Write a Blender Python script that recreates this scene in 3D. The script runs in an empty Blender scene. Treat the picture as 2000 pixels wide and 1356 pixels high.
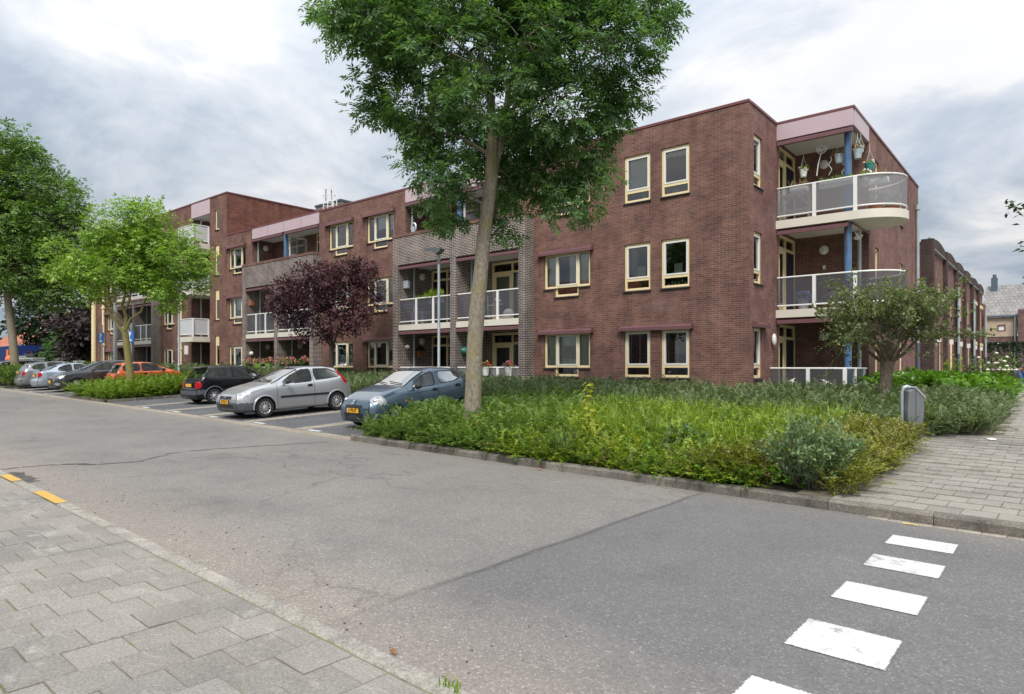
import bpy, bmesh, math, random
import numpy as np
from mathutils import Vector, Matrix, Euler

SC = bpy.context.scene
COL = SC.collection
R = math.radians
random.seed(7)
rng = np.random.default_rng(11)

# ------------------------------------------------------------------ camera
EYE = 1.62
YAW = R(39.76)
cd = bpy.data.cameras.new('camera')
cam = bpy.data.objects.new('camera', cd)
COL.objects.link(cam)
cam.location = (0, 0, EYE)
cam.rotation_euler = (R(90), 0, YAW)
cd.sensor_width = 36
cd.lens = 36 * 1291 / 2000
cd.shift_y = 0.0195
cd.clip_start = 0.05
cd.clip_end = 2000
SC.camera = cam

# ------------------------------------------------------------------ world: Nishita sky behind a procedural cloud layer
SUN_EL, SUN_AZ = R(52), R(150)      # azimuth clockwise from +Y: behind the camera, to the right
world = bpy.data.worlds.new('World')
SC.world = world
world.use_nodes = True
wt = world.node_tree
wt.nodes.clear()
def wn(t, **k):
    n = wt.nodes.new(t)
    for a, b in k.items(): setattr(n, a, b)
    return n
def wl(a, b): wt.links.new(a, b)
out = wn('ShaderNodeOutputWorld')
bg = wn('ShaderNodeBackground')
bgc = wn('ShaderNodeBackground')
mixs = wn('ShaderNodeMixShader')
sky = wn('ShaderNodeTexSky', sky_type='NISHITA')
sky.sun_disc = False
sky.sun_elevation = SUN_EL
sky.sun_rotation = SUN_AZ
sky.air_density = 1.0; sky.dust_density = 1.5; sky.ozone_density = 1.5
wl(sky.outputs[0], bg.inputs[0]); bg.inputs[1].default_value = 0.06
tc = wn('ShaderNodeTexCoord')
sep = wn('ShaderNodeSeparateXYZ'); wl(tc.outputs['Generated'], sep.inputs[0])
# project the view direction on a cloud deck: (x, y) / (z + k)
zc = wn('ShaderNodeMath', operation='MAXIMUM'); wl(sep.outputs[2], zc.inputs[0]); zc.inputs[1].default_value = 0.0
zk = wn('ShaderNodeMath', operation='ADD'); wl(zc.outputs[0], zk.inputs[0]); zk.inputs[1].default_value = 0.22
dx = wn('ShaderNodeMath', operation='DIVIDE'); wl(sep.outputs[0], dx.inputs[0]); wl(zk.outputs[0], dx.inputs[1])
dy = wn('ShaderNodeMath', operation='DIVIDE'); wl(sep.outputs[1], dy.inputs[0]); wl(zk.outputs[0], dy.inputs[1])
cv = wn('ShaderNodeCombineXYZ'); wl(dx.outputs[0], cv.inputs[0]); wl(dy.outputs[0], cv.inputs[1]); cv.inputs[2].default_value = 8.1
n1 = wn('ShaderNodeTexNoise'); n1.inputs['Scale'].default_value = 1.55; n1.inputs['Detail'].default_value = 9; n1.inputs['Roughness'].default_value = 0.58; n1.inputs['Distortion'].default_value = 0.30
wl(cv.outputs[0], n1.inputs['Vector'])
cv2 = wn('ShaderNodeVectorMath', operation='ADD'); wl(cv.outputs[0], cv2.inputs[0]); cv2.inputs[1].default_value = (4.2, 1.3, 2.0)
n2 = wn('ShaderNodeTexNoise'); n2.inputs['Scale'].default_value = 0.8; n2.inputs['Detail'].default_value = 5; n2.inputs['Roughness'].default_value = 0.45
wl(cv2.outputs[0], n2.inputs['Vector'])
ramp = wn('ShaderNodeValToRGB')          # cloud tone: grey-blue bellies to white tops
e = ramp.color_ramp.elements
e[0].position = 0.35; e[0].color = (0.50, 0.585, 0.70, 1)
e[1].position = 0.585; e[1].color = (1.06, 1.06, 1.06, 1)
x = e.new(0.43); x.color = (0.68, 0.75, 0.84, 1)
x = e.new(0.51); x.color = (0.84, 0.88, 0.94, 1)
wl(n1.outputs['Fac'], ramp.inputs[0])
wl(ramp.outputs[0], bgc.inputs[0]); 
grd = wn('ShaderNodeMath', operation='MULTIPLY_ADD'); wl(zc.outputs[0], grd.inputs[0]); grd.inputs[1].default_value = 0.54; grd.inputs[2].default_value = 0.30   # overcast sky: brighter overhead
wl(grd.outputs[0], bgc.inputs[1])
cr = wn('ShaderNodeMapRange'); cr.inputs['From Min'].default_value = 0.34; cr.inputs['From Max'].default_value = 0.46
cr.inputs['To Min'].default_value = 0.72; cr.inputs['To Max'].default_value = 1.0
wl(n2.outputs['Fac'], cr.inputs['Value'])
wl(cr.outputs[0], mixs.inputs[0]); wl(bg.outputs[0], mixs.inputs[1]); wl(bgc.outputs[0], mixs.inputs[2])
wl(mixs.outputs[0], out.inputs[0])

sd = bpy.data.lights.new('sun', 'SUN')
sun = bpy.data.objects.new('sun', sd); COL.objects.link(sun)
sd.energy = 1.5; sd.angle = R(18); sd.color = (1.0, 0.95, 0.88)
dvec = Vector((math.sin(SUN_AZ) * math.cos(SUN_EL), math.cos(SUN_AZ) * math.cos(SUN_EL), math.sin(SUN_EL)))
sun.rotation_euler = dvec.to_track_quat('Z', 'Y').to_euler()
sun.location = (0, 0, 40)

SC.view_settings.view_transform = 'Standard'
SC.view_settings.look = 'None'
SC.view_settings.gamma = 1
SC.view_settings.exposure = 1.05
SC.view_settings.use_curve_mapping = False
SC.render.engine = 'CYCLES'
cy = SC.cycles
cy.max_bounces = 7; cy.diffuse_bounces = 3; cy.glossy_bounces = 3; cy.transmission_bounces = 4; cy.transparent_max_bounces = 10
cy.use_denoising = True
cy.sample_clamp_indirect = 6

# ------------------------------------------------------------------ materials
def srgb(r, g, b):
    f = lambda c: (c / 255 / 12.92) if c / 255 <= 0.04045 else ((c / 255 + 0.055) / 1.055) ** 2.4
    return (f(r), f(g), f(b), 1)

class NT:
    """small helper round a material's node tree"""
    def __init__(s, name):
        s.m = bpy.data.materials.new(name); s.m.use_nodes = True
        s.t = s.m.node_tree; s.p = s.t.nodes['Principled BSDF']; s.o = s.t.nodes['Material Output']
    def n(s, typ, ins=None, **k):
        nd = s.t.nodes.new(typ)
        for a, b in k.items(): setattr(nd, a, b)
        if ins:
            for a, b in ins.items():
                if hasattr(b, 'is_linked') or isinstance(b, bpy.types.NodeSocket): s.t.links.new(b, nd.inputs[a])
                else: nd.inputs[a].default_value = b
        return nd
    def l(s, a, b): s.t.links.new(a, b)
    def math(s, op, a, b=None, clamp=False):
        nd = s.n('ShaderNodeMath', operation=op, use_clamp=clamp)
        for i, v in enumerate((a, b)):
            if v is None: continue
            if isinstance(v, bpy.types.NodeSocket): s.l(v, nd.inputs[i])
            else: nd.inputs[i].default_value = v
        return nd.outputs[0]
    def mix(s, fac, a, b, blend='MIX'):
        nd = s.n('ShaderNodeMix', data_type='RGBA', blend_type=blend)
        for sock, v in ((nd.inputs[0], fac), (nd.inputs[6], a), (nd.inputs[7], b)):
            if isinstance(v, bpy.types.NodeSocket): s.l(v, sock)
            else: sock.default_value = v
        return nd.outputs[2]
    def ramp(s, fac, stops):
        nd = s.n('ShaderNodeValToRGB', {'Fac': fac})
        e = nd.color_ramp.elements
        while len(e) > len(stops): e.remove(e[-1])
        while len(e) < len(stops): e.new(0.5)
        for el, (p, c) in zip(e, stops): el.position = p; el.color = c if len(c) == 4 else (*c, 1)
        return nd.outputs[0]
    def noise(s, vec, scale, detail=3, rough=0.55, dist=0.0):
        nd = s.n('ShaderNodeTexNoise', {'Scale': scale, 'Detail': detail, 'Roughness': rough, 'Distortion': dist})
        if vec is not None: s.l(vec, nd.inputs['Vector'])
        return nd.outputs['Fac']
    def obj(s): return s.n('ShaderNodeTexCoord').outputs['Object']
    def bump(s, h, strength=0.3, dist=0.02):
        nd = s.n('ShaderNodeBump', {'Strength': strength, 'Distance': dist, 'Height': h})
        s.l(nd.outputs[0], s.p.inputs['Normal'])
    def base(s, c):
        if isinstance(c, bpy.types.NodeSocket): s.l(c, s.p.inputs['Base Color'])
        else: s.p.inputs['Base Color'].default_value = c
    def rough(s, v):
        if isinstance(v, bpy.types.NodeSocket): s.l(v, s.p.inputs['Roughness'])
        else: s.p.inputs['Roughness'].default_value = v

MAT = {}
def plain(name, col, rough=0.6, metal=0.0, spec=0.5, var=0.0, scale=4.0, coat=0.0):
    a = NT(name)
    if var:
        f = a.noise(a.obj(), scale, 4)
        k = tuple(max(0, c * (1 - var)) for c in col[:3]) + (1,)
        k2 = tuple(min(1, c * (1 + var)) for c in col[:3]) + (1,)
        a.base(a.ramp(f, [(0.3, k), (0.7, k2)]))
    else: a.base(col)
    a.rough(rough); a.p.inputs['Metallic'].default_value = metal
    a.p.inputs['Specular IOR Level'].default_value = spec
    a.p.inputs['Coat Weight'].default_value = coat; a.p.inputs['Coat Roughness'].default_value = 0.04
    MAT[name] = a.m
    return a.m

def brick_mat(name, c1, c2, mortar, efflo=0.25, bw=0.22, rh=0.0625, ms=0.005, tint=None):
    a = NT(name)
    co = a.obj()
    sp = a.n('ShaderNodeSeparateXYZ', {0: co})
    g = a.n('ShaderNodeNewGeometry')
    ns = a.n('ShaderNodeSeparateXYZ', {0: g.outputs['True Normal']})
    ax = a.math('ABSOLUTE', ns.outputs[0])
    sel = a.math('GREATER_THAN', ax, 0.7)
    u = a.n('ShaderNodeMix', {0: sel, 2: sp.outputs[0], 3: sp.outputs[1]}).outputs[0]
    wob = a.noise(co, 2.0, 2)
    cvv = a.n('ShaderNodeCombineXYZ', {0: u, 1: sp.outputs[2], 2: 0.0})
    b = a.n('ShaderNodeTexBrick', {'Vector': cvv.outputs[0], 'Color1': c1, 'Color2': c2, 'Mortar': mortar, 'Scale': 1.0,
                                   'Mortar Size': ms, 'Mortar Smooth': 0.3, 'Bias': -0.1, 'Brick Width': bw, 'Row Height': rh})
    big = a.noise(co, 0.45, 4, 0.6)
    c = a.mix(a.math('MULTIPLY', a.math('SUBTRACT', big, 0.35, True), 1.3, True), b.outputs['Color'], a.mix(0.5, b.outputs['Color'], c1))
    mid = a.noise(co, 1.6, 4, 0.65)
    dk = a.ramp(mid, [(0.35, (0.72, 0.7, 0.72)), (0.62, (1.12, 1.1, 1.08))])
    c = a.mix(1.0, c, dk, 'MULTIPLY')
    stv = a.n('ShaderNodeMapping', {'Vector': co, 'Scale': (2.6, 2.6, .22)}).outputs[0]
    c = a.mix(1.0, c, a.ramp(a.noise(stv, 1.0, 4, .6), [(0.34, (0.90, 0.90, 0.92)), (0.56, (1.10, 1.10, 1.09))]), 'MULTIPLY')
    ef = a.noise(co, 0.6, 6, 0.7, 0.6)
    c = a.mix(a.math('MULTIPLY', a.ramp(ef, [(0.56, (0, 0, 0)), (0.76, (1, 1, 1))]), efflo), c, (0.30, 0.27, 0.27, 1))
    if tint: c = a.mix(0.35, c, tint)
    a.base(c); a.rough(0.85); a.p.inputs['Specular IOR Level'].default_value = 0.25
    a.bump(a.math('ADD', a.math('MULTIPLY', b.outputs['Fac'], -1.0), a.math('MULTIPLY', a.noise(co, 60, 2), 0.3)), 0.5, 0.006)
    MAT[name] = a.m
    return a.m

brick_mat('red_brick', (0.205, 0.102, 0.078, 1), (0.110, 0.061, 0.050, 1), (0.27, 0.205, 0.185, 1), 0.25, ms=0.006)
brick_mat('orange_brick', (0.20, 0.075, 0.05, 1), (0.11, 0.045, 0.038, 1), (0.20, 0.13, 0.11, 1), 0.75)
brick_mat('side_brick', (0.225, 0.112, 0.096, 1), (0.145, 0.076, 0.070, 1), (0.30, 0.21, 0.19, 1), 0.25, ms=0.006)
brick_mat('grey_brick', (0.105, 0.082, 0.074, 1), (0.050, 0.038, 0.037, 1), (0.52, 0.47, 0.43, 1), 0.12, ms=0.0115)
brick_mat('dark_brick', (0.070, 0.045, 0.042, 1), (0.040, 0.028, 0.030, 1), (0.15, 0.12, 0.11, 1), 0.05)
brick_mat('house_brick', (0.17, 0.10, 0.095, 1), (0.10, 0.062, 0.065, 1), (0.19, 0.15, 0.145, 1), 0.3)

plain('cream_paint', (0.86, 0.72, 0.43, 1), 0.42, var=0.06, scale=2)
plain('white_paint', (0.80, 0.80, 0.76, 1), 0.4, var=0.04)
plain('white_metal', (0.80, 0.81, 0.80, 1), 0.35, var=0.04)
plain('slab_white', (0.70, 0.66, 0.58, 1), 0.6, var=0.06, scale=1.5)
plain('buff_brick', (0.46, 0.36, 0.27, 1), .8, var=.15)
plain('ceiling_white', (0.66, 0.66, 0.64, 1), 0.7)
plain('sill_stone', (0.045, 0.055, 0.062, 1), 0.45, var=0.2)
plain('coping_metal', (0.17, 0.055, 0.060, 1), 0.45, var=0.1)
plain('pink_panel', (0.53, 0.41, 0.45, 1), 0.35, var=0.04, scale=1.2)
plain('screen_purple', (0.16, 0.075, 0.085, 1), 0.5, var=0.1)
plain('blue_paint', (0.080, 0.165, 0.30, 1), 0.35, var=0.15, scale=3)
plain('zinc', (0.42, 0.48, 0.50, 1), 0.4, metal=0.3, var=0.12, scale=2)
plain('dark_zinc', (0.10, 0.13, 0.16, 1), 0.45, metal=0.3)
plain('door_blue', (0.012, 0.022, 0.045, 1), 0.3)
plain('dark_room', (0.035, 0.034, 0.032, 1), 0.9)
plain('roof_felt', (0.08, 0.08, 0.085, 1), 0.9, var=0.2)
plain('lamp_globe', (0.75, 0.74, 0.68, 1), 0.3)
plain('galvanised', (0.40, 0.46, 0.47, 1), 0.42, metal=0.5, var=0.12, scale=5)
plain('lamp_grey', (0.10, 0.12, 0.12, 1), 0.4)
plain('black_plastic', (0.018, 0.019, 0.021, 1), 0.5)
plain('wood_grey', (0.30, 0.25, 0.22, 1), 0.8, var=0.2)
plain('timber', (0.26, 0.12, 0.05, 1), 0.7, var=0.2)
plain('terracotta', (0.38, 0.14, 0.075, 1), 0.8, var=0.15)
plain('pot_white', (0.78, 0.78, 0.76, 1), 0.35)
plain('pot_zinc', (0.52, 0.58, 0.62, 1), 0.35, metal=0.3)
plain('pot_teal', (0.05, 0.25, 0.21, 1), 0.4)
plain('pot_lilac', (0.48, 0.40, 0.66, 1), 0.45)
plain('pot_lime', (0.35, 0.62, 0.08, 1), 0.45)
plain('net_curtain', (0.82, 0.84, 0.78, 1), 0.9, var=0.08)
plain('lace_curtain', (0.72, 0.80, 0.92, 1), 0.9)
plain('olive_curtain', (0.50, 0.52, 0.38, 1), 0.9, var=0.1)
plain('grey_curtain', (0.14, 0.14, 0.14, 1), 0.9, var=0.1)
plain('white_blind', (0.75, 0.78, 0.78, 1), 0.8)
plain('orange_cloth', (0.75, 0.09, 0.03, 1), 0.7)
plain('sign_blue', (0.02, 0.17, 0.55, 1), 0.35)
plain('container_blue', (0.012, 0.035, 0.17, 1), 0.45)
plain('safety_orange', (0.85, 0.19, 0.05, 1), 0.5)
plain('wire_white', (0.72, 0.74, 0.72, 1), 0.5)
plain('petal_red', (0.72, 0.02, 0.03, 1), 0.6)
plain('petal_pink', (0.75, 0.16, 0.24, 1), 0.6)
plain('petal_violet', (0.22, 0.12, 0.60, 1), 0.6)
plain('petal_blue', (0.24, 0.34, 0.68, 1), 0.6)
plain('petal_white', (0.85, 0.82, 0.78, 1), 0.6)
plain('petal_yellow', (0.80, 0.62, 0.20, 1), 0.6)
plain('denim', (0.05, 0.13, 0.30, 1), 0.9, var=0.2, scale=9)
plain('shirt_grey', (0.10, 0.12, 0.14, 1), 0.9)
plain('skin', (0.50, 0.30, 0.22, 1), 0.6)
plain('hair', (0.04, 0.025, 0.02, 1), 0.7)
plain('plastic_grey', (0.15, 0.16, 0.175, 1), 0.5, var=0.1, scale=3)
plain('plastic_light', (0.30, 0.31, 0.34, 1), 0.45, var=0.06)

def glass_mat(name, tint=(0.55, 0.6, 0.6), refl=1.0, rough=0.0, ior=1.6, k=1.0):
    """window glass: clear transmission plus Fresnel reflection"""
    a = NT(name)
    tr = a.n('ShaderNodeBsdfTransparent', {'Color': (*tint, 1)})
    gl = a.n('ShaderNodeBsdfGlossy', {'Color': (refl, refl, refl, 1), 'Roughness': rough})
    lw = a.n('ShaderNodeFresnel', {'IOR': ior})
    f2 = a.math('ADD', a.math('MULTIPLY', lw.outputs[0], k), 0.02, True)
    ms = a.n('ShaderNodeMixShader', {0: f2, 1: tr.outputs[0], 2: gl.outputs[0]})
    a.l(ms.outputs[0], a.o.inputs['Surface'])
    MAT[name] = a.m
    return a.m
glass_mat('window_glass', (0.74, 0.79, 0.77), 1.0, 0.0, 1.7, 1.25)
glass_mat('car_glass', (0.42, 0.50, 0.48), 1.0, 0.0, 1.42, .5)

def frosted(name, col, alpha):
    a = NT(name)
    tr = a.n('ShaderNodeBsdfTransparent', {'Color': (0.8, 0.82, 0.84, 1)})
    df = a.n('ShaderNodeBsdfPrincipled', {'Base Color': col, 'Roughness': 0.3, 'Specular IOR Level': 0.25})
    ms = a.n('ShaderNodeMixShader', {0: alpha, 1: tr.outputs[0], 2: df.outputs[0]})
    a.l(ms.outputs[0], a.o.inputs['Surface'])
    MAT[name] = a.m
frosted('smoked_panel', (0.115, 0.115, 0.135, 1), 0.55)
frosted('milky_panel', (0.36, 0.37, 0.40, 1), 0.46)
frosted('white_panel', (0.62, 0.64, 0.66, 1), 0.92)

def leaf_mat(name, dark, light, trans=0.35, rough=0.45, clump=0.8, spec=0.4):
    a = NT(name)
    g = a.n('ShaderNodeNewGeometry')
    f = a.noise(a.obj(), clump, 2)
    r = a.math('ADD', a.math('MULTIPLY', g.outputs['Random Per Island'], 0.65), a.math('MULTIPLY', a.math('SUBTRACT', f, 0.28), 0.8), True)
    c = a.ramp(r, [(0.12, dark), (0.85, light)])
    a.base(c); a.rough(rough); a.p.inputs['Specular IOR Level'].default_value = spec
    tl = a.n('ShaderNodeBsdfTranslucent', {'Color': a.mix(1.0, c, (1.25, 1.35, 0.55, 1), 'MULTIPLY')})
    ms = a.n('ShaderNodeMixShader', {0: trans, 1: a.p.outputs[0], 2: tl.outputs[0]})
    a.l(ms.outputs[0], a.o.inputs['Surface'])
    MAT[name] = a.m
leaf_mat('ash_leaf', (0.026, 0.070, 0.028), (0.170, 0.300, 0.105), 0.45, clump=.55)
leaf_mat('young_leaf', (0.085, 0.195, 0.024), (0.37, 0.54, 0.09))
leaf_mat('street_leaf', (0.040, 0.105, 0.030), (0.215, 0.345, 0.075))
leaf_mat('plum_leaf', (0.024, 0.011, 0.019), (0.160, 0.062, 0.088), 0.2)
leaf_mat('far_plum_leaf', (0.014, 0.010, 0.012), (0.055, 0.030, 0.036), 0.2)
leaf_mat('conifer_leaf', (0.012, 0.026, 0.014), (0.05, 0.085, 0.035), 0.2)
leaf_mat('pollard_leaf', (0.055, 0.082, 0.032), (0.225, 0.275, 0.115))
leaf_mat('cotoneaster_leaf', (0.055, 0.108, 0.020), (0.225, 0.345, 0.068), 0.32, clump=1.1)
leaf_mat('grey_hedge_leaf', (0.066, 0.102, 0.044), (0.235, 0.305, 0.140), 0.3, clump=1.1)
leaf_mat('yellow_cover_leaf', (0.085, 0.160, 0.014), (0.40, 0.50, 0.055), 0.35, clump=1.4)
leaf_mat('olive_cover_leaf', (0.075, 0.110, 0.016), (0.36, 0.36, 0.065), 0.3, clump=1.4)
leaf_mat('island_leaf', (0.065, 0.145, 0.016), (0.30, 0.43, 0.05), 0.35, clump=1.2)
leaf_mat('laurel_leaf', (0.040, 0.120, 0.012), (0.200, 0.380, 0.040), 0.3, rough=0.3)
leaf_mat('bluegreen_leaf', (0.060, 0.115, 0.050), (0.245, 0.355, 0.165), 0.3)
leaf_mat('dark_hedge_leaf', (0.008, 0.022, 0.010), (0.030, 0.065, 0.026), 0.15, rough=0.3)
leaf_mat('grass_blade', (0.10, 0.185, 0.018), (0.36, 0.48, 0.06), 0.38, clump=1.6)
leaf_mat('straw', (0.18, 0.13, 0.06), (0.42, 0.32, 0.17), 0.2)
leaf_mat('yellow_leaf', (0.22, 0.26, 0.02), (0.50, 0.50, 0.06), 0.35)
leaf_mat('twig_edge_leaf', (0.020, 0.055, 0.020), (0.060, 0.120, 0.040), 0.2)

def bark(name, c1, c2, scale=1.0, moss=None):
    a = NT(name)
    co = a.obj()
    mp = a.n('ShaderNodeMapping', {'Vector': co, 'Scale': (13 * scale, 13 * scale, 5.5 * scale)})
    f = a.noise(mp.outputs[0], 1.0, 6, 0.7, 0.4)
    f2 = a.noise(co, 1.7, 3)
    c = a.ramp(f, [(0.32, c1), (0.66, c2)])
    c = a.mix(a.math('MULTIPLY', f2, 0.5), c, tuple(x * 0.6 for x in c2[:3]) + (1,))
    if moss: c = a.mix(a.ramp(a.noise(co, 3.0, 4), [(0.5, (0, 0, 0)), (0.66, (0.8, 0.8, 0.8))]), c, moss)
    a.base(c); a.rough(0.9); a.p.inputs['Specular IOR Level'].default_value = 0.2
    a.bump(f, 0.9, 0.03)
    MAT[name] = a.m
bark('ash_bark', (0.12, 0.098, 0.072), (0.42, 0.37, 0.30), 2.0, (0.27, 0.23, 0.10, 1))
bark('young_bark', (0.16, 0.13, 0.06), (0.34, 0.28, 0.13), 1.2, (0.22, 0.22, 0.06, 1))
bark('dark_bark', (0.035, 0.027, 0.022), (0.10, 0.08, 0.065), 1.2)
bark('pollard_bark', (0.07, 0.052, 0.040), (0.29, 0.235, 0.18), 1.8)
# ------------------------------------------------------------------ object helpers
ORG = {}          # world origin of objects whose axes are the world's
def tag(o, label=None, cat=None, group=None, kind=None):
    if label: o['label'] = label
    if cat: o['category'] = cat
    if group: o['group'] = group
    if kind: o['kind'] = kind
    return o
def thing(name, label, cat, loc=(0, 0, 0), group=None, rotz=0.0):
    o = bpy.data.objects.new(name, None); COL.objects.link(o)
    o.location = loc; o.rotation_euler = (0, 0, rotz); o.empty_display_size = 0.2
    ORG[o] = Vector(loc)
    return tag(o, label, cat, group)
def setting(name, loc=(0, 0, 0)):
    o = bpy.data.objects.new(name, None); COL.objects.link(o); o.location = loc
    ORG[o] = Vector(loc)
    return tag(o, kind='structure')
def link_mesh(name, me, parent=None, loc=(0, 0, 0), rot=(0, 0, 0)):
    o = bpy.data.objects.new(name, me); COL.objects.link(o)
    if parent is not None: o.parent = parent
    o.location = loc; o.rotation_euler = rot
    return o
def copy_tree(o, parent=None):
    c = o.copy(); COL.objects.link(c)
    c.parent = parent
    for ch in o.children: copy_tree(ch, c)
    return c

class MB:
    def __init__(s): s.v = []; s.f = []; s.mi = []; s.cur = 0
    def add(s, vs, fs):
        b = len(s.v); s.v.extend([tuple(map(float, q)) for q in vs])
        for f in fs: s.f.append(tuple(i + b for i in f)); s.mi.append(s.cur)
        return s
    def box(s, x0, x1, y0, y1, z0, z1):
        return s.add([(x0, y0, z0), (x1, y0, z0), (x1, y1, z0), (x0, y1, z0), (x0, y0, z1), (x1, y0, z1), (x1, y1, z1), (x0, y1, z1)],
                     [(0, 3, 2, 1), (4, 5, 6, 7), (0, 1, 5, 4), (1, 2, 6, 5), (2, 3, 7, 6), (3, 0, 4, 7)])
    def quad(s, a, b, c, d): return s.add([a, b, c, d], [(0, 1, 2, 3)])
    def prism(s, poly, z0, z1):
        n = len(poly)
        vs = [(x, y, z0) for x, y in poly] + [(x, y, z1) for x, y in poly]
        fs = [tuple(range(n - 1, -1, -1)), tuple(range(n, 2 * n))] + [(i, (i + 1) % n, n + (i + 1) % n, n + i) for i in range(n)]
        return s.add(vs, fs)
    def prism_y(s, poly, y0, y1):       # polygon in (x, z), extruded along y
        n = len(poly)
        vs = [(x, y0, z) for x, z in poly] + [(x, y1, z) for x, z in poly]
        fs = [tuple(range(n)), tuple(range(2 * n - 1, n - 1, -1))] + [(i, n + i, n + (i + 1) % n, (i + 1) % n) for i in range(n)]
        return s.add(vs, fs)
    def prism_x(s, poly, x0, x1):       # polygon in (y, z), extruded along x
        n = len(poly)
        vs = [(x0, y, z) for y, z in poly] + [(x1, y, z) for y, z in poly]
        fs = [tuple(range(n - 1, -1, -1)), tuple(range(n, 2 * n))] + [(i, (i + 1) % n, n + (i + 1) % n, n + i) for i in range(n)]
        return s.add(vs, fs)
    def tube(s, path, rad, n=8, cap=True):
        P = [Vector(p) for p in path]
        rr = [rad] * len(P) if not hasattr(rad, '__len__') else list(rad)
        rings = []
        up = None
        for i, p in enumerate(P):
            d = (P[min(i + 1, len(P) - 1)] - P[max(i - 1, 0)])
            if d.length < 1e-9: d = Vector((0, 0, 1))
            d.normalize()
            if up is None: up = d.orthogonal().normalized()
            else:
                up = up - d * up.dot(d)
                up = up.normalized() if up.length > 1e-6 else d.orthogonal().normalized()
            w = d.cross(up)
            rings.append([p + (up * math.cos(2 * math.pi * k / n) + w * math.sin(2 * math.pi * k / n)) * rr[i] for k in range(n)])
        vs = [q for r_ in rings for q in r_]
        fs = []
        for i in range(len(P) - 1):
            for k in range(n):
                a = i * n + k; b = i * n + (k + 1) % n
                fs.append((a, b, b + n, a + n))
        if cap:
            fs.append(tuple(range(n - 1, -1, -1))); fs.append(tuple(range((len(P) - 1) * n, len(P) * n)))
        return s.add(vs, fs)
    def cyl(s, c, r, z0, z1, n=12, r2=None):
        return s.tube([(c[0], c[1], z0), (c[0], c[1], z1)], [r, r if r2 is None else r2], n)
    def lathe(s, prof, c=(0, 0, 0), n=20, axis='z'):      # prof: (radius, height)
        vs = []
        for r_, h in prof:
            for k in range(n):
                a = 2 * math.pi * k / n
                q = (r_ * math.cos(a), r_ * math.sin(a), h)
                if axis == 'y': q = (q[0], q[2], q[1])
                if axis == 'x': q = (q[2], q[0], q[1])
                vs.append((q[0] + c[0], q[1] + c[1], q[2] + c[2]))
        fs = []
        for i in range(len(prof) - 1):
            for k in range(n):
                a = i * n + k; b = i * n + (k + 1) % n
                fs.append((a, b, b + n, a + n))
        return s.add(vs, fs)
    def ball(s, c, rx, ry=None, rz=None, n=12, m=8):
        ry = rx if ry is None else ry; rz = rx if rz is None else rz
        vs = [(c[0], c[1], c[2] - rz)]
        for i in range(1, m):
            t = -math.pi / 2 + math.pi * i / m
            for k in range(n):
                a = 2 * math.pi * k / n
                vs.append((c[0] + rx * math.cos(t) * math.cos(a), c[1] + ry * math.cos(t) * math.sin(a), c[2] + rz * math.sin(t)))
        vs.append((c[0], c[1], c[2] + rz))
        fs = [(0, 1 + (k + 1) % n, 1 + k) for k in range(n)]
        for i in range(m - 2):
            for k in range(n):
                a = 1 + i * n + k; b = 1 + i * n + (k + 1) % n
                fs.append((a, b, b + n, a + n))
        L = len(vs) - 1
        fs += [(L, L - n + k, L - n + (k + 1) % n) for k in range(n)]
        return s.add(vs, fs)
    def mesh(s, name, mats, smooth=False, off=(0, 0, 0)):
        me = bpy.data.meshes.new(name)
        ox, oy, oz = off
        me.from_pydata([(x - ox, y - oy, z - oz) for x, y, z in s.v], [], s.f)
        if not isinstance(mats, (list, tuple)): mats = [mats]
        for m in mats: me.materials.append(MAT[m] if isinstance(m, str) else m)
        if len(mats) > 1: me.polygons.foreach_set('material_index', s.mi)
        if smooth:
            me.polygons.foreach_set('use_smooth', [True] * len(me.polygons))
            if smooth != 'all': me.set_sharp_from_angle(angle=R(40))
        me.update()
        return me
    def build(s, name, mats, parent=None, smooth=False, loc=None, bevel=0):
        """vertices are in world axes; parent given: relative to the parent's origin; loc: own origin"""
        if parent is not None:
            off = ORG.get(parent, Vector()); o = link_mesh(name, s.mesh(name, mats, smooth, off), parent); ORG[o] = Vector(off)
        else:
            off = Vector(loc) if loc is not None else Vector()
            o = link_mesh(name, s.mesh(name, mats, smooth, off), None, off); ORG[o] = off
        if bevel:
            md = o.modifiers.new('bevel', 'BEVEL'); md.width = bevel; md.segments = 2; md.limit_method = 'ANGLE'
        return o

def np_mesh(name, V, F, mat, smooth=False):
    """V (n,3) array, F (m,k) array of one face size"""
    me = bpy.data.meshes.new(name)
    V = np.ascontiguousarray(V, np.float32); F = np.ascontiguousarray(F, np.int32)
    n, k = F.shape
    me.vertices.add(len(V)); me.vertices.foreach_set('co', V.ravel())
    me.loops.add(n * k); me.loops.foreach_set('vertex_index', F.ravel())
    me.polygons.add(n); me.polygons.foreach_set('loop_start', np.arange(0, n * k, k, dtype=np.int32))
    me.polygons.foreach_set('loop_total', np.full(n, k, np.int32))
    if smooth: me.polygons.foreach_set('use_smooth', np.ones(n, bool))
    me.materials.append(MAT[mat] if isinstance(mat, str) else mat)
    me.update(calc_edges=True)
    return me

# ------------------------------------------------------------------ the lie of the land
SL = 0.0127                 # the street climbs gently to the left
TW = 0.0255                 # the kerbs run a degree off the facade's direction
def vv(x, y): return y + TW * x
def ZG(x, y, rise=True):
    """height of the ground (road level); it climbs from the far kerb to the building"""
    v = y + TW * x
    z = -SL * np.clip(x, -80, 40)
    return z + 0.042 * np.clip(v - 7.95, 0, 8.5)
def P(u, v, dz=0.0):
    """street coordinates (along, across) to a world point on the ground"""
    y = v - TW * u
    return (u, y, float(ZG(u, y)) + dz)

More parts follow.
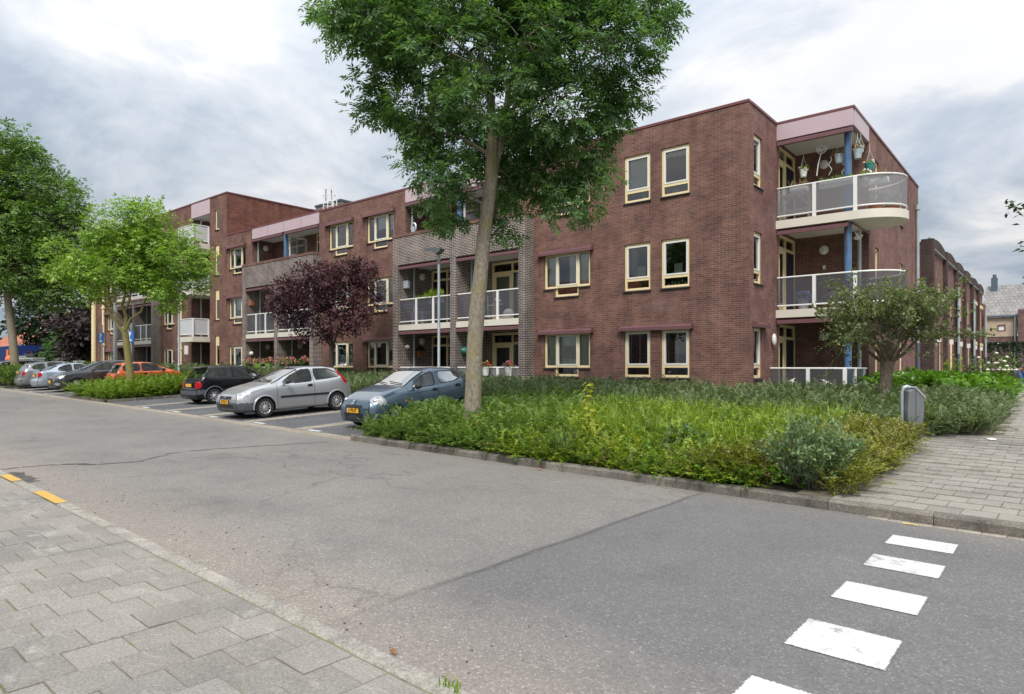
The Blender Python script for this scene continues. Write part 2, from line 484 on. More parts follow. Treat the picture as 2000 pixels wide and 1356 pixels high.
def sheet(name, u0, u1, v0, v1, dz, mat, kind='structure', nu=1, nv=1, parent=None):
    us = np.linspace(u0, u1, nu + 1); vs = np.linspace(v0, v1, nv + 1)
    V = [P(u, v, dz) for v in vs for u in us]
    F = [(j * (nu + 1) + i, j * (nu + 1) + i + 1, (j + 1) * (nu + 1) + i + 1, (j + 1) * (nu + 1) + i) for j in range(nv) for i in range(nu)]
    me = np_mesh(name, np.array(V), np.array(F), mat)
    o = link_mesh(name, me, parent)
    if parent is None: tag(o, kind=kind)
    return o

# --- ground materials
def mat_asphalt():
    a = NT('asphalt')
    co = a.obj()
    sp = a.n('ShaderNodeSeparateXYZ', {0: co})
    grit = a.n('ShaderNodeTexVoronoi', {'Vector': co, 'Scale': 95.0}).outputs['Color']
    gs = a.n('ShaderNodeSeparateColor', {0: grit}).outputs[0]
    grit2 = a.noise(co, 34, 3, 0.8)
    big = a.noise(co, 0.35, 5, 0.6, 0.5)
    mid = a.noise(co, 1.8, 4, 0.65)
    old = a.ramp(big, [(0.3, (0.185, 0.178, 0.168)), (0.7, (0.245, 0.235, 0.220))])
    new = a.ramp(big, [(0.3, (0.145, 0.143, 0.144)), (0.7, (0.180, 0.177, 0.177))])
    # seam where the newer surface starts
    wob = a.math('MULTIPLY', a.math('SUBTRACT', a.noise(co, 1.1, 3), 0.5), 0.10)
    d = a.math('ADD', a.math('ADD', sp.outputs[0], 3.46), wob)
    isnew = a.math('GREATER_THAN', d, 0.0)
    c = a.mix(isnew, old, new)
    ad = a.math('ABSOLUTE', a.math('ADD', d, 0.01))
    tarm = a.n('ShaderNodeMapRange', {'Value': ad, 'From Min': 0.008, 'From Max': 0.045, 'To Min': 0.6, 'To Max': 0.0}).outputs[0]
    c = a.mix(tarm, c, (0.045, 0.046, 0.052, 1))
    # wheel tracks and repairs
    c = a.mix(a.math('MULTIPLY', a.ramp(mid, [(0.5, (0, 0, 0)), (0.75, (1, 1, 1))]), 0.35), c, (0.10, 0.10, 0.10, 1))
    # cracks in the old part: thin, following a distorted cell pattern, only in patches
    dist = a.n('ShaderNodeVectorMath', {0: co, 1: a.n('ShaderNodeVectorMath', {0: a.n('ShaderNodeTexNoise', {'Vector': co, 'Scale': 1.3, 'Detail': 4}).outputs['Color'], 'Scale': 1.3}, operation='SCALE').outputs[0]}, operation='ADD').outputs[0]
    str_ = a.n('ShaderNodeMapping', {'Vector': dist, 'Scale': (0.38, 0.85, 1)}).outputs[0]
    ck = a.n('ShaderNodeTexVoronoi', {'Vector': str_, 'Scale': 0.75}, feature='DISTANCE_TO_EDGE').outputs['Distance']
    crk = a.n('ShaderNodeMapRange', {'Value': ck, 'From Min': 0.004, 'From Max': 0.018, 'To Min': 1.0, 'To Max': 0.0}).outputs[0]
    patch = a.ramp(a.noise(co, 0.28, 3), [(0.46, (0, 0, 0)), (0.60, (1, 1, 1))])
    crk = a.math('MULTIPLY', a.math('MULTIPLY', crk, patch), a.math('SUBTRACT', 1.0, isnew))
    c = a.mix(a.math('MULTIPLY', crk, 0.32), c, (0.05, 0.048, 0.046, 1))
    # sand swept to the near gutter
    v = a.math('ADD', sp.outputs[1], a.math('MULTIPLY', sp.outputs[0], TW))
    vn = a.math('ADD', v, a.math('MULTIPLY', a.math('SUBTRACT', a.noise(co, 0.9, 4, 0.7), 0.5), 1.5))
    sand = a.n('ShaderNodeMapRange', {'Value': vn, 'From Min': 2.3, 'From Max': 3.5, 'To Min': 0.72, 'To Max': 0.0}).outputs[0]
    c = a.mix(sand, c, (0.30, 0.262, 0.228, 1))
    far = a.n('ShaderNodeMapRange', {'Value': vn, 'From Min': 7.3, 'From Max': 8.1, 'To Min': 0.0, 'To Max': 0.45}).outputs[0]
    c = a.mix(far, c, (0.30, 0.265, 0.225, 1))
    # sandy soil in the distance of the old part
    # stone flecks
    fl = a.ramp(gs, [(0.0, (0.76, 0.76, 0.76)), (0.55, (0.98, 0.98, 0.98)), (0.9, (1.04, 1.04, 1.03)), (0.985, (1.6, 1.58, 1.55))])
    c = a.mix(1.0, c, fl, 'MULTIPLY')
    c = a.mix(1.0, c, a.ramp(grit2, [(0.3, (0.86, 0.86, 0.86)), (0.7, (1.12, 1.12, 1.12))]), 'MULTIPLY')
    # a few lime-green lichen spots
    sv = a.n('ShaderNodeTexVoronoi', {'Vector': co, 'Scale': 0.55, 'Randomness': 1.0}).outputs['Distance']
    spot = a.math('LESS_THAN', a.math('ADD', sv, a.math('MULTIPLY', grit2, 0.03)), 0.055)
    c = a.mix(a.math('MULTIPLY', spot, 0.35), c, (0.33, 0.38, 0.12, 1))
    a.base(c); a.rough(0.88); a.p.inputs['Specular IOR Level'].default_value = 0.35
    a.bump(a.math('ADD', gs, a.math('MULTIPLY', crk, -2.0)), 0.55, 0.008)
    MAT['asphalt'] = a.m
mat_asphalt()
def mat_tile(name, dk, lt, rnd='OBJ'):
    a = NT(name)
    co = a.obj() if rnd == 'ISL' else a.n('ShaderNodeNewGeometry').outputs['Position']
    r = a.n('ShaderNodeNewGeometry').outputs['Random Per Island'] if rnd == 'ISL' else a.n('ShaderNodeObjectInfo').outputs['Random']
    f = a.noise(co, 2.2, 5, 0.7)
    g = a.noise(co, 70, 2, 0.7)
    big = a.noise(co, 0.5, 3)
    t = a.math('ADD', a.math('MULTIPLY', r, 0.30), a.math('MULTIPLY', f, 0.75), True)
    c = a.ramp(t, [(0.2, dk), (0.8, lt)])
    # scuffed, whitish worn edges and sweeps
    sc = a.noise(a.n('ShaderNodeMapping', {'Vector': co, 'Scale': (3.0, 5.5, 1)}).outputs[0], 1.0, 6, 0.75, 1.0)
    c = a.mix(a.math('MULTIPLY', a.ramp(sc, [(0.54, (0, 0, 0)), (0.70, (1, 1, 1))]), 0.55), c, (0.46, 0.44, 0.40, 1))
    c = a.mix(a.math('MULTIPLY', a.ramp(big, [(0.42, (1, 1, 1)), (0.6, (0, 0, 0))]), 0.25), c, (0.36, 0.32, 0.27, 1))
    c = a.mix(1.0, c, a.ramp(g, [(0.3, (0.72, 0.72, 0.72)), (0.7, (1.22, 1.22, 1.22))]), 'MULTIPLY')
    a.base(c); a.rough(0.9); a.p.inputs['Specular IOR Level'].default_value = 0.3
    a.bump(g, 0.4, 0.004)
    MAT[name] = a.m
mat_tile('tile_grey', (0.170, 0.164, 0.151), (0.30, 0.288, 0.264))
mat_tile('tile_grey_mass', (0.170, 0.164, 0.151), (0.30, 0.288, 0.264), 'ISL')
mat_tile('tile_path', (0.190, 0.178, 0.160), (0.330, 0.310, 0.280))
mat_tile('tile_path_mass', (0.190, 0.178, 0.160), (0.330, 0.310, 0.280), 'ISL')
mat_tile('tile_band', (0.24, 0.21, 0.165), (0.36, 0.32, 0.26), 'ISL')
def mat_joint():
    a = NT('mossy_joint')
    co = a.obj()
    f = a.noise(co, 5, 5, 0.7)
    a.base(a.ramp(f, [(0.3, (0.085, 0.075, 0.055)), (0.50, (0.20, 0.175, 0.13)), (0.62, (0.14, 0.15, 0.04))])); a.rough(1.0)
    MAT['mossy_joint'] = a.m
mat_joint()
def mat_kerb():
    a = NT('kerb_concrete')
    co = a.n('ShaderNodeNewGeometry').outputs['Position']
    f = a.noise(co, 3.0, 6, 0.75)
    g = a.noise(co, 60, 2, 0.7)
    r = a.n('ShaderNodeObjectInfo').outputs['Random']
    c = a.ramp(a.math('ADD', a.math('MULTIPLY', f, 0.8), a.math('MULTIPLY', r, 0.2)), [(0.35, (0.070, 0.064, 0.054)), (0.65, (0.23, 0.21, 0.178))])
    c = a.mix(1.0, c, a.ramp(g, [(0.3, (0.6, 0.6, 0.6)), (0.7, (1.35, 1.35, 1.35))]), 'MULTIPLY')
    a.base(c); a.rough(0.9); a.bump(g, 0.6, 0.006)
    MAT['kerb_concrete'] = a.m
    b = NT('flat_kerb')
    co = b.n('ShaderNodeNewGeometry').outputs['Position']
    f = b.noise(co, 4.0, 6, 0.8)
    g = b.noise(co, 55, 2, 0.7)
    c = b.ramp(f, [(0.3, (0.20, 0.19, 0.165)), (0.7, (0.42, 0.40, 0.36))])
    c = b.mix(1.0, c, b.ramp(g, [(0.3, (0.65, 0.65, 0.65)), (0.7, (1.3, 1.3, 1.3))]), 'MULTIPLY')
    b.base(c); b.rough(0.9); b.bump(g, 0.6, 0.006)
    MAT['flat_kerb'] = b.m
mat_kerb()
def mat_paint(name, col, wear):
    a = NT(name)
    co = a.n('ShaderNodeNewGeometry').outputs['Position']
    f = a.noise(co, 6, 6, 0.8)
    g = a.noise(co, 60, 2, 0.8)
    big = a.noise(co, 1.3, 2)
    m = a.math('MULTIPLY', .7, a.math('MULTIPLY', a.ramp(a.math('ADD', f, a.math('MULTIPLY', g, 0.25)), [(wear, (0, 0, 0)), (wear + 0.08, (1, 1, 1))]), a.ramp(big, [(0.45, (0, 0, 0)), (0.6, (1, 1, 1))])))
    c = a.mix(m, a.mix(1.0, col, a.ramp(f, [(0.3, (0.88, 0.88, 0.88)), (0.7, (1.04, 1.04, 1.04))]), 'MULTIPLY'), (0.14, 0.14, 0.14, 1))
    ge = a.n('ShaderNodeSeparateXYZ', {0: a.n('ShaderNodeTexCoord').outputs['Generated']})
    ed = lambda o: a.math('MINIMUM', o, a.math('SUBTRACT', 1.0, o))
    d = a.math('MINIMUM', ed(ge.outputs[0]), ed(ge.outputs[1]))
    edge = a.math('LESS_THAN', a.math('ADD', d, a.math('MULTIPLY', a.math('SUBTRACT', g, .5), .07)), .012)
    c = a.mix(edge, c, (.15, .148, .146, 1))
    c = a.mix(1.0, c, a.ramp(g, [(.3, (.86, .86, .86)), (.6, (1.04, 1.04, 1.04))]), 'MULTIPLY')
    a.base(c); a.rough(0.6)
    MAT[name] = a.m
mat_paint('road_paint', (0.62, 0.62, 0.62, 1), 0.66)
mat_paint('yellow_paint', (0.60, 0.37, 0.075, 1), 0.74)
def mat_soil():
    a = NT('soil')
    co = a.obj()
    f = a.noise(co, 3, 6, 0.7)
    a.base(a.ramp(f, [(0.3, (0.018, 0.016, 0.010)), (0.55, (0.040, 0.036, 0.018)), (0.75, (0.045, 0.060, 0.016))])); a.rough(1.0)
    MAT['soil'] = a.m
    b = NT('meadow')
    co = b.obj()
    f = b.noise(co, 0.4, 6, 0.7)
    b.base(b.ramp(f, [(0.3, (0.045, 0.070, 0.020)), (0.7, (0.10, 0.12, 0.045))])); b.rough(1.0)
    MAT['meadow'] = b.m
    p = NT('parking_asphalt')
    co = p.obj()
    g = p.n('ShaderNodeSeparateColor', {0: p.n('ShaderNodeTexVoronoi', {'Vector': co, 'Scale': 90.0}).outputs['Color']}).outputs[0]
    f = p.noise(co, 0.9, 5, 0.65)
    c = p.ramp(f, [(0.3, (0.070, 0.074, 0.080)), (0.7, (0.120, 0.122, 0.128))])
    c = p.mix(1.0, c, p.ramp(g, [(0.0, (0.6, 0.6, 0.6)), (0.6, (1, 1, 1)), (0.96, (1.9, 1.9, 1.9))]), 'MULTIPLY')
    p.base(c); p.rough(0.85); p.bump(g, 0.5, 0.006)
    MAT['parking_asphalt'] = p.m
mat_soil()

# --- the ground itself: one sheet out to the horizon, following the slope near by
def base_ground():
    us = np.concatenate([[-900, -500, -250, -120], np.linspace(-80, 40, 41), [80, 200, 600]])
    vs = np.concatenate([[-500, -100, -30, -8, 0, 4], np.linspace(7.95, 16.45, 8), [22, 35, 60, 120, 300, 900]])
    V = [P(u, v, -0.07) for v in vs for u in us]
    nu = len(us)
    F = [(j * nu + i, j * nu + i + 1, (j + 1) * nu + i + 1, (j + 1) * nu + i) for j in range(len(vs) - 1) for i in range(nu - 1)]
    o = link_mesh('ground', np_mesh('ground', np.array(V), np.array(F), 'meadow'))
    tag(o, kind='structure')
base_ground()
V_NEAR, V_FAR = 2.27, 7.86
sheet('road', -150, 70, V_NEAR, V_FAR + 0.05, 0.0, 'asphalt', nu=88, nv=2)
# parking bays: dark asphalt, framed by bands of beige pavers
sheet('parking_area', -26.2, -10.98, V_FAR + 0.28, 13.6, 0.004, 'parking_asphalt', nu=8, nv=3)
sheet('parking_area', -41.2, -30.3, V_FAR + 0.28, 13.6, 0.004, 'parking_asphalt', nu=8, nv=3)
sheet('parking_area', -60.0, -45.0, V_FAR + 0.28, 13.6, 0.004, 'parking_asphalt', nu=8, nv=3)

def tile_mesh(w, d, h, b=0.006, gap=0.0):
    m = MB()
    x, y = w / 2 - gap, d / 2 - gap
    vs = [(-x, -y, -h), (x, -y, -h), (x, y, -h), (-x, y, -h), (-x, -y, -b), (x, -y, -b), (x, y, -b), (-x, y, -b),
          (-x + b, -y + b, 0), (x - b, -y + b, 0), (x - b, y - b, 0), (-x + b, y - b, 0)]
    fs = [(8, 9, 10, 11)]
    for i in range(4):
        j = (i + 1) % 4
        fs += [(i, j, 4 + j, 4 + i), (4 + i, 4 + j, 8 + j, 8 + i)]
    m.add(vs, fs)
    return m
def paver_band(name, spots, w, d, dz, mat, parent=None):
    """many small pavers as one mesh; spots: (u, v)"""
    t = tile_mesh(w, d, 0.05, 0.005, 0.004)
    tv = np.array(t.v); tf = [f for f in t.f]
    V = []; F = []
    q = np.array([f for f in tf], int)
    for i, (u, v) in enumerate(spots):
        pz = np.array(P(u, v, dz + random.uniform(-0.0015, 0.0015)))
        V.append(tv + pz); F.append(q + i * len(tv))
    o = link_mesh(name, np_mesh(name, np.concatenate(V), np.concatenate(F), mat), parent)
    tag(o, kind='stuff')
    return o
park = setting('parking_markings')
sp = []
for k in range(int((60 - 10.9) / 0.2)):
    for j in range(3):
        sp.append((-10.98 - 0.1 - k * 0.2 - (0.1 if j % 2 else 0), V_FAR + 0.05 + 0.04 + j * 0.1))
paver_band('gutter_pavers', sp, 0.2, 0.1, 0.010, 'tile_band', park)
sp = []
for x in (-13.52, -16.02, -18.52, -21.02, -23.52, -33.7, -36.2, -38.7, -47.5, -50.0):
    for k in range(26):
        for j in range(2): sp.append((x - 0.1 + 0.2 * j, V_FAR + 0.38 + 0.1 + k * 0.2))
paver_band('bay_divider_pavers', sp, 0.2, 0.2, 0.012, 'tile_band', park)
for x in (-12.93, -15.41, -17.90, -20.35, -22.75, -33.9, -36.4, -38.9):
    m = MB(); m.quad(P(x - 0.28, 8.22, 0.010), P(x + 0.22, 8.22, 0.010), P(x + 0.22, 8.34, 0.010), P(x - 0.28, 8.34, 0.010))
    m.build('bay_mark', 'road_paint', park)

# old repairs in the asphalt: a tarred joint across the street and two dark broken patches
def ribbon(name, pts, ws, mat):
    V = []
    for i, (x, y) in enumerate(pts):
        a = Vector(pts[max(i - 1, 0)]); b = Vector(pts[min(i + 1, len(pts) - 1)]); d = (b - a).normalized(); w = ws[i] / 2
        V += [(x - d.y * w, y + d.x * w, float(ZG(x, y)) + .004), (x + d.y * w, y - d.x * w, float(ZG(x, y)) + .004)]
    o = link_mesh(name, np_mesh(name, np.array(V), np.array([(2 * i, 2 * i + 1, 2 * i + 3, 2 * i + 2) for i in range(len(pts) - 1)]), mat)); tag(o, kind='structure')
plain('tar', (0.060, 0.060, 0.062, 1), .7, var=.4, scale=5)
plain('broken_asphalt', (0.095, 0.088, 0.080, 1), .9, var=.5, scale=7)
rj = random.Random(3)
def wander(pts, n, j):
    o = []
    for (a, b) in zip(pts[:-1], pts[1:]):
        for k in range(n): t = k / n; o.append((a[0] + (b[0] - a[0]) * t + rj.uniform(-j, j), a[1] + (b[1] - a[1]) * t + rj.uniform(-j, j)))
    return o + [pts[-1]]
q = wander([(-11.1, 7.7), (-11.44, 6.67), (-11.69, 5.72), (-11.71, 5.05), (-11.09, 4.2), (-11.26, 3.69), (-11.59, 3.4), (-11.69, 3.1), (-11.68, 2.6)], 6, .05)
ribbon('tar_joint', q, [abs(.030 + rj.uniform(-.026, .04)) for _ in q], 'tar')
q = wander([(-11.62, 3.32), (-11.45, 3.5), (-11.2, 3.66)], 5, .03)
ribbon('asphalt_hole', q, [.01] + [.06 + rj.uniform(0, .07) for _ in q[2:]] + [.01], 'tar')
q = wander([(-11.3, 2.66), (-10.75, 2.62), (-10.2, 2.56)], 5, .04)
ribbon('asphalt_hole', q, [.02] + [.12 + rj.uniform(0, .14) for _ in q[2:]] + [.02], 'broken_asphalt')
g_ = np.random.default_rng(5); m = MB()
for k in range(120):
    x = -2.2 - 10 * g_.random() ** 1.3; y = V_NEAR - TW * x + .04 + abs(g_.normal()) * .45; s = g_.uniform(.004, .011); z = float(ZG(x, y)); m.add([(x - s, y - s, z), (x + s, y - s * .6, z), (x, y + s, z), (x, y, z + s)], [(0, 1, 3), (1, 2, 3), (2, 0, 3)])
o = m.build('grit', 'tar', loc=(-6, 2.6, 0)); tag(o, kind='stuff')

# --- crossing blocks (one object each)
for i, (a0, a1) in enumerate([(6.79, 7.18), (5.93, 6.34), (4.96, 5.41), (3.95, 4.45), (2.97, 3.44)]):
    m = MB()
    pts = []
    x0, x1 = -1.245, -0.715
    for (x, y) in ((x0, a0), (x1, a0), (x1, a1), (x0, a1)):
        pts.append((x, y, float(ZG(x, y)) + 0.004))
    m.quad(*pts)
    o = m.build('road_marking', 'road_paint', loc=pts[0])
    wear = ['white crossing block nearest to the far kerb', 'clean white crossing block, second from the far kerb', 'white crossing block with black scuff marks, third from the far kerb',
            'large white crossing block with faint cracks, fourth from the far kerb', 'white crossing block cut off by the bottom of the photo'][i]
    tag(o, wear, 'road marking', 'white blocks of the crossing')

# --- near pavement: 30 x 30 tiles laid in columns across the walk
def tiles(parent_name, cells, mat, mass_mat, dz, w=0.3, d=0.3):
    """cells: (u, v, w, d) sorted nearest first; the first 300 are separate tiles"""
    root = setting(parent_name)
    cache = {}
    solo = cells[:300]; rest = cells[300:]
    for (u, v, tw_, td) in solo:
        key = (round(tw_, 3), round(td, 3))
        if key not in cache: cache[key] = tile_mesh(tw_, td, 0.06, 0.005, 0.0028).mesh('paving_tile', mat)
        x, y, z = P(u, v, dz)
        z += random.gauss(0, 0.0022)
        link_mesh('paving_tile', cache[key], root, (x, y, z), (random.gauss(0, 0.004), SL + random.gauss(0, 0.004), -TW + random.gauss(0, 0.006)))
    if rest:
        V = []; F = []
        base = {}
        n = 0
        for (u, v, tw_, td) in rest:
            key = (round(tw_, 3), round(td, 3))
            if key not in base:
                t = tile_mesh(tw_, td, 0.03, 0.006, 0.0035); base[key] = (np.array(t.v), np.array(t.f))
            tv, tf = base[key]
            q = tv + np.array(P(u, v, dz + random.gauss(0, 0.0015)))
            q[:, 2] += -SL * tv[:, 0]
            V.append(q); F.append(tf + n); n += len(tv)
        o = link_mesh('paving_tiles', np_mesh('paving_tiles', np.concatenate(V), np.concatenate(F), mass_mat), root)
        tag(o, kind='stuff')
    return root
cells = []
VK = V_NEAR - 0.125
for i in range(-110, 14):
    u = i * 0.302 - 0.11
    top = VK
    if i % 2: cells.append((u, VK - 0.0755, 0.3, 0.151)); top = VK - 0.151
    for j in range(11):
        cells.append((u, top - 0.151 - 0.302 * j, 0.3, 0.3))
def vis_key(c):
    x, y, z = P(c[0], c[1])
    d = -x * math.sin(YAW) + y * math.cos(YAW); l = x * math.cos(YAW) + y * math.sin(YAW)
    if d < 1.2: return 900 - d
    px = 1000 + 1291 * l / d; py = 717 + 1291 * (EYE - z) / d
    off = max(0, -px, px - 2000) + max(0, py - 1356)
    return d + off * 0.2
cells.sort(key=vis_key)
sheet('pavement_bed', -40, 6, -4.0, V_NEAR, 0.003, 'mossy_joint', nu=20, nv=3)
tiles('near_pavement', cells, 'tile_grey', 'tile_grey_mass', 0.012)

def kerb_line(name, pts_len, mat, u0, n, v, w, h, top, length=1.0, label=None):
    """n kerbstones side by side along the street"""
    root = setting(name)
    m = MB()
    L = length / 2 - 0.003
    prof = [(-w / 2, -0.12), (-w / 2, h - 0.025), (-w / 2 + 0.02, h), (w / 2, h), (w / 2, -0.12)]
    m.prism_x([(y, z) for y, z in prof], -L, L)
    me = m.mesh('kerbstone', mat)
    for k in range(n):
        u = u0 + length * (k + 0.5)
        x, y, z = P(u, min(v, 7.94), top)
        link_mesh('kerbstone', me, root, (x, y - (min(v, 7.94) - v), z + random.gauss(0, 0.002)), (0, SL, -TW + random.gauss(0, 0.002)))
    return root
kerb_line('far_kerb', None, 'kerb_concrete', -11.0, 23, V_FAR + 0.075, 0.15, 0.115, 0.0)
kerb_line('near_kerb', None, 'flat_kerb', -60.0, 66, V_NEAR - 0.06, 0.12, 0.014, 0.0)
for x0, x1 in ((-11.05, -10.38), (-9.42, -8.46)):
    m = MB()
    m.quad(P(x0, V_NEAR - 0.118, 0.0185), P(x1, V_NEAR - 0.118, 0.0185), P(x1, V_NEAR + 0.0, 0.0185), P(x0, V_NEAR + 0.0, 0.0185))
    o = m.build('kerb_marking', 'yellow_paint', loc=P(x0, V_NEAR))
    tag(o, 'yellow dash on the near kerb ' + ('at the very left edge' if x0 < -10 else 'before the loose dark asphalt patch'), 'road marking', 'yellow dashes on the near kerb')
# brick gutter along the right end of the far kerb
sp = [(-1.6 + 0.1 + 0.2 * k, V_FAR - 0.055 - 0.1 * 0) for k in range(50)]
paver_band('gutter_bricks', sp, 0.2, 0.1, 0.006, 'tile_band', park)

# --- tiled path on the right and between the beds
cells = []
for j in range(0, 130):
    v = V_FAR + 0.15 + 0.151 + 0.302 * j
    for i in range(-8, 26):
        u = -1.85 + 0.302 * i + (0.151 if j % 2 else 0)
        if j < 18 and u < -1.95 and not (13 <= j + 0 <= 18): continue
        if j >= 21 and u < -0.9 - (0.03 * (j - 40) if j > 40 else 0): continue
        cells.append((u, v, 0.3, 0.3))
cells.sort(key=vis_key)
sheet('path_bed', -2.4, 6.2, V_FAR + 0.15, 16.4, 0.103, 'mossy_joint', nu=3, nv=6)
sheet('path_bed', -2.4, 6.2, 16.4, 47.5, 0.088, 'mossy_joint', nu=3, nv=4)
sheet('far_path', -4.3, 6.2, 47.4, 90, 0.094, 'tile_path_mass', nu=2, nv=4)
tiles('footpath', cells, 'tile_path', 'tile_path_mass', 0.114)
# bed soil
sheet('planting_soil', -10.98, -1.86, V_FAR + 0.15, 14.2, 0.085, 'soil', nu=4, nv=5)
sheet('planting_soil', -60, -1.2, 13.62, 18.9, 0.080, 'soil', nu=14, nv=4)
sheet('planting_soil', -7.0, -0.95, 14.45, 33.0, 0.092, 'soil', nu=4, nv=8)
sheet('planting_soil', -7.0, -1.75, 13.62, 14.45, 0.094, 'soil', nu=4, nv=2)
sheet('planting_soil', -30.2, -26.3, V_FAR + 0.3, 13.6, 0.075, 'soil', nu=2, nv=4)
sheet('planting_soil', -44.9, -41.3, V_FAR + 0.3, 13.6, 0.075, 'soil', nu=2, nv=4)
# island kerbs
for (a, b) in ((-30.3, -26.2), (-45.0, -41.2)):
    root = setting('island_kerb')
    m = MB(); m.box(-0.06, 0.06, -0.45, 0.45, -0.1, 0.10)
    me = m.mesh('kerbstone', 'kerb_concrete')
    for u in (a, b):
        for k in range(6):
            x, y, z = P(u, V_FAR + 0.85 + 0.92 * k, 0)
            link_mesh('kerbstone', me, root, (x, y, z), (math.atan(0.042), 0, 0))
    for k in range(4):
        x, y, z = P(a + 0.55 + 0.95 * k + 0.1, V_FAR + 0.36, 0)
        link_mesh('kerbstone', me, root, (x, y, z), (0, SL, R(90)))
root = setting('bed_kerb')
for k in range(6):
    x, y, z = P(-10.98, V_FAR + 0.62 + 0.92 * k, 0)
    link_mesh('kerbstone', me, root, (x, y, z), (math.atan(0.042), 0, 0))
# ------------------------------------------------------------------ the brick apartment building
BLD = thing('apartment_building', 'long dark red brick apartment block with cream window frames and balconies behind the parked cars', 'building', (-20.0, 22.0, 0.6))

def front(y):  return lambda u, d, z: (u, y + d, z)        # wall facing the street; d runs inwards
def side(x):   return lambda u, d, z: (x - d, u, z)        # wall facing the path (+X)
def side_l(x): return lambda u, d, z: (x + d, u, z)
def wall(mb, mp, u0, u1, z0, z1, holes=(), rev=0.11, flip=False):
    us = sorted({u0, u1, *[h[0] for h in holes], *[h[1] for h in holes]})
    zs = sorted({z0, z1, *[h[2] for h in holes], *[h[3] for h in holes]})
    us = [u for u in us if u0 <= u <= u1]; zs = [z for z in zs if z0 <= z <= z1]
    def q(*p):
        p = [mp(*c) for c in p]
        mb.quad(*(p[::-1] if flip else p))
    for i in range(len(us) - 1):
        for j in range(len(zs) - 1):
            cu, cz = (us[i] + us[i + 1]) / 2, (zs[j] + zs[j + 1]) / 2
            if any(h[0] < cu < h[1] and h[2] < cz < h[3] for h in holes): continue
            q((us[i], 0, zs[j]), (us[i + 1], 0, zs[j]), (us[i + 1], 0, zs[j + 1]), (us[i], 0, zs[j + 1]))
    for h in holes:
        a, b, c, d = h[:4]
        r = h[4] if len(h) > 4 else rev
        if r <= 0: continue
        q((a, 0, c), (b, 0, c), (b, r, c), (a, r, c)); q((a, r, d), (b, r, d), (b, 0, d), (a, 0, d))
        q((a, 0, d), (a, 0, c), (a, r, c), (a, r, d)); q((b, 0, c), (b, 0, d), (b, r, d), (b, r, c))

# ---- windows: one set of shared meshes per kind
FD0, FD1 = 0.055, 0.125
def bars(mb, rects, y0=FD0, y1=FD1):
    for a, b, c, d in rects: mb.box(a, b, y0, y1, c, d)
def frame_rects(w, h, t=0.075, x=0.0, z=0.0):
    return [(x, x + w, z, z + t), (x, x + w, z + h - t, z + h), (x, x + t, z + t, z + h - t), (x + w - t, x + w, z + t, z + h - t)]
WK = {}
def window_kind(key, frame, sashes, panes, sills, room, curtain=None):
    m = MB(); bars(m, frame); me_f = m.mesh('window_frame', 'cream_paint')
    sm = []
    for (a, b, c, d) in sashes:
        q = MB(); bars(q, frame_rects(b - a, d - c, 0.048, a, c), FD0 - 0.012, FD1 - 0.006); sm.append(q.mesh('sash', 'white_paint'))
    pm = []
    for (a, b, c, d) in panes:
        q = MB(); q.quad((a, 0.092, c), (b, 0.092, c), (b, 0.092, d), (a, 0.092, d)); pm.append(q.mesh('pane', 'window_glass'))
    lm = []
    for (a, b, z) in sills:
        q = MB(); q.prism_x([(-0.055, z - 0.045), (0.10, z - 0.045), (0.10, z + 0.004), (-0.055, z - 0.022)], a, b); lm.append(q.mesh('sill', 'sill_stone'))
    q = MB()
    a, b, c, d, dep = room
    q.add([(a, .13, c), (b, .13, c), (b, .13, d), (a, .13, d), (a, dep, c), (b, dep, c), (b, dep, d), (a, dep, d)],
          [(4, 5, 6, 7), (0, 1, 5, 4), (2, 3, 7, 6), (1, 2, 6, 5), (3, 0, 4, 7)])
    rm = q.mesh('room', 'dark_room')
    WK[key] = (me_f, sm, pm, lm, rm)
# A: single window, tall pane over a low one
window_kind('A', frame_rects(.93, 1.49) + [(.075, .855, .30, .385)], [(.075, .855, .385, 1.415)], [(.075, .855, .07, .30), (.12, .81, .43, 1.37)], [(-.03, .96, 0.0)], (.0, .93, .0, 1.49, .75))
# B: three lights with a lower light under the middle one (a T shape)
def t_window(w, m0, m1, hb=0.30, h=1.49):
    t = 0.075
    fr = [(0, w, h - t, h), (0, t, hb, h - t), (w - t, w, hb, h - t), (m0 - t / 2, m0 + t / 2, 0, h - t), (m1 - t / 2, m1 + t / 2, 0, h - t),
          (t, m0 - t / 2, hb, hb + t), (m1 + t / 2, w - t, hb, hb + t), (m0 + t / 2, m1 - t / 2, hb, hb + t), (m0 + t / 2, m1 - t / 2, 0, t)]
    sa = [(m0 + t / 2, m1 - t / 2, hb + t, h - t)]
    pa = [(t, m0 - t / 2, hb + t, h - t), (m0 + t / 2 + .045, m1 - t / 2 - .045, hb + t + .045, h - t - .045), (m1 + t / 2, w - t, hb + t, h - t), (m0 + t / 2, m1 - t / 2, t, hb)]
    si = [(-.03, m0 - t / 2 - .004, hb), (m1 + t / 2 + .004, w + .03, hb), (m0 - t / 2 - .03, m1 + t / 2 + .03, 0.0)]
    return fr, sa, pa, si, (0, w, 0, h, .75)
window_kind('B', *t_window(1.91, .50, 1.41))
window_kind('B2', *t_window(1.84, .48, 1.36))
window_kind('D', *t_window(1.62, .45, 1.17))
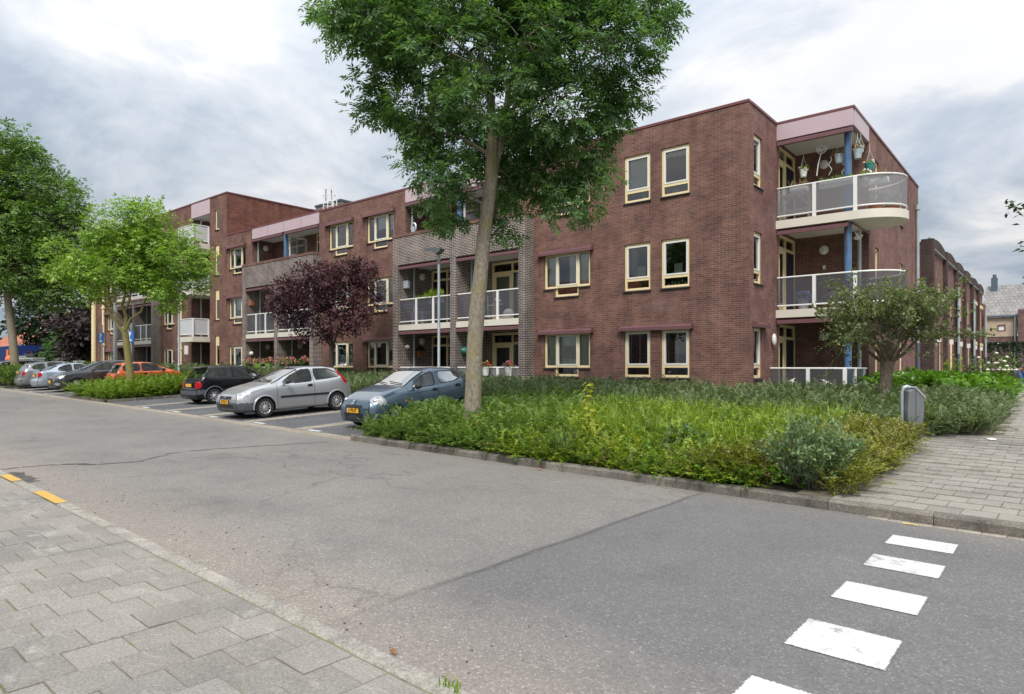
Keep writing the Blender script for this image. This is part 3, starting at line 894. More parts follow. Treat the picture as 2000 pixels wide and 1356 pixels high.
# C: tall narrow window with a panelled head
window_kind('C1', frame_rects(.50, 1.18), [], [(.075, .425, .075, 1.105)], [(-.03, .53, 0.0)], (0, .5, 0, 1.18, .6))
window_kind('C2', frame_rects(.50, 1.76) + [(.075, .425, 1.16, 1.69)], [], [(.075, .425, .075, 1.16)], [(-.03, .53, 0.0)], (0, .5, 0, 1.76, .6))
window_kind('S', frame_rects(.69, 1.49) + [(.075, .615, .30, .385)], [(.075, .615, .385, 1.415)], [(.075, .615, .07, .30), (.12, .57, .43, 1.37)], [(-.03, .76, 0.0)], (.0, .69, .0, 1.49, .75))
window_kind('T', frame_rects(.60, 1.40), [], [(.075, .525, .075, 1.33)], [(-.03, .63, 0.0)], (0, .6, 0, 1.40, .6))

def drape(x0, x1, z0, z1, y=0.2, amp=0.018, fold=0.085, n=None):
    """hanging cloth with soft folds, as a sheet"""
    n = n or max(8, int((x1 - x0) / fold * 6))
    m = MB(); vs = []
    for i in range(n + 1):
        x = x0 + (x1 - x0) * i / n
        yy = y + amp * math.sin(2 * math.pi * (x - x0) / fold) + amp * 0.5 * math.sin(11 * x + 1)
        vs += [(x, yy, z0), (x, yy, z1)]
    m.add(vs, [(2 * i, 2 * i + 2, 2 * i + 3, 2 * i + 1) for i in range(n)])
    return m
def put_window(parent, key, pos, rotz=0.0, awning=False, extras=()):
    me_f, sm, pm, lm, rm = WK[key]
    loc = Vector(pos) - ORG.get(parent, Vector())
    o = link_mesh('window', me_f, parent, loc, (0, 0, rotz))
    for me in sm: link_mesh('sash', me, o)
    for me in pm: link_mesh('pane', me, o)
    for me in lm: link_mesh('sill', me, o)
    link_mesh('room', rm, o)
    for nm, mb, mat in extras: link_mesh(nm, mb.mesh(nm, mat, True), o)
    return o
AW = {}
def put_awning(parent, pos, w, rotz=0.0, arms=True, h=0.15, d=0.15):
    key = (round(w, 2), arms, h)
    if key not in AW:
        m = MB(); m.prism_x([(-d, 0.02), (-d, h * 0.55), (-0.02, h), (0.0, h), (0.0, 0.0), (-d * 0.6, 0.0)], 0, w)
        m.box(-0.012, -0.001, -d - 0.005, 0.0, -0.005, h); m.box(w + 0.001, w + 0.012, -d - 0.005, 0.0, -0.005, h)
        a = MB(); a.tube([(0.03, -0.02, 0.02), (0.02, -0.05, -0.35), (0.03, -0.03, -0.72)], 0.011, 6)
        f = MB(); f.box(0.0, w, -d - 0.02, -d - 0.004, -0.02, 0.018)
        AW[key] = (m.mesh('awning', 'screen_purple'), a.mesh('awning_arm', 'screen_purple'), f.mesh('front_rail', 'screen_purple'))
    me, am, fm = AW[key]
    o = link_mesh('awning', me, parent, Vector(pos) - ORG.get(parent, Vector()), (0, 0, rotz))
    link_mesh('front_rail', fm, o)
    if arms:
        link_mesh('awning_arm', am, o); link_mesh('awning_arm', am, o, (w - 0.06, 0, 0))
    return o

YF = 18.70           # street facade
YB = 18.20           # front of the grey brick bays
YI = 20.00           # back of the loggias
ZR = 9.15            # parapet
FL = (1.30, 4.06, 6.88)      # window bottoms by storey
WH = 1.49

# window plan on the street facade: kind, x of the left edge, storeys
AW_W = {'A': .93, 'B': 1.91, 'B2': 1.84, 'D': 1.62}
plan = []
for x in (-10.85, -9.545): plan += [('A', x, s) for s in range(3)]
plan += [('B', -14.07, s) for s in range(3)]
plan += [('B2', x, s) for x in (-24.04, -26.92) for s in range(3)]
plan += [('B2', -36.58, s) for s in range(3)]
plan += [('D', -45.28, s) for s in range(3)]
plan += [('D', -55.0, s) for s in range(3)]
def holes_for(x0, x1):
    hs = []
    for k, x, s in plan:
        if x0 < x < x1:
            w = AW_W[k]; z = FL[s]
            if k == 'A': hs.append((x, x + w, z, z + WH))
            else:
                m0, m1 = {'B': (.50, 1.41), 'B2': (.48, 1.36), 'D': (.45, 1.17)}[k]
                hs += [(x, x + w, z + .30, z + WH, 0.11), (x + m0 - .0375, x + m1 + .0375, z, z + .30, 0.11)]
    return hs
Z0 = -0.4
def wall_part(name, mat, *args):
    m = MB(); wall(m, *args); return m.build(name, mat, BLD)
narrow = [(-38.26, -37.76, 9.66, 10.84), (-38.26, -37.76, 7.0, 8.76), (-38.26, -37.76, 4.38, 6.14), (-38.26, -37.76, 1.70, 3.46)]
logL = [(-41.28, -38.89, z, z + 2.45, 0.0) for z in (0.9, 3.45, 6.15)] + [(-41.28, -38.89, 8.85, 10.75, 0.0)]
for a_ in ((-14.53, -6.83, Z0, ZR, holes_for(-14.5, -7)), (-27.5, -21.68, Z0, ZR, holes_for(-27.4, -21.7)), (-36.86, -34.18, Z0, ZR, holes_for(-36.8, -34.2)),
           (-45.66, -36.86, Z0, 11.62, narrow + logL + holes_for(-45.6, -40)), (-57.7, -52.1, Z0, 11.62, holes_for(-57, -52)),
           (-21.68, -14.53, 7.0, ZR, [(-21.45, -15.2, 6.0, ZR, 0.0)]), (-34.18, -27.5, 7.0, ZR, [(-34.02, -27.74, 6.0, ZR, 0.0)]), (-52.1, -45.66, 7.0, 11.62, [(-51.9, -45.9, 8.7, 10.9, 0.0)])):
    wall_part('street_wall', 'red_brick', front(YF), *a_)
# side of the higher part above the roof
m = MB(); wall(m, side(-36.86), YF, 31.0, 9.0, 11.62); m.build('gable_wall', 'orange_brick', BLD)
# corner block: return wall, recessed loggia, long side wall
sidew = [(19.11, 19.80, z, z + WH) for z in FL]
wall_part('side_wall', 'side_brick', side(-6.83), YF, 21.1, Z0, ZR, sidew)
slits = [(y, y + .6, z + .05, z + 1.45) for y in (23.95, 28.2) for z in FL]
wall_part('side_wall', 'side_brick', side(-4.65), 23.06, 32.3, Z0, ZR, slits)
m = MB()
wall(m, front(23.06), -6.83, -4.65, Z0, 8.7)
wall(m, side(-6.83), 21.1, 23.06, Z0, 8.7, [(21.28, 23.0, z, z + 2.42, 0.08) for z in (0.55, 3.39, 6.16)])
m.build('loggia_wall', 'red_brick', BLD)
# hidden back and ends, so that the block is closed
m = MB()
m.quad((-4.65, 32.3, Z0), (-57.7, 32.3, Z0), (-57.7, 32.3, ZR), (-4.65, 32.3, ZR))
m.quad((-57.7, 32.3, Z0), (-57.7, YF, Z0), (-57.7, YF, 11.62), (-57.7, 32.3, 11.62))
m.build('rear_wall', 'red_brick', BLD)
m = MB()
m.quad((-36.86, YF + .1, 9.0), (-6.9, YF + .1, 9.0), (-6.9, 32.2, 9.0), (-36.86, 32.2, 9.0))
m.quad((-6.9, 21.2, 9.001), (-4.7, 21.2, 9.001), (-4.7, 32.2, 9.001), (-6.9, 32.2, 9.001))
m.quad((-57.6, YF + .1, 11.45), (-36.96, YF + .1, 11.45), (-36.96, 32.2, 11.45), (-57.6, 32.2, 11.45))
m.build('roof', 'roof_felt', BLD)
# copings
m = MB()
def cop(x0, x1, y0, y1, z): m.box(x0, x1, y0, y1, z, z + 0.075)
cop(-36.84, -6.81, YF - .025, YF + .25, ZR)
cop(-7.05, -6.80, YF + .252, 21.07, ZR)
cop(-6.83, -4.62, 21.075, 21.35, ZR + .003)
cop(-4.90, -4.62, 21.352, 32.3, ZR + .003)
cop(-57.72, -36.83, YF - .03, YF + .25, 11.62)
cop(-37.1, -36.82, YF + .252, 31.0, 11.62)
m.build('coping', 'coping_metal', BLD)
# windows in their openings
CURT = {('B', -14.07, 1): 'net', ('B', -14.07, 0): 'net'}
for k, x, s in plan:
    z = FL[s]; ex = []
    if k in ('B',) and s < 2:
        ex = [('curtain', drape(.09, .46, .38, 1.40, 0.165), 'net_curtain'), ('curtain', drape(.54 if s == 0 else .98, 1.36, .38, 1.42, 0.165), 'net_curtain'), ('curtain', drape(1.45, 1.83, .38, 1.40, 0.165), 'net_curtain')]
    elif k == 'B': ex = [('blind', MB().box(.09, 1.82, .2, .21, .9, 1.42), 'white_blind')]
    elif k == 'B2':
        if s == 0 and x < -26: ex = [('curtain', drape(.09, .43, .38, .93, .2), 'lace_curtain'), ('curtain', drape(.53, 1.31, .38, .93, .2), 'lace_curtain'), ('curtain', drape(1.41, 1.75, .38, .93, .2), 'lace_curtain')]
        elif s == 0: ex = [('curtain', drape(.1, .4, .38, 1.40, .24), 'grey_curtain'), ('curtain', drape(1.42, 1.75, .38, 1.40, .24), 'grey_curtain')]
        elif s == 1: ex = [('blind', MB().box(.52, 1.32, .19, .2, .80, 1.42), 'white_blind'), ('blind', MB().box(1.42, 1.76, .19, .2, .80, 1.42), 'white_blind')]
        elif x > -25: ex = [('blind', MB().box(.52, 1.32, .19, .2, .85, 1.42), 'white_blind'), ('blind', MB().box(1.42, 1.76, .19, .2, .75, 1.42), 'white_blind')]
    elif k == 'D': ex = [('curtain', drape(.1, .4, .38, 1.40, .2), 'net_curtain'), ('curtain', drape(.95, 1.12, .38, 1.40, .2), 'net_curtain')]
    elif k == 'A' and s == 2:
        sc = MB(); n = 24; vs = []
        for i in range(n + 1):
            xx = .08 + .77 * i / n
            vs += [(xx, .17, 1.42), (xx, .17, 1.26 - 0.055 * abs(math.sin(math.pi * i / 6)))]
        sc.add(vs, [(2 * i, 2 * i + 1, 2 * i + 3, 2 * i + 2) for i in range(n)]); ex = [('valance', sc, 'net_curtain')]
        if x < -10: ex.append(('blind', MB().box(.09, .84, .19, .2, .42, 1.40), 'white_blind'))  # added white sheet, stands in for the sky reflection that pales this pane
        if x < -10: ex.append(('pot', MB().lathe([(.02, .10), (.045, .10), (.07, .22), (.05, .22)], (.62, .2, 0), 12), 'pot_white'))
        else: ex.append(('ornament', MB().box(.30, .33, .18, .2, .10, .23).box(.40, .43, .18, .2, .10, .25).box(.47, .50, .18, .2, .10, .22), 'wire_white'))
    elif k == 'A' and s == 1:
        if x < -10: ex = [('curtain', drape(.08, .36, .40, 1.40, .24), 'olive_curtain'), ('curtain', MB().box(.36, .66, .2, .205, .40, .78), 'net_curtain')]
        else:
            ex = [('curtain', drape(.70, .86, .40, 1.42, .24), 'net_curtain'), ('curtain', MB().box(.34, .62, .2, .205, .43, .75), 'net_curtain')]
            st = MB()
            for i, (cx, cz) in enumerate(((.17, .12), (.29, .17), (.39, .14), (.52, .14), (.63, .19), (.74, .14))):
                pts = [(cx + (.05 if j % 2 == 0 else .022) * math.sin(j * math.pi / 5), cz + (.05 if j % 2 == 0 else .022) * math.cos(j * math.pi / 5)) for j in range(10)]
                st.prism_y(pts, .15, .16)
            ex.append(('star', st, 'petal_white'))
    elif k == 'A':
        sl = MB()
        for i in range(20):
            z0_ = .44 + i * .046
            sl.add([(.13, .16, z0_ + .012), (.80, .16, z0_ + .012), (.80, .20, z0_), (.13, .20, z0_)], [(0, 1, 2, 3)])
        ex = [('blind', sl, 'black_plastic'), ('blind_tape', MB().box(.47, .49, .155, .158, .42, 1.38).box(.17, .18, .155, .158, .42, 1.38), 'net_curtain')]
    put_window(BLD, k, (x, YF, z), 0, extras=ex)
for (a, b, z0, z1), k in zip(narrow, ('C1', 'C2', 'C2', 'C2')): put_window(BLD, k, (a, YF, z0))
for z in FL:
    put_window(BLD, 'S', (-6.83, 19.11, z), R(90), extras=[('curtain', drape(.08, .35, .40, 1.40, .22), 'net_curtain')])
for y in (23.95, 28.2):
    for z in FL: put_window(BLD, 'T', (-4.65, y, z + .05), R(90))
# sunscreens over windows
for x, w, ss in ((-14.30, 2.28, (0, 1, 2)), (-24.3, 2.2, (0, 2)), (-27.2, 2.2, (2,)), (-36.85, 2.2, (1, 2)), (-45.6, 2.1, (1,)), (-55.3, 2.1, (0, 1))):
    for s in ss: put_awning(BLD, (x, YF, FL[s] + WH - 0.02), w)
put_awning(BLD, (-11.0, YF, FL[0] + WH - .01), 2.5)
put_awning(BLD, (-6.83, 19.0, FL[0] + WH - .01), 1.0, R(90))

# ---- the grey brick bays with loggias
def door_set(parent, mp, u0, u1, z0, h, leaf, leaf_mat_, curtain=None, rot=0.0):
    """cream frame with a door leaf and a fixed light; leaf: (from, to) as fractions"""
    t = 0.085
    tr = z0 + h - 0.42
    w = u1 - u0
    m = MB()
    def bx(a, b, c, d, y0=0.02, y1=0.10):
        p = [mp(a, y0, c), mp(b, y0, c), mp(b, y1, c), mp(a, y1, c), mp(a, y0, d), mp(b, y0, d), mp(b, y1, d), mp(a, y1, d)]
        m.add(p, [(0, 3, 2, 1), (4, 5, 6, 7), (0, 1, 5, 4), (1, 2, 6, 5), (2, 3, 7, 6), (3, 0, 4, 7)])
    us = [u0 + f * w for f in leaf]
    for a in (u0, *us, u1 - t): bx(a, a + t, z0, z0 + h)
    edges = [u0, *us, u1 - t]
    for a, b in zip(edges[:-1], edges[1:]):
        bx(a + t, b, z0 + h - t, z0 + h); bx(a + t, b, tr - t / 2, tr + t / 2)
    o = m.build('balcony_door', 'cream_paint', parent)
    for i, (a, b) in enumerate(zip(edges[:-1], edges[1:])):
        g = MB(); g.quad(mp(a + t, .06, tr + t / 2), mp(b, .06, tr + t / 2), mp(b, .06, z0 + h - t), mp(a + t, .06, z0 + h - t)); g.build('pane', 'window_glass', o)
        if i == 0 and leaf_mat_:
            s0 = MB(); m_ = s0
            a2, b2 = a + t, b
            for (p, q, c, d) in ((a2, a2 + .12, z0, tr - t / 2), (b2 - .12, b2, z0, tr - t / 2), (a2 + .12, b2 - .12, z0, z0 + .25), (a2 + .12, b2 - .12, tr - t / 2 - .12, tr - t / 2)):
                pp = [mp(p, .03, c), mp(q, .03, c), mp(q, .08, c), mp(p, .08, c), mp(p, .03, d), mp(q, .03, d), mp(q, .08, d), mp(p, .08, d)]
                s0.add(pp, [(0, 3, 2, 1), (4, 5, 6, 7), (0, 1, 5, 4), (1, 2, 6, 5), (2, 3, 7, 6), (3, 0, 4, 7)])
            s0.build('door_leaf', leaf_mat_, o)
            g = MB(); g.quad(mp(a2 + .12, .055, z0 + .25), mp(b2 - .12, .055, z0 + .25), mp(b2 - .12, .055, tr - t / 2 - .12), mp(a2 + .12, .055, tr - t / 2 - .12)); g.build('pane', 'window_glass', o)
        else:
            g = MB(); g.quad(mp(a + t, .06, z0 + .02), mp(b, .06, z0 + .02), mp(b, .06, tr - t / 2), mp(a + t, .06, tr - t / 2)); g.build('pane', 'window_glass', o)
    if curtain:
        for (fa, fb, cm) in curtain:
            c = MB(); n = 60; vs = []
            for i in range(n + 1):
                u = u0 + t + (w - 2 * t) * (fa + (fb - fa) * i / n)
                d = .2 + .03 * math.sin(i * 1.1)
                vs += [mp(u, d, z0 + .05), mp(u, d, tr)]
            c.add(vs, [(2 * i, 2 * i + 2, 2 * i + 3, 2 * i + 1) for i in range(n)])
            c.build('curtain', cm, o, True)
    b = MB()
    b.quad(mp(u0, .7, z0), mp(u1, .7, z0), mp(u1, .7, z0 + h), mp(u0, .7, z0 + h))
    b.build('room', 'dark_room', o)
    return o

def railing(parent, path, z0, z1, posts, panel_mat, closed_ends=True, name='railing', bottom=True, pw=0.05):
    """path: list of (x, y); posts: indices into path; panels between consecutive path points"""
    m = MB()
    m.tube([(x, y, z1) for x, y in path], 0.028, 8)
    if bottom: m.tube([(x, y, z0) for x, y in path], 0.024, 8)
    o = m.build(name, 'white_metal', parent, True)
    for i in posts:
        x, y = path[i]
        p = MB(); p.box(x - pw, x + pw, y - 0.03, y + 0.03, z0 - 0.14, z1 - 0.01); p.build('post', 'white_metal', o)
    groups = []
    pi = sorted(set([0] + list(posts) + [len(path) - 1]))
    for a, b in zip(pi[:-1], pi[1:]):
        q = MB()
        for i in range(a, b):
            (xa, ya), (xb, yb) = path[i], path[i + 1]
            q.quad((xa, ya, z0 + .02), (xb, yb, z0 + .02), (xb, yb, z1 - .03), (xa, ya, z1 - .03))
        q.build('panel', panel_mat, o, len(path) > 8)
    return o

def lamp_globe(parent, c, r=0.14, axis='x'):
    m = MB(); m.ball(c, r if axis != 'x' else r * .55, r if axis != 'y' else r * .55, r, 14, 8); m.build('wall_lamp', 'lamp_globe', parent, 'all')

def grey_bay(xl, xm, xr, top_open, wall_t=0.31, with_top=True, zt=7.14):
    """projecting grey brick bay: outer fins, middle fin, parapet beam, two loggias on two storeys"""
    m = MB()
    # fins run back to the loggia wall
    for x, t in ((xl, .35), (xm, .30), (xr - .31, .31)):
        m.box(x, x + t, YB, YI, Z0, 5.86)
    m.box(xl, xr, YB, YB + .30, 5.86, zt - .12)
    m.box(xl, xl + .02 + .3, YB + .302, YF, 5.86, zt - .12); m.box(xr - .31, xr, YB + .302, YF, 5.86, zt - .12)
    wall(m, front(YI), xl + .35, xm, Z0, 5.9, [(xl + .45, xl + 2.6, z, z + 2.42, 0.08) for z in (.55, 3.38)])
    wall(m, front(YI), xm + .3, xr - .31, Z0, 5.9, [(xm + .58, xr - .35, z, z + 2.42, 0.08) for z in (.55, 3.38)])
    m.build('grey_bay', 'grey_brick', BLD)
    c = MB(); c.box(xl - .02, xr + .02, YB - .025, YB + .33, zt - .118, zt); c.build('parapet_course', 'red_brick', BLD)
    for a, b in ((xl + .35, xm), (xm + .3, xr - .31)):
        s = MB(); s.box(a + .003, b - .003, YB + .02, YI, 3.14, 3.37); s.build('balcony_slab', 'slab_white', BLD)
        s = MB(); s.box(a + .003, b - .003, YB + .305, YI, 5.88, 6.1); s.build('balcony_floor', 'ceiling_white', BLD)
        s = MB(); s.box(a + .003, b - .003, YB + .05, YI, .38, .55); s.build('terrace_floor', 'slab_white', BLD)
    for a, b in ((xl + .35, xm), (xm + .3, xr - .31)):
        for z in (2.99, 5.70): put_awning(BLD, (a + .03, YB + .16, z), b - a - .06, 0, False)
        n = 3
        xs = [a + .03 + (b - a - .06) * i / n for i in range(n + 1)]
        railing(BLD, [(x, YB + .09) for x in xs], 3.50, 4.42, [1, 2], 'smoked_panel')
        railing(BLD, [(x, YB + .09) for x in xs], 0.75, 1.60, [1, 2], 'milky_panel', name='terrace_screen')
        p = MB(); p.tube([(a + .09, YB + .80, .5), (a + .09, YB + .80, 3.14)], .05, 10); p.tube([(a + .09, YB + .80, 3.37), (a + .09, YB + .80, 5.88)], .05, 10); p.build('drainpipe', 'zinc', BLD, True)
        for z in (2.72, 5.5): lamp_globe(BLD, (a + .10, YB + 1.25, z), .15)
    if with_top:
        a, b = top_open
        f = MB(); f.box(a, b, YF - .012, YF + .06, 8.60, ZR - .002)
        for k in (1, 2): pass
        f.build('fascia_panel', 'pink_panel', BLD)
        j = MB()
        for k in (1, 2, 3): j.box(a + (b - a) * k / 4 - .006, a + (b - a) * k / 4 + .006, YF - .0145, YF - .011, 8.61, ZR - .01)
        j.build('panel_joint', 'screen_purple', BLD)
        mid = (a + b) / 2 - .05
        put_awning(BLD, (a + .02, YF + .1, 8.45), mid - a - .1, 0, False); put_awning(BLD, (mid + .15, YF + .1, 8.45), b - mid - .2, 0, False)
        w = MB()
        wall(w, front(YI), a, b, 6.0, 8.75, [(a + 1.3, a + 3.0, 6.16, 8.55, .08), (mid + 1.0, mid + 2.9, 6.16, 8.55, .08)])
        w.quad((a, YF, 6.0), (a, YI, 6.0), (a, YI, 8.75), (a, YF, 8.75)); w.quad((b, YI, 6.0), (b, YF, 6.0), (b, YF, 8.75), (b, YI, 8.75))
        w.build('loggia_wall', 'red_brick', BLD)
        c = MB(); c.box(a, b, YF + .02, YI, 8.59, 8.75); c.box(a, b, YB + .31, YI, 6.101, 6.12); c.build('loggia_ceiling', 'ceiling_white', BLD)
        door_set(BLD, front(YI), a + 1.3, a + 3.0, 6.16, 2.39, (.52,), 'door_blue'); door_set(BLD, front(YI), mid + 1.0, mid + 2.9, 6.16, 2.39, (.52,), 'door_blue')
        k = MB(); k.tube([(mid, YF + .14, 6.1), (mid, YF + .14, 8.6)], .10, 14); k.build('column', 'blue_paint', BLD, True)
        d = MB()
        for (y0, y1, z0, z1) in ((YF + .26, YF + .32, 6.1, 8.4), (YI - .06, YI, 6.1, 8.4), (YF + .32, YI - .06, 8.33, 8.4), (YF + .32, YI - .06, 7.25, 7.31)): d.box(mid + .1, mid + .15, y0, y1, z0, z1)
        o = d.build('divider_screen', 'white_metal', BLD)
        g = MB(); g.quad((mid + .125, YF + .3, 6.15), (mid + .125, YI, 6.15), (mid + .125, YI, 8.36), (mid + .125, YF + .3, 8.36)); g.build('panel', 'milky_panel', o)
        p = MB(); p.tube([(a + .12, YF + .28, 6.1), (a + .12, YF + .28, 8.6)], .05, 10); p.build('drainpipe', 'zinc', BLD, True)
        lamp_globe(BLD, (a + .08, YF + .75, 8.2), .16)
grey_bay(-21.68, -18.27, -14.53, (-21.45, -15.2))
grey_bay(-34.18, -30.98, -27.5, (-34.02, -27.74))
grey_bay(-52.1, -49.06, -45.66, None, with_top=False, zt=6.2)
# upper floors of the far bay: a white balcony over the grey piers
m = MB(); m.box(-52.1, -45.66, YB, YI, 6.22, 6.45); m.build('balcony_slab', 'slab_white', BLD)
railing(BLD, [(-52.0 + 1.26 * i, YB + .09) for i in range(6)], 6.6, 7.5, [1, 2, 3, 4], 'milky_panel')
# doors in the loggias of the two nearer bays
for z in (.55, 3.38):
    for xl, xm, xr in ((-21.68, -18.27, -14.53), (-34.18, -30.98, -27.5), (-52.1, -49.06, -45.66)):
        door_set(BLD, front(YI), xl + .45, xl + 2.6, z, 2.42, (.42,), 'door_blue', [(.6, 1.0, 'olive_curtain')] if xl > -22 else None)
        door_set(BLD, front(YI), xm + .58, xr - .35, z, 2.42, (.36,), 'cream_paint', [(.0, .42, 'olive_curtain' if z > 2 else 'grey_curtain'), (.5, 1.0, 'grey_curtain')] if xl > -22 else None)

# ---- left block: projecting white balconies and their recesses
m = MB()
w = MB()
for z0, z1 in ((Z0, 11.0),):
    w.quad((-41.28, YI, Z0), (-38.89, YI, Z0), (-38.89, YI, 10.8), (-41.28, YI, 10.8))
    w.quad((-41.28, YF, Z0), (-41.28, YI, Z0), (-41.28, YI, 10.8), (-41.28, YF, 10.8))
    w.quad((-38.89, YI, Z0), (-38.89, YF, Z0), (-38.89, YF, 10.8), (-38.89, YI, 10.8))
w.build('loggia_wall', 'red_brick', BLD)
f = MB(); f.box(-41.28, -38.89, YF - .012, YF + .06, 10.75, 11.60); f.build('fascia_panel', 'pink_panel', BLD)
for z in (3.10, 5.86, 8.60):
    s = MB(); s.box(-40.9, -38.91, YF - 1.0, YF - .004, z, z + .30); s.build('balcony_slab', 'slab_white', BLD)
    c = MB(); c.box(-41.27, -38.90, YF - .003, YI, z + .02, z + .28); c.build('loggia_floor', 'ceiling_white', BLD)
    railing(BLD, [(-40.86, YF - .06), (-40.86, YF - .95), (-39.9, YF - .95), (-38.97, YF - .95), (-38.97, YF - .5), (-38.97, YF - .04)], z + .44, z + 1.35, [1, 3, 5], 'white_panel')
    lamp_globe(BLD, (-40.55, YI - .1, z - .42), .17, 'y')
    lamp_globe(BLD, (-40.55, YI - .1, 10.3), .17, 'y') if z > 8 else None
c = MB(); c.box(-41.27, -38.90, YF + .07, YI, 10.74, 10.8)
c.build('loggia_ceiling', 'ceiling_white', BLD)
p = MB()
for z in (.6, 3.42, 6.18, 8.92): p.tube([(-40.75, YF + .35, z), (-40.75, YF + .35, z + (1.83 if z > 8 else 2.45))], .05, 8)
p.build('drainpipe', 'zinc', BLD, True)
for z in (.9, 3.45, 6.2, 8.95):
    d = MB(); d.box(-38.98, -38.90, YI - 1.2, YI - 1.1, z, z + 2.2); d.box(-38.98, -38.9, YI - .2, YI - .1, z, z + 2.2); d.box(-38.98, -38.9, YI - 1.1, YI - .2, z + 2.1, z + 2.2); d.build('door_frame', 'cream_paint', BLD)
# narrow panelled strip beside the balconies and the pipes of the far end
for z0, z1 in ((1.7, 3.5), (4.4, 6.15)):
    d = MB(); d.box(-43.05, -42.62, YF - .02, YF + .05, z0, z1); d.box(-43.12, -42.55, YF - .05, YF + .03, z0 + 1.0, z0 + 1.08); d.build('panel_strip', 'cream_paint', BLD)
d = MB(); d.box(-42.2, -41.7, YF - .03, YF - .002, 2.4, 2.95); d.build('notice_board', 'white_paint', BLD)
p = MB()
p.tube([(-57.3, YF - .15, .2), (-57.3, YF - .15, 11.4)], .18, 14); p.build('corner_column', 'cream_paint', BLD, True)
p = MB()
p.tube([(-55.45, YF - .12, .2), (-55.45, YF - .12, 11.4)], .10, 10)
for z in (3.2, 6.0, 8.8): p.tube([(-55.45, YF - .12, z), (-55.45, YF - .12, z + .12)], .16, 10)
p.build('drainpipe', 'cream_paint', BLD, True)
p = MB()
p.box(-52.35, -52.1, YB - .03, YF, .4, 6.2); p.build('downpipe_casing', 'zinc', BLD)

# ---- roof furniture
m = MB(); m.box(-34.5, -32.0, 23.0, 26.5, 9.0, 11.22); o = m.build('stair_tower', 'grey_brick', BLD)
m = MB(); m.box(-34.55, -31.95, 22.95, 26.55, 11.221, 11.32); m.build('tower_coping', 'dark_zinc', o)
m = MB()
lx, ly = -32.2, 22.72
for x in (lx - .22, lx + .22): m.tube([(x, ly, 9.6), (x, ly, 11.5)], .03, 6)
for k in range(6): m.tube([(lx - .22, ly, 9.8 + .28 * k), (lx + .22, ly, 9.8 + .28 * k)], .02, 6)
for z in (10.4, 10.9, 11.4):
    m.tube([(lx + .42 * math.sin(t) * -1, ly - .05 - .62 * (0.5 + .5 * math.cos(t)), z) for t in np.linspace(-math.pi, math.pi, 17)], .02, 6)
for t in (-1.5, -.6, .3, 1.2): m.tube([(lx - .42 * math.sin(t), ly - .05 - .62 * (0.5 + .5 * math.cos(t)), 10.2) , (lx - .42 * math.sin(t), ly - .05 - .62 * (.5 + .5 * math.cos(t)), 11.42)], .024, 6)
m.build('roof_ladder', 'white_metal', BLD)
m = MB(); m.tube([(-33.3, 22.9, 11.4), (-33.3, 22.9, 12.1)], .03, 6); m.tube([(-32.75, 22.9, 11.4), (-32.75, 22.9, 11.95)], .03, 6); m.build('mast', 'dark_zinc', BLD)
m = MB(); m.box(-39.6, -38.3, 25.2, 26.4, 11.4, 12.12); m.tube([(-39.9, 25.8, 11.5), (-39.9, 25.8, 12.2)], .16, 10); m.ball((-39.9, 25.8, 12.28), .45, .45, .18); m.build('roof_vent', 'dark_zinc', BLD)

# ---- corner loggia stack on the right
slab = [(-6.83, 21.02), (-4.65, 21.02)] + [(-4.65 + 1.24 * math.sin(t), 22.05 - 1.03 * math.cos(t)) for t in np.linspace(0.12, math.pi, 22)] + [(-4.652, 23.06), (-6.83, 23.06)]
for z0, z1 in ((3.14, 3.38), (5.90, 6.15)):
    m = MB(); m.prism(slab, z0, z1); m.build('balcony_slab', 'slab_white', BLD)
    arc = [(-6.80, 21.07), (-5.72, 21.07), (-4.60, 21.07)] + [(-4.60 + 1.14 * math.sin(t), 22.05 - .98 * math.cos(t)) for t in np.linspace(0.15, 2.9, 18)] + [(-4.63, 23.0)]
    railing(BLD, arc, z1 + .13, z1 + 1.0, [1, 2], 'smoked_panel' if z0 < 4 else 'milky_panel')
    put_awning(BLD, (-6.80, 21.20, z0 - .165), 2.0, 0, True, .16)
m = MB(); m.box(-6.83, -4.65, 21.085, 23.06, .38, .55); m.build('terrace_floor', 'slab_white', BLD)
f = MB(); f.box(-6.828, -4.66, 21.085, 21.16, 8.66, ZR); f.box(-4.735, -4.64, 21.162, 23.055, 8.66, ZR); f.build('fascia_panel', 'pink_panel', BLD)
c = MB(); c.box(-6.82, -4.74, 21.165, 23.05, 8.67, 8.9); c.build('loggia_ceiling', 'ceiling_white', BLD)
put_awning(BLD, (-6.80, 21.20, 8.50), 2.1, 0, True, .16)
for p0, p1 in (((-4.72, 21.3, 8.62), (-4.72, 23.0, 8.62)), ((-4.72, 21.3, 5.85), (-4.55, 22.6, 5.72))):
    m = MB(); m.tube([p0, p1], .03, 6); m.build('screen_rail', 'screen_purple', BLD)
m = MB()
for a, b in ((.5, 3.14), (3.38, 5.90), (6.15, 8.68)): m.tube([(-4.86, 21.36, a), (-4.86, 21.36, b)], .105, 16)
m.build('column', 'blue_paint', BLD, True)
m = MB()
for a, b in ((.5, 3.14), (3.38, 5.90)): m.tube([(-4.86, 22.78, a), (-4.86, 22.78, b)], .06, 10)
m.build('drainpipe', 'zinc', BLD, True)
for z in (.55, 3.39, 6.16):
    door_set(BLD, side(-6.83), 21.28, 23.0, z, 2.42, (.42,), 'cream_paint')
    d = MB(); d.box(-6.90, -6.86, 22.15, 22.9, z + .02, z + 1.95); d.build('door_leaf', 'door_blue', BLD)
for z in (2.62, 5.42, 8.2): lamp_globe(BLD, (-5.95, 23.0, z), .15, 'y')
m = MB(); m.ball((-6.75, 20.62, 2.45), .07, .1, .19); m.build('wall_lamp', 'lamp_globe', BLD, 'all')
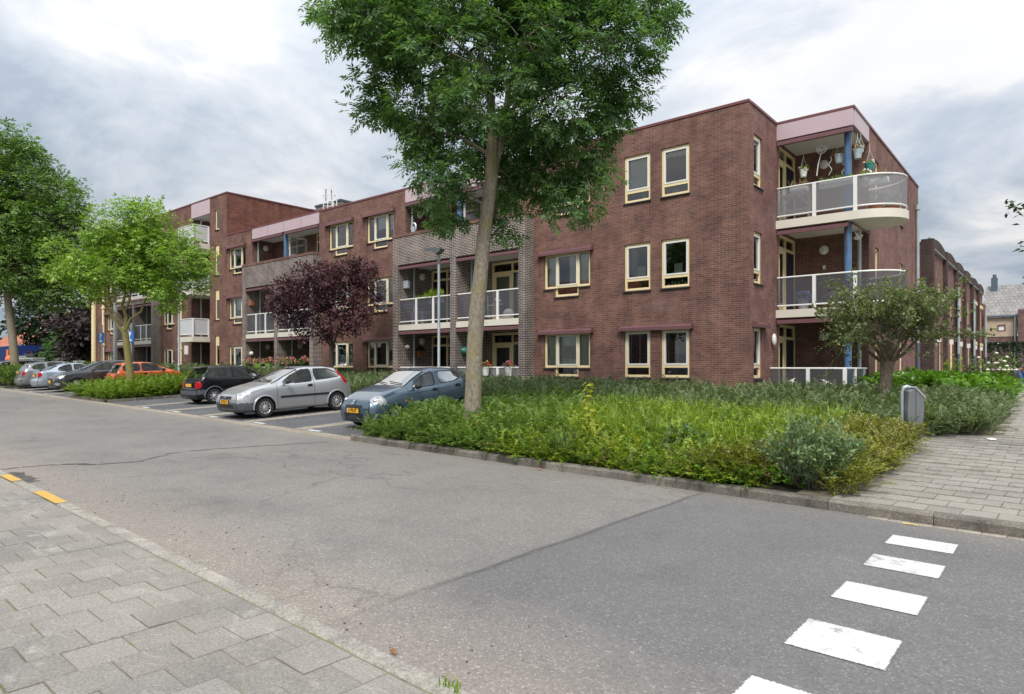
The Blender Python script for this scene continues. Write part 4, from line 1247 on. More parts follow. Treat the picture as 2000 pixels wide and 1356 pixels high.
# terrace screen on the ground
railing(BLD, [(-6.80, 20.44), (-5.72, 20.44), (-4.73, 20.44), (-4.73, 21.6), (-4.73, 22.72), (-4.70, 23.0)], 0.75, 1.58, [1, 2, 3, 4], 'smoked_panel', name='terrace_screen')
p = MB(); p.tube([(-4.57, 31.65, .3), (-4.57, 31.65, 8.1)], .06, 10); p.tube([(-4.57, 31.65, 8.1), (-4.57, 31.65, 8.3)], .10, 10); p.build('drainpipe', 'zinc', BLD, True)
p = MB(); p.tube([(-4.568, 31.65, .3), (-4.568, 31.65, 2.6)], .068, 10); p.build('pipe_guard', 'dark_zinc', BLD, True)
# stone plinth at the foot of the right bay
m = MB(); m.box(-15.4, -14.3, 18.08, 18.68, .2, 1.22); m.build('plinth', 'slab_white', BLD)

# white swallow silhouettes stuck on the terrace screen
def swallow(s, c, ang):
    half = [(0.0, .10), (.03, .05), (.10, .085), (.22, .03), (.13, .035), (.045, -.03), (.06, -.16), (.0, -.07)]
    pts = half + [(-x, z) for x, z in half[::-1][1:-1]]
    ca, sa = math.cos(ang), math.sin(ang)
    return [(c[0] + s * (x * ca - z * sa), c[1] + s * (x * sa + z * ca)) for x, z in pts]
for (x, z, s, a) in ((-6.15, 1.22, .55, .5), (-5.95, .98, .45, .2), (-5.23, 1.17, .75, -.4), (-4.97, 1.02, .6, .5)):
    m = MB(); m.prism_y(swallow(s, (x, z), a), 20.425, 20.432); m.build('swallow_sticker', 'petal_white', BLD)
for (y, z, s, a) in ((21.0, .98, .5, .3), (22.2, 1.1, .5, .2)):
    m = MB(); m.prism_x(swallow(s, (y, z), a), -4.722, -4.715); m.build('swallow_sticker', 'petal_white', BLD)

# ------------------------------------------------------------------ terraced houses along the path
piers = [33.0, 37.3, 41.4, 45.3, 49.4, 53.3, 57.3]
XH = -4.35
hlabels = ['next to the apartment block', 'second from the apartment block', 'third from the apartment block', 'fourth from the apartment block', 'fifth from the apartment block', 'at the far end of the row']
def zband(y, h): return h
for i in range(6):
    y0, y1 = piers[i], piers[i + 1]
    H = thing('terraced_house', 'red brick terraced house with arched gable, ' + hlabels[i], 'house', (XH, (y0 + y1) / 2, .5), 'terraced houses along the path')
    m = MB()
    win = [(y0 + .75, y0 + 1.75, 1.2, 3.05), (y0 + .75, y0 + 1.75, 4.15, 5.55), (y0 + 2.75, y0 + 3.3, 4.15, 5.55), (y0 + 2.6, y0 + 3.5, .5, 3.0)]
    wall(m, side(XH), y0 + .35, y1, Z0, 6.70, win)
    m.quad((XH - 8, y0 + .03, Z0), (XH - .302, y0 + .03, Z0), (XH - .302, y0 + .03, 7.0), (XH - 8, y0 + .03, 7.0)) if i == 0 else None
    m.quad((XH, y1 + .2, Z0), (XH - 8, y1 + .2, Z0), (XH - 8, y1 + .2, 7.0), (XH, y1 + .2, 7.0)) if i == 5 else None
    m.build('wall', 'side_brick', H)
    p = MB(); p.box(XH - .3, XH + .16, y0, y0 + .35, Z0, 7.09); p.build('pier', 'dark_brick', H)
    # segmental arched gable
    ts = np.linspace(0, 1, 13)
    poly = [(y0 + .02 + (y1 - y0 - .04) * t, 7.07 + .17 * math.sin(math.pi * t)) for t in ts][::-1]
    poly = [(y0 + .352, 6.72), (y1 - .02, 6.72)] + poly
    g = MB(); g.prism_x(poly, XH - .3, XH + .11); g.build('arched_gable', 'dark_brick', H)
    c = MB(); c.tube([(XH + .0, y, z + .03) for y, z in poly[2:]], .06, 6); c.build('gable_coping', 'zinc', H)
    l = MB(); l.box(XH + .0, XH + .14, y0 + .4, y1 - .02, 6.69, 6.72); l.build('ledge', 'zinc', H)
    r_ = MB(); r_.quad((XH - .2, y0, 6.9), (XH - .2, y1, 6.9), (XH - 8, y1, 6.9), (XH - 8, y0, 6.9)); r_.build('roof', 'roof_felt', H)
    for (a, b, z0, z1) in win[:3]:
        f = MB()
        def bx(a_, b_, c_, d_): f.box(XH - .09, XH - .03, a_, b_, c_, d_)
        bx(a, b, z0, z0 + .08); bx(a, b, z1 - .08, z1); bx(a, a + .08, z0 + .08, z1 - .08); bx(b - .08, b, z0 + .08, z1 - .08)
        wf = f.build('window', 'cream_paint', H)
        q = MB(); q.quad((XH - .06, a + .08, z0 + .08), (XH - .06, b - .08, z0 + .08), (XH - .06, b - .08, z1 - .08), (XH - .06, a + .08, z1 - .08)); q.build('pane', 'window_glass', wf)
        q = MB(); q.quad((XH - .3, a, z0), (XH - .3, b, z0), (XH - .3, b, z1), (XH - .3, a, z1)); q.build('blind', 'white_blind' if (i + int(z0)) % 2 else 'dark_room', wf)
        q = MB(); q.box(XH - .02, XH + .07, a - .03, b + .03, z0 - .06, z0 - .003); q.build('sill', 'sill_stone', wf)
    a, b, z0, z1 = win[3]
    d = MB(); d.box(XH - .10, XH - .02, a, a + .08, z0, z1); d.box(XH - .10, XH - .02, b - .08, b, z0, z1); d.box(XH - .1, XH - .02, a + .08, b - .08, z1 - .08, z1); df = d.build('door_frame', 'cream_paint', H)
    q = MB(); q.box(XH - .08, XH - .04, a + .08, b - .08, z0, z1 - .08); q.build('door', ['door_blue', 'cream_paint', 'dark_room'][i % 3], df)
    if i in (1, 3, 5):
        p = MB(); p.tube([(XH + .22, y1 - .12, .3), (XH + .22, y1 - .12, 5.75)], .06, 8); dp = p.build('drainpipe', 'zinc', H, True)
        p = MB(); p.tube([(XH + .222, y1 - .12, .3), (XH + .222, y1 - .12, 2.3)], .07, 8); p.build('pipe_guard', 'dark_zinc', dp, True)
    lm = MB(); lm.box(XH + .0, XH + .16, y0 + 2.3, y0 + 2.42, 2.75, 3.0); lm.build('wall_lamp', 'white_paint', H)
    if i >= 4:
        aw = MB(); aw.box(XH + .0, XH + .22, y0 + .6, y0 + 1.9, 5.52, 5.72); aw.box(XH + .0, XH + .22, y0 + .6, y0 + 1.9, 3.02, 3.2); aw.build('awning', 'cream_paint', H)
# low end wall after the last pier
m = MB(); m.box(XH - 8, XH + .1, 57.5, 59.2, Z0, 6.1); e = m.build('house_end', 'side_brick', loc=(XH, 58.3, .5)); tag(e, 'lower flat roofed end of the terraced row beside the far tiled roof', 'building')
# ------------------------------------------------------------------ plants
def unit(a): return a / np.maximum(np.linalg.norm(a, axis=-1, keepdims=True), 1e-9)
def leaf_arrays(Pn, A, Nn, L, W, fold=0.25, mid=0.45):
    """leaf quads: base, left, tip, right; A axis, Nn rough normal"""
    A = unit(A); B = unit(np.cross(A, Nn)); N = np.cross(B, A)
    L = np.asarray(L).reshape(-1, 1); W = np.asarray(W).reshape(-1, 1)
    b = Pn; t = Pn + A * L
    l = Pn + A * L * mid + B * W * .5 + N * W * fold * .5
    r = Pn + A * L * mid - B * W * .5 + N * W * fold * .5
    V = np.stack([b, r, t, l], 1).reshape(-1, 3)
    F = np.arange(len(V)).reshape(-1, 4)
    return V, F
def rand_dir(n, g=rng):
    return unit(g.normal(size=(n, 3)))
def pinnate(Pn, A, Nn, L, pairs=3, lw=0.32, g=rng):
    """compound leaves: each leaf becomes 2*pairs+1 leaflets"""
    A = unit(A); B = unit(np.cross(A, Nn)); N = np.cross(B, A)
    n = len(Pn); L = np.asarray(L).reshape(-1, 1)
    Ps, As, Ns, Ls = [], [], [], []
    for k in range(pairs):
        f = 0.30 + 0.55 * k / max(1, pairs - 1)
        for s in (-1, 1):
            Ps.append(Pn + A * L * f - N * 0.06 * L * f * f)
            As.append(unit(A * 0.62 + B * s * 0.85 - N * 0.15 + g.normal(scale=.12, size=(n, 3)))); Ns.append(N + g.normal(scale=.2, size=(n, 3))); Ls.append(L * 0.52)
    Ps.append(Pn + A * L * 0.9); As.append(unit(A - N * .15)); Ns.append(N); Ls.append(L * 0.55)
    Pn = np.concatenate(Ps); A = np.concatenate(As); N = np.concatenate(Ns); L = np.concatenate(Ls)
    return leaf_arrays(Pn, A, N, L, L * lw)
def in_lobes(lobes, n, g, shell=0.55):
    """points inside a union of ellipsoids (centre, radii), fewer at the core"""
    vol = np.array([r[0] * r[1] * r[2] for _, r in lobes]) ** 0.8
    idx = g.choice(len(lobes), n, p=vol / vol.sum())
    d = rand_dir(n, g)
    rad = g.random(n) ** (1 / 3.0)
    rad = shell + (1 - shell) * rad
    c = np.array([l[0] for l in lobes])[idx]; r = np.array([l[1] for l in lobes])[idx]
    return c + d * r * rad[:, None], idx, c
def limb(mb, a, b, r0, r1, sag=0.0, n=6, seg=5, jit=0.04, g=random):
    a = Vector(a); b = Vector(b)
    L = (b - a).length
    pts = []
    for i in range(seg + 1):
        t = i / seg
        p = a.lerp(b, t) + Vector((0, 0, sag * math.sin(math.pi * t)))
        if 0 < i < seg: p += Vector((g.uniform(-1, 1), g.uniform(-1, 1), g.uniform(-1, 1))) * jit * L
        pts.append(p)
    mb.tube(pts, [r0 + (r1 - r0) * (i / seg) for i in range(seg + 1)], n)
    return pts

def make_tree(name, label, cat, base, trunk, limbs, lobes, leaf, bark_m, n_clump, per, leaf_len, kind='pinnate', clump_r=0.32, seed=1, group=None, droop=0.35, rotz=YAW, twigs=True, shell=0.55, lw=0.34, pairs=3, tn=14):
    """trunk: [(x, y, z, r)...] local; limbs: [(from point, to point, r0, r1)]; lobes: [((x,y,z),(rx,ry,rz))]; local axes turned by rotz"""
    g = np.random.default_rng(seed); rr = random.Random(seed)
    root = thing(name, label, cat, base, group, rotz)
    tb = MB(); tb.tube([p[:3] for p in trunk], [p[3] for p in trunk], tn)
    link_mesh('trunk', tb.mesh('trunk', bark_m, True), root)
    br = MB()
    for l in limbs: limb(br, l[0], l[1], l[2], l[3], sag=l[4] if len(l) > 4 else 0.1, g=rr)
    C, idx, cen = in_lobes(lobes, n_clump, g, shell)
    if twigs:
        for k in range(0, n_clump, 2):
            c0 = Vector(cen[k]); c1 = Vector(C[k])
            limb(br, c0.lerp(c1, .15) - Vector((0, 0, .05)), c1, 0.013, 0.004, 0.05, 4, 2, 0.05, rr)
    if br.v: link_mesh('branches', br.mesh('branches', bark_m, True), root)
    n = n_clump * per
    off = rand_dir(n, g) * (g.random(n) ** 0.5)[:, None] * clump_r * np.array([1, 1, .75])
    Pn = np.repeat(C, per, 0) + off
    outward = unit(np.repeat(C - cen, per, 0) + off * 1.5 + g.normal(scale=.25, size=(n, 3)))
    A = unit(outward * .8 + np.array([0, 0, -droop]) + g.normal(scale=.35, size=(n, 3)))
    N = unit(np.array([0, 0, 1.0]) + outward * .35 + g.normal(scale=.35, size=(n, 3)))
    L = leaf_len * g.uniform(.7, 1.25, n)
    if kind == 'pinnate': V, F = pinnate(Pn, A, N, L, pairs, lw, g)
    else: V, F = leaf_arrays(Pn, A, N, L, L * lw)
    link_mesh('crown', np_mesh('crown', V, F, leaf), root)
    return root

# --- the big ash in the bed (crown runs out of the frame at the top)
ash_lobes = [((a, b, c), (d, e, f)) for a, b, c, d, e, f in (
    (-2.05, 0.2, 8.5, 1.0, 1.1, 0.6), (-1.6, -0.6, 7.75, 1.0, 1.0, 0.55), (-2.0, 0.3, 7.2, 0.5, 0.7, 0.35), (-1.25, 0.3, 6.75, 0.85, 0.9, 0.5), (-1.75, 0.1, 6.35, 0.45, 0.6, 0.3), (-0.9, -0.5, 6.05, 0.65, 0.8, 0.45), (-1.2, 0.2, 5.35, 0.38, 0.6, 0.42), (-0.62, -0.6, 5.15, 0.5, 0.7, 0.5), (-0.55, 0.3, 4.6, 0.36, 0.5, 0.36), (-0.4, -0.9, 7.3, 0.95, 0.9, 0.7), (0.2, 0.9, 8.3, 1.2, 1.2, 0.8), (1.0, -0.7, 7.6, 0.95, 0.9, 0.7), (1.8, 0.2, 8.5, 1.2, 1.1, 0.65), (3.1, 0.2, 8.45, 0.85, 0.8, 0.45), (3.75, 0.1, 8.5, 0.45, 0.5, 0.28), (2.5, -0.3, 7.5, 0.9, 0.9, 0.55), (3.05, 0.2, 7.1, 0.42, 0.6, 0.4), (2.1, 0.4, 6.7, 0.95, 0.9, 0.5), (2.95, 0.1, 6.4, 0.45, 0.6, 0.32), (1.5, -0.5, 6.2, 0.75, 0.8, 0.55), (2.2, 0.2, 5.75, 0.55, 0.7, 0.42), (1.55, 0.5, 5.3, 0.6, 0.7, 0.45), (2.35, -0.2, 4.9, 0.4, 0.5, 0.5), (1.75, 0.2, 4.75, 0.4, 0.5, 0.42), (0.75, 0.9, 6.0, 0.7, 0.8, 0.6), (0.95, 0.8, 5.1, 0.45, 0.6, 0.5), (0.75, 0.7, 4.4, 0.32, 0.4, 0.42), (0.35, 0.6, 4.05, 0.16, 0.25, 0.25), (-0.1, 1.2, 6.4, 0.85, 0.8, 0.7), (0, 0.4, 9.5, 2.1, 1.8, 0.9), (2, 0.2, 9.7, 1.6, 1.6, 0.8), (0.6, 0.2, 10.6, 1.7, 1.7, 0.8), (-1.6, 0, 9.4, 1.1, 1.2, 0.6), (0.1, -1.1, 6.3, 0.5, 0.5, 0.5), (1.0, -1.0, 6.9, 0.5, 0.5, 0.45))]
ash_trunk = [(-.02, 0, -.25, .22), (0, 0, .1, .185), (.03, 0, .8, .166), (.06, .01, 1.8, .156), (.11, .01, 2.5, .158), (.15, .01, 2.9, .150), (.24, .01, 3.9, .138), (.33, .02, 4.6, .128), (.40, .02, 5.2, .132)]
ash_limbs = [((.38, .02, 5.1), (.75, .25, 7.1), .115, .06, 0), ((.75, .25, 7.1), (1.3, .3, 9.2), .06, .02, 0), ((.38, .0, 5.1), (.30, -.1, 7.0), .12, .075, 0), ((.30, -.1, 7.0), (.05, .2, 9.9), .075, .02, 0),
             ((.33, 0, 6.2), (-1.3, -.2, 7.4), .05, .02, .1), ((-1.3, -.2, 7.4), (-2.7, .1, 8.2), .02, .01, .1), ((.3, 0, 5.6), (-.9, -.2, 5.9), .04, .015, .15), ((.6, .15, 6.3), (2.0, 0, 7.0), .05, .02, .15), ((2.0, 0, 7.0), (3.0, .2, 8.0), .02, .01, .0),
             ((.55, .15, 6.0), (1.7, .0, 5.3), .035, .012, .3), ((.4, 0, 5.3), (.9, .7, 5.0), .03, .01, .15), ((.35, 0, 7.1), (-.7, -.5, 7.9), .04, .015, .1), ((.7, .2, 6.9), (1.6, -.3, 8.2), .04, .015, .1), ((.37, 0, 5.0), (-.5, .3, 4.8), .02, .008, .12)]
bx, by = -9.05, 9.62
make_tree('ash_tree', 'large ash tree with leaning grey trunk before the facade', 'tree', (bx, by, float(ZG(bx, by)) + .1), ash_trunk, ash_limbs, ash_lobes, 'ash_leaf', 'ash_bark', 800, 22, .235, seed=5, clump_r=.34, tn=20, shell=.4)

# --- young pale-green ash on the island
lobes = [((a, (i % 3 - 1) * .25, b), (c, c + .15, d)) for i, (a, b, c, d) in enumerate(((-2.65, 5.3, 0.45, 0.6), (-2.3, 4.7, 0.5, 0.4), (-1.7, 5.2, 0.7, 0.7), (-1.55, 4.1, 0.4, 0.35), (-1.15, 6.6, 0.42, 0.75), (-0.9, 5.7, 0.6, 0.7), (-0.1, 6.9, 0.45, 0.55), (0.35, 6.9, 0.45, 0.6), (0.25, 5.9, 0.7, 0.8), (1.05, 6.85, 0.38, 0.55), (1.1, 5.9, 0.6, 0.6), (1.9, 6.15, 0.5, 0.5), (2.0, 5.3, 0.7, 0.6), (2.75, 5.2, 0.42, 0.42), (2.4, 4.6, 0.5, 0.4), (1.7, 4.15, 0.5, 0.4), (1.75, 3.75, 0.35, 0.25), (0.7, 4.7, 0.7, 0.6), (-0.4, 4.8, 0.75, 0.6), (-0.9, 4.0, 0.35, 0.3), (0.2, 5.2, 0.8, 0.8)))]
trunk = [(-.05 + .1, 0, -.2, .16), (.02, 0, .8, .135), (-.1, 0, 1.8, .125), (-.18, 0, 2.45, .12)]
limbs = [((-.18, 0, 2.4), (-1.5, 0, 4.2), .07, .03, 0), ((-.18, 0, 2.5), (-.25, .1, 5.2), .08, .02, 0), ((-.16, 0, 2.5), (1.2, .1, 4.6), .06, .02, 0), ((-.2, 0, 3.2), (.6, 0, 5.5), .04, .015, 0), ((-.3, 0, 2.8), (-1.3, -.1, 5.6), .04, .012, 0)]
bx, by = -28.0, 10.3
make_tree('young_ash_tree', 'young bright green tree on the planted island beside the orange car', 'tree', (bx, by, float(ZG(bx, by)) + .1), trunk, limbs, lobes, 'young_leaf', 'young_bark', 500, 17, .25, seed=9, clump_r=.33, shell=.4, pairs=2, lw=.4)

# --- tall darker street tree at the left edge
lobes = [((-.8, .4, 12.3), (2.4, 2.2, 1.9)), ((-2.6, 0, 11.2), (2.4, 2.2, 2.2)), ((1.3, .2, 10.6), (2.2, 2.0, 1.7)), ((2.6, 0, 9.0), (2.0, 2.0, 1.5)), ((.2, .5, 9.2), (2.6, 2.4, 2.0)), ((-2.6, .4, 8.8), (2.6, 2.3, 2.0)), ((2.9, 0, 7.4), (1.6, 1.6, 1.1)), ((.8, -.3, 6.9), (2.0, 1.8, 1.3)),
         ((-1.8, .2, 6.6), (1.8, 1.6, 1.3)), ((3.3, .2, 5.9), (1.1, 1.1, .8)), ((1.9, .3, 5.5), (1.2, 1.2, .8)), ((-3.5, 0, 6.2), (1.5, 1.5, 1.2)), ((-.6, .2, 14.0), (1.4, 1.3, .9))]
trunk = [(.1, 0, -.2, .26), (.05, 0, 1, .21), (-.1, 0, 2.6, .2), (-.35, 0, 4.6, .18), (-.3, 0, 7.0, .14)]
limbs = [((-.3, 0, 4.6), (2.3, 0, 7.4), .09, .03, 0), ((-.3, 0, 5), (-2.6, 0, 8.5), .09, .03, 0), ((-.3, 0, 6.8), (-.4, 0, 12.5), .12, .03, 0), ((-.3, 0, 7), (1.6, 0, 10.4), .08, .03, 0)]
bx, by = -45.0, 10.6
make_tree('street_tree', 'tall full street tree with dark green crown at the left edge', 'tree', (bx, by, float(ZG(bx, by)) + .1), trunk, limbs, [((a * .93, b, c * .955), r) for (a, b, c), r in lobes], 'street_leaf', 'ash_bark', 1250, 14, .38, seed=12, clump_r=.62, shell=.4, pairs=2, lw=.42)

# --- purple-leaved plum behind the silver car
lobes = [((a * 1.08 - .12, (i % 3 - 1) * .2, b), (c, c + .1, d)) for i, (a, b, c, d) in enumerate(((-1.5, 3.9, 0.7, 0.6), (-1.9, 3.4, 0.35, 0.4), (-0.9, 4.6, 0.65, 0.5), (-0.1, 4.55, 0.7, 0.6), (0.7, 4.75, 0.6, 0.5), (1.35, 4.7, 0.55, 0.55), (1.75, 4.1, 0.35, 0.4), (1.4, 3.5, 0.6, 0.5), (0.4, 3.7, 0.9, 0.7), (-0.7, 3.6, 0.8, 0.6), (-1.45, 2.9, 0.5, 0.4), (-0.5, 2.6, 0.7, 0.4), (0.5, 2.6, 0.6, 0.45), (1.2, 2.7, 0.45, 0.4), (-0.2, 2.1, 0.4, 0.25), (-1.0, 2.2, 0.3, 0.2), (1.0, 5.1, 0.3, 0.3)))]
trunk = [(.02, 0, -.2, .13), (0, 0, .8, .10), (.03, 0, 1.75, .09)]
limbs = [((.03, 0, 1.7), (-.9, 0, 3.2), .05, .02, 0), ((.03, 0, 1.7), (.75, 0, 3.4), .055, .02, 0), ((.03, 0, 1.75), (.0, 0, 4.2), .05, .015, 0), ((.4, 0, 2.6), (1.3, 0, 4.6), .03, .01, 0), ((-.4, 0, 2.4), (-.7, 0, 4.6), .03, .01, 0)]
bx, by = -22.9, 16.0
make_tree('plum_tree', 'purple leaved plum tree behind the silver car', 'tree', (bx, by, float(ZG(bx, by)) + .1), trunk, limbs, lobes, 'plum_leaf', 'dark_bark', 760, 20, .115, kind='simple', seed=21, clump_r=.30, lw=.62, droop=.2, shell=.35)

# --- pollarded tree by the corner balcony
def pollard():
    bx, by = -3.05, 16.9
    g = np.random.default_rng(31); rr = random.Random(31)
    root = thing('pollard_tree', 'small pollarded tree with thick trunk and bare lower twigs before the corner balconies', 'tree', (bx, by, float(ZG(bx, by)) + .1), None, YAW)
    tb = MB(); tb.tube([(-.08, 0, -.2, ), (-.06, 0, .4), (0, 0, 1.0), (.03, 0, 1.32)], [.17, .135, .125, .16], 16)
    link_mesh('trunk', tb.mesh('trunk', 'pollard_bark', True), root)
    br = MB(); tips = []
    arms = []
    for a in np.linspace(0, 2 * math.pi, 9)[:-1]:
        a += rr.uniform(-.25, .25)
        L = rr.uniform(.40, .72)
        e = Vector((.03 + L * math.cos(a), L * math.sin(a), 1.42 + rr.uniform(.25, .75)))
        limb(br, (.03 + .06 * math.cos(a), .06 * math.sin(a), 1.22), e, .048, .024, -.06, 7, 4, .03, rr)
        arms.append((e, a))
    arms.append((Vector((.05, 0, 2.0)), 0)); limb(br, (.03, 0, 1.25), (.05, 0, 2.0), .09, .05, 0, 7, 3, .03, rr)
    for e, a in arms:
        for k in range(19):
            d = Vector((math.cos(a) * rr.uniform(-.1, 1) + rr.uniform(-.7, .7), math.sin(a) * rr.uniform(-.1, 1) + rr.uniform(-.7, .7), rr.uniform(-.45, 1.6)))
            d.normalize()
            L = rr.uniform(.5, 1.3)
            t = e + d * L
            limb(br, e, t, .011, .003, rr.uniform(-.05, .12), 4, 3, .06, rr); tips.append((e, t))
            for q in range(2):
                m_ = e.lerp(t, rr.uniform(.3, .9)); d2 = (d + Vector((rr.uniform(-1, 1), rr.uniform(-1, 1), rr.uniform(-.5, .7)))).normalized()
                t2 = m_ + d2 * rr.uniform(.2, .5); limb(br, m_, t2, .006, .002, 0, 3, 2, .05, rr); tips.append((m_, t2))
    link_mesh('branches', br.mesh('branches', 'pollard_bark', True), root)
    E = np.array([list(a) for a, b in tips]); T = np.array([list(b) for a, b in tips])
    n = 22
    f = g.uniform(.35, 1.0, (len(E), n, 1))
    Pn = (E[:, None] * (1 - f) + T[:, None] * f + g.normal(scale=.05, size=(len(E), n, 3))).reshape(-1, 3)
    # lower right twigs stay bare
    keep = ~((Pn[:, 0] > .1) & (Pn[:, 2] < 1.75) & (g.random(len(Pn)) < .93)) & ~((Pn[:, 2] < 1.6) & (g.random(len(Pn)) < .45))
    Pn = Pn[keep]; n = len(Pn)
    A = unit(g.normal(size=(n, 3)) + [0, 0, .1]); N = unit(g.normal(scale=.6, size=(n, 3)) + [0, 0, 1])
    L = .08 * g.uniform(.7, 1.3, n)
    V, F = leaf_arrays(Pn, A, N, L, L * .6)
    link_mesh('crown', np_mesh('crown', V, F, 'pollard_leaf'), root)
pollard()

# --- trees and shrubs behind the car park at the far left
def far_tree(name, label, base, h, r, leaf, n, seed, L=.5, cat='tree', z0=.8, group=None):
    rr = random.Random(seed)
    lobes = []
    for k in range(9):
        t = k / 8
        a = rr.uniform(0, 6.28); q = r * (1 - .55 * t) * .55
        lobes.append(((q * math.cos(a), q * math.sin(a), z0 + (h - z0) * (.12 + .75 * t)), (r * (.75 - .3 * t), r * (.75 - .3 * t), h * .16)))
    return make_tree(name, label, cat, base, [(0, 0, -.3, .22), (0, 0, h * .3, .16), (0, 0, h * .8, .05)], [((0, 0, h * .3), (rr.uniform(-1, 1) * r * .6, 0, h * .6), .06, .02), ((0, 0, h * .35), (rr.uniform(-1, 1) * r * .6, .3, h * .7), .06, .02)], lobes, leaf, 'dark_bark', n, 13, L, kind='simple', clump_r=.8, seed=seed, twigs=False, lw=.55, shell=.3, group=group)
far_tree('conifer_tree', 'dark grey green tree beyond the car park, right of the orange roof', (-75, 20.0, .9), 8.6, 3.0, 'conifer_leaf', 230, 41)
far_tree('copper_tree', 'broad purple leaved tree beyond the car park, left of the brick block', (-67.5, 21.5, .9), 7.4, 3.4, 'far_plum_leaf', 260, 42)
far_tree('copper_tree', 'darker purple leaved tree touching the cream corner column', (-62.0, 19.6, .9), 5.6, 2.2, 'far_plum_leaf', 130, 43)
far_tree('garden_shrub', 'round green shrub under the purple trees behind the parked cars', (-65.5, 18.2, .9), 3.2, 2.0, 'ash_leaf', 150, 44, .32, 'shrub', .2)
far_tree('green_tree', 'dull green tree behind the blue container at the far left', (-84, 24, .9), 8.0, 3.6, 'conifer_leaf', 200, 45)
far_tree('background_tree', 'tall green tree rising behind the roof of the left street tree', (-92, 33, .9), 9.5, 4.5, 'street_leaf', 260, 46, .6)

# ------------------------------------------------------------------ ground cover and hedges, as planted masses
def twig_templates(g, n=6, L=.42, leaves=15, ls=.035, arch=.35):
    out = []
    for k in range(n):
        t = np.linspace(0.08, 1, leaves)
        bend = arch * g.uniform(.6, 1.3)
        px = t * L * .75; pz = t * L * .85 - bend * L * t * t
        Pn = np.stack([px, .02 * np.sin(t * 6 + k), pz], 1)
        Pn = np.repeat(Pn, 2, 0)
        tang = np.array([.8, 0, .5])
        s = np.tile([1, -1], leaves)
        A = np.stack([np.full(2 * leaves, .45), s * .9, g.uniform(-.1, .5, 2 * leaves)], 1) + g.normal(scale=.25, size=(2 * leaves, 3))
        N = np.array([-.35, 0, 1.0]) + g.normal(scale=.3, size=(2 * leaves, 3))
        l = ls * g.uniform(.7, 1.3, 2 * leaves)
        V, F = leaf_arrays(Pn, A, N, l, l * .6)
        # stem: a thin three-sided strip
        m = MB(); m.tube([(a * L * .75, 0, a * L * .85 - bend * L * a * a) for a in (0, .5, 1)], [.004, .003, .0015], 3, False)
        out.append((V, F, np.array(m.v), np.array(m.f)))
    return out
def scatter(name, templates, Pb, yaw, tilt, scale, mat, parent=None, kind='stuff'):
    """copies of leaf-twig templates baked into one mesh"""
    Vs, Fs = [], []; n0 = 0
    which = rng.integers(0, len(templates), len(Pb))
    for k, (V, F, sv, sf) in enumerate(templates):
        m = which == k
        if not m.any(): continue
        VV = np.concatenate([V, sv]); FF = np.concatenate([F, sf + len(V)])
        p = Pb[m]; a = yaw[m]; s = scale[m]; ti = tilt[m]
        ct, st = np.cos(ti), np.sin(ti)
        x = VV[None, :, 0] * ct[:, None] + VV[None, :, 2] * st[:, None]
        z = -VV[None, :, 0] * st[:, None] + VV[None, :, 2] * ct[:, None]
        y = np.repeat(VV[None, :, 1], len(p), 0)
        ca, sa = np.cos(a)[:, None], np.sin(a)[:, None]
        X = (x * ca - y * sa) * s[:, None] + p[:, 0:1]; Y = (x * sa + y * ca) * s[:, None] + p[:, 1:2]; Z = z * s[:, None] + p[:, 2:3]
        Vs.append(np.stack([X, Y, Z], 2).reshape(-1, 3))
        Fs.append((FF[None] + (np.arange(len(p)) * len(VV))[:, None, None]).reshape(-1, 4) + n0); n0 += len(p) * len(VV)
    V = np.concatenate(Vs); off = V.mean(0); off[2] = Pb[:, 2].min()
    o = link_mesh(name, np_mesh(name, V - off, np.concatenate(Fs), mat), parent, off)
    tag(o, kind=kind)
    return o
def hnoise(x, y, s=1.0, seed=0):
    return (np.sin(x * 1.7 * s + seed) * np.cos(y * 1.3 * s - seed * 2) + .6 * np.sin(x * 3.1 * s - y * 2.3 * s + seed * 3) + .35 * np.sin(x * 6.3 * s + y * 5.1 * s)) / 1.95
TW_FINE = twig_templates(rng, 6, .34, 16, .032, .45)
TW_COT = twig_templates(rng, 6, .42, 20, .033, .5)
TW_BROAD = twig_templates(rng, 5, .36, 7, .085, .4)
def plant_zone(name, label_mat, tmpl, n, region, height, var=.25, base=.09, scl=(.8, 1.25), seed=0, under=.45, tilt=(-.5, .5), edge=.5):
    """region(x, y) -> mask; twigs over a lumpy mound of the given height (function or number)"""
    g = np.random.default_rng(seed)
    x0, x1, y0, y1, mask = region
    pts = np.zeros((0, 2))
    while len(pts) < n:
        q = np.stack([g.uniform(x0, x1, n), g.uniform(y0, y1, n)], 1)
        q = q[mask(q[:, 0], q[:, 1])]; pts = np.concatenate([pts, q])
    pts = pts[:n]
    x, y = pts.T
    h = height(x, y) if callable(height) else np.full(n, float(height))
    h = h * (1 + var * 1.25 * hnoise(x, y, 2.1, seed))
    dz = h * (1 - under * g.random(n) ** 2.2)
    P3 = np.stack([x, y, ZG(x, y) + base + np.maximum(dz - .22, 0.0)], 1)
    o = scatter(name, tmpl, P3, g.uniform(0, 2 * math.pi, n), g.uniform(*tilt, n), g.uniform(*scl, n), label_mat)
    return o
def dens(x): return x
# edge falloff helper: distance to a rectangle's border
def rect_h(x0, x1, v0, v1, H, soft=.5):
    def f(x, y):
        v = y + TW * x
        d = np.minimum(np.minimum(x - x0, x1 - x), np.minimum(v - v0, v1 - v))
        return H * np.clip(.45 + .55 * d / soft, .3, 1)
    return f
def in_rect(x0, x1, v0, v1):
    return (x0, x1, v0 - TW * x0 - .4, v1 - TW * x0 + .4, lambda x, y: (y + TW * x > v0) & (y + TW * x < v1) & (x > x0) & (x < x1))
VB = V_FAR + .12
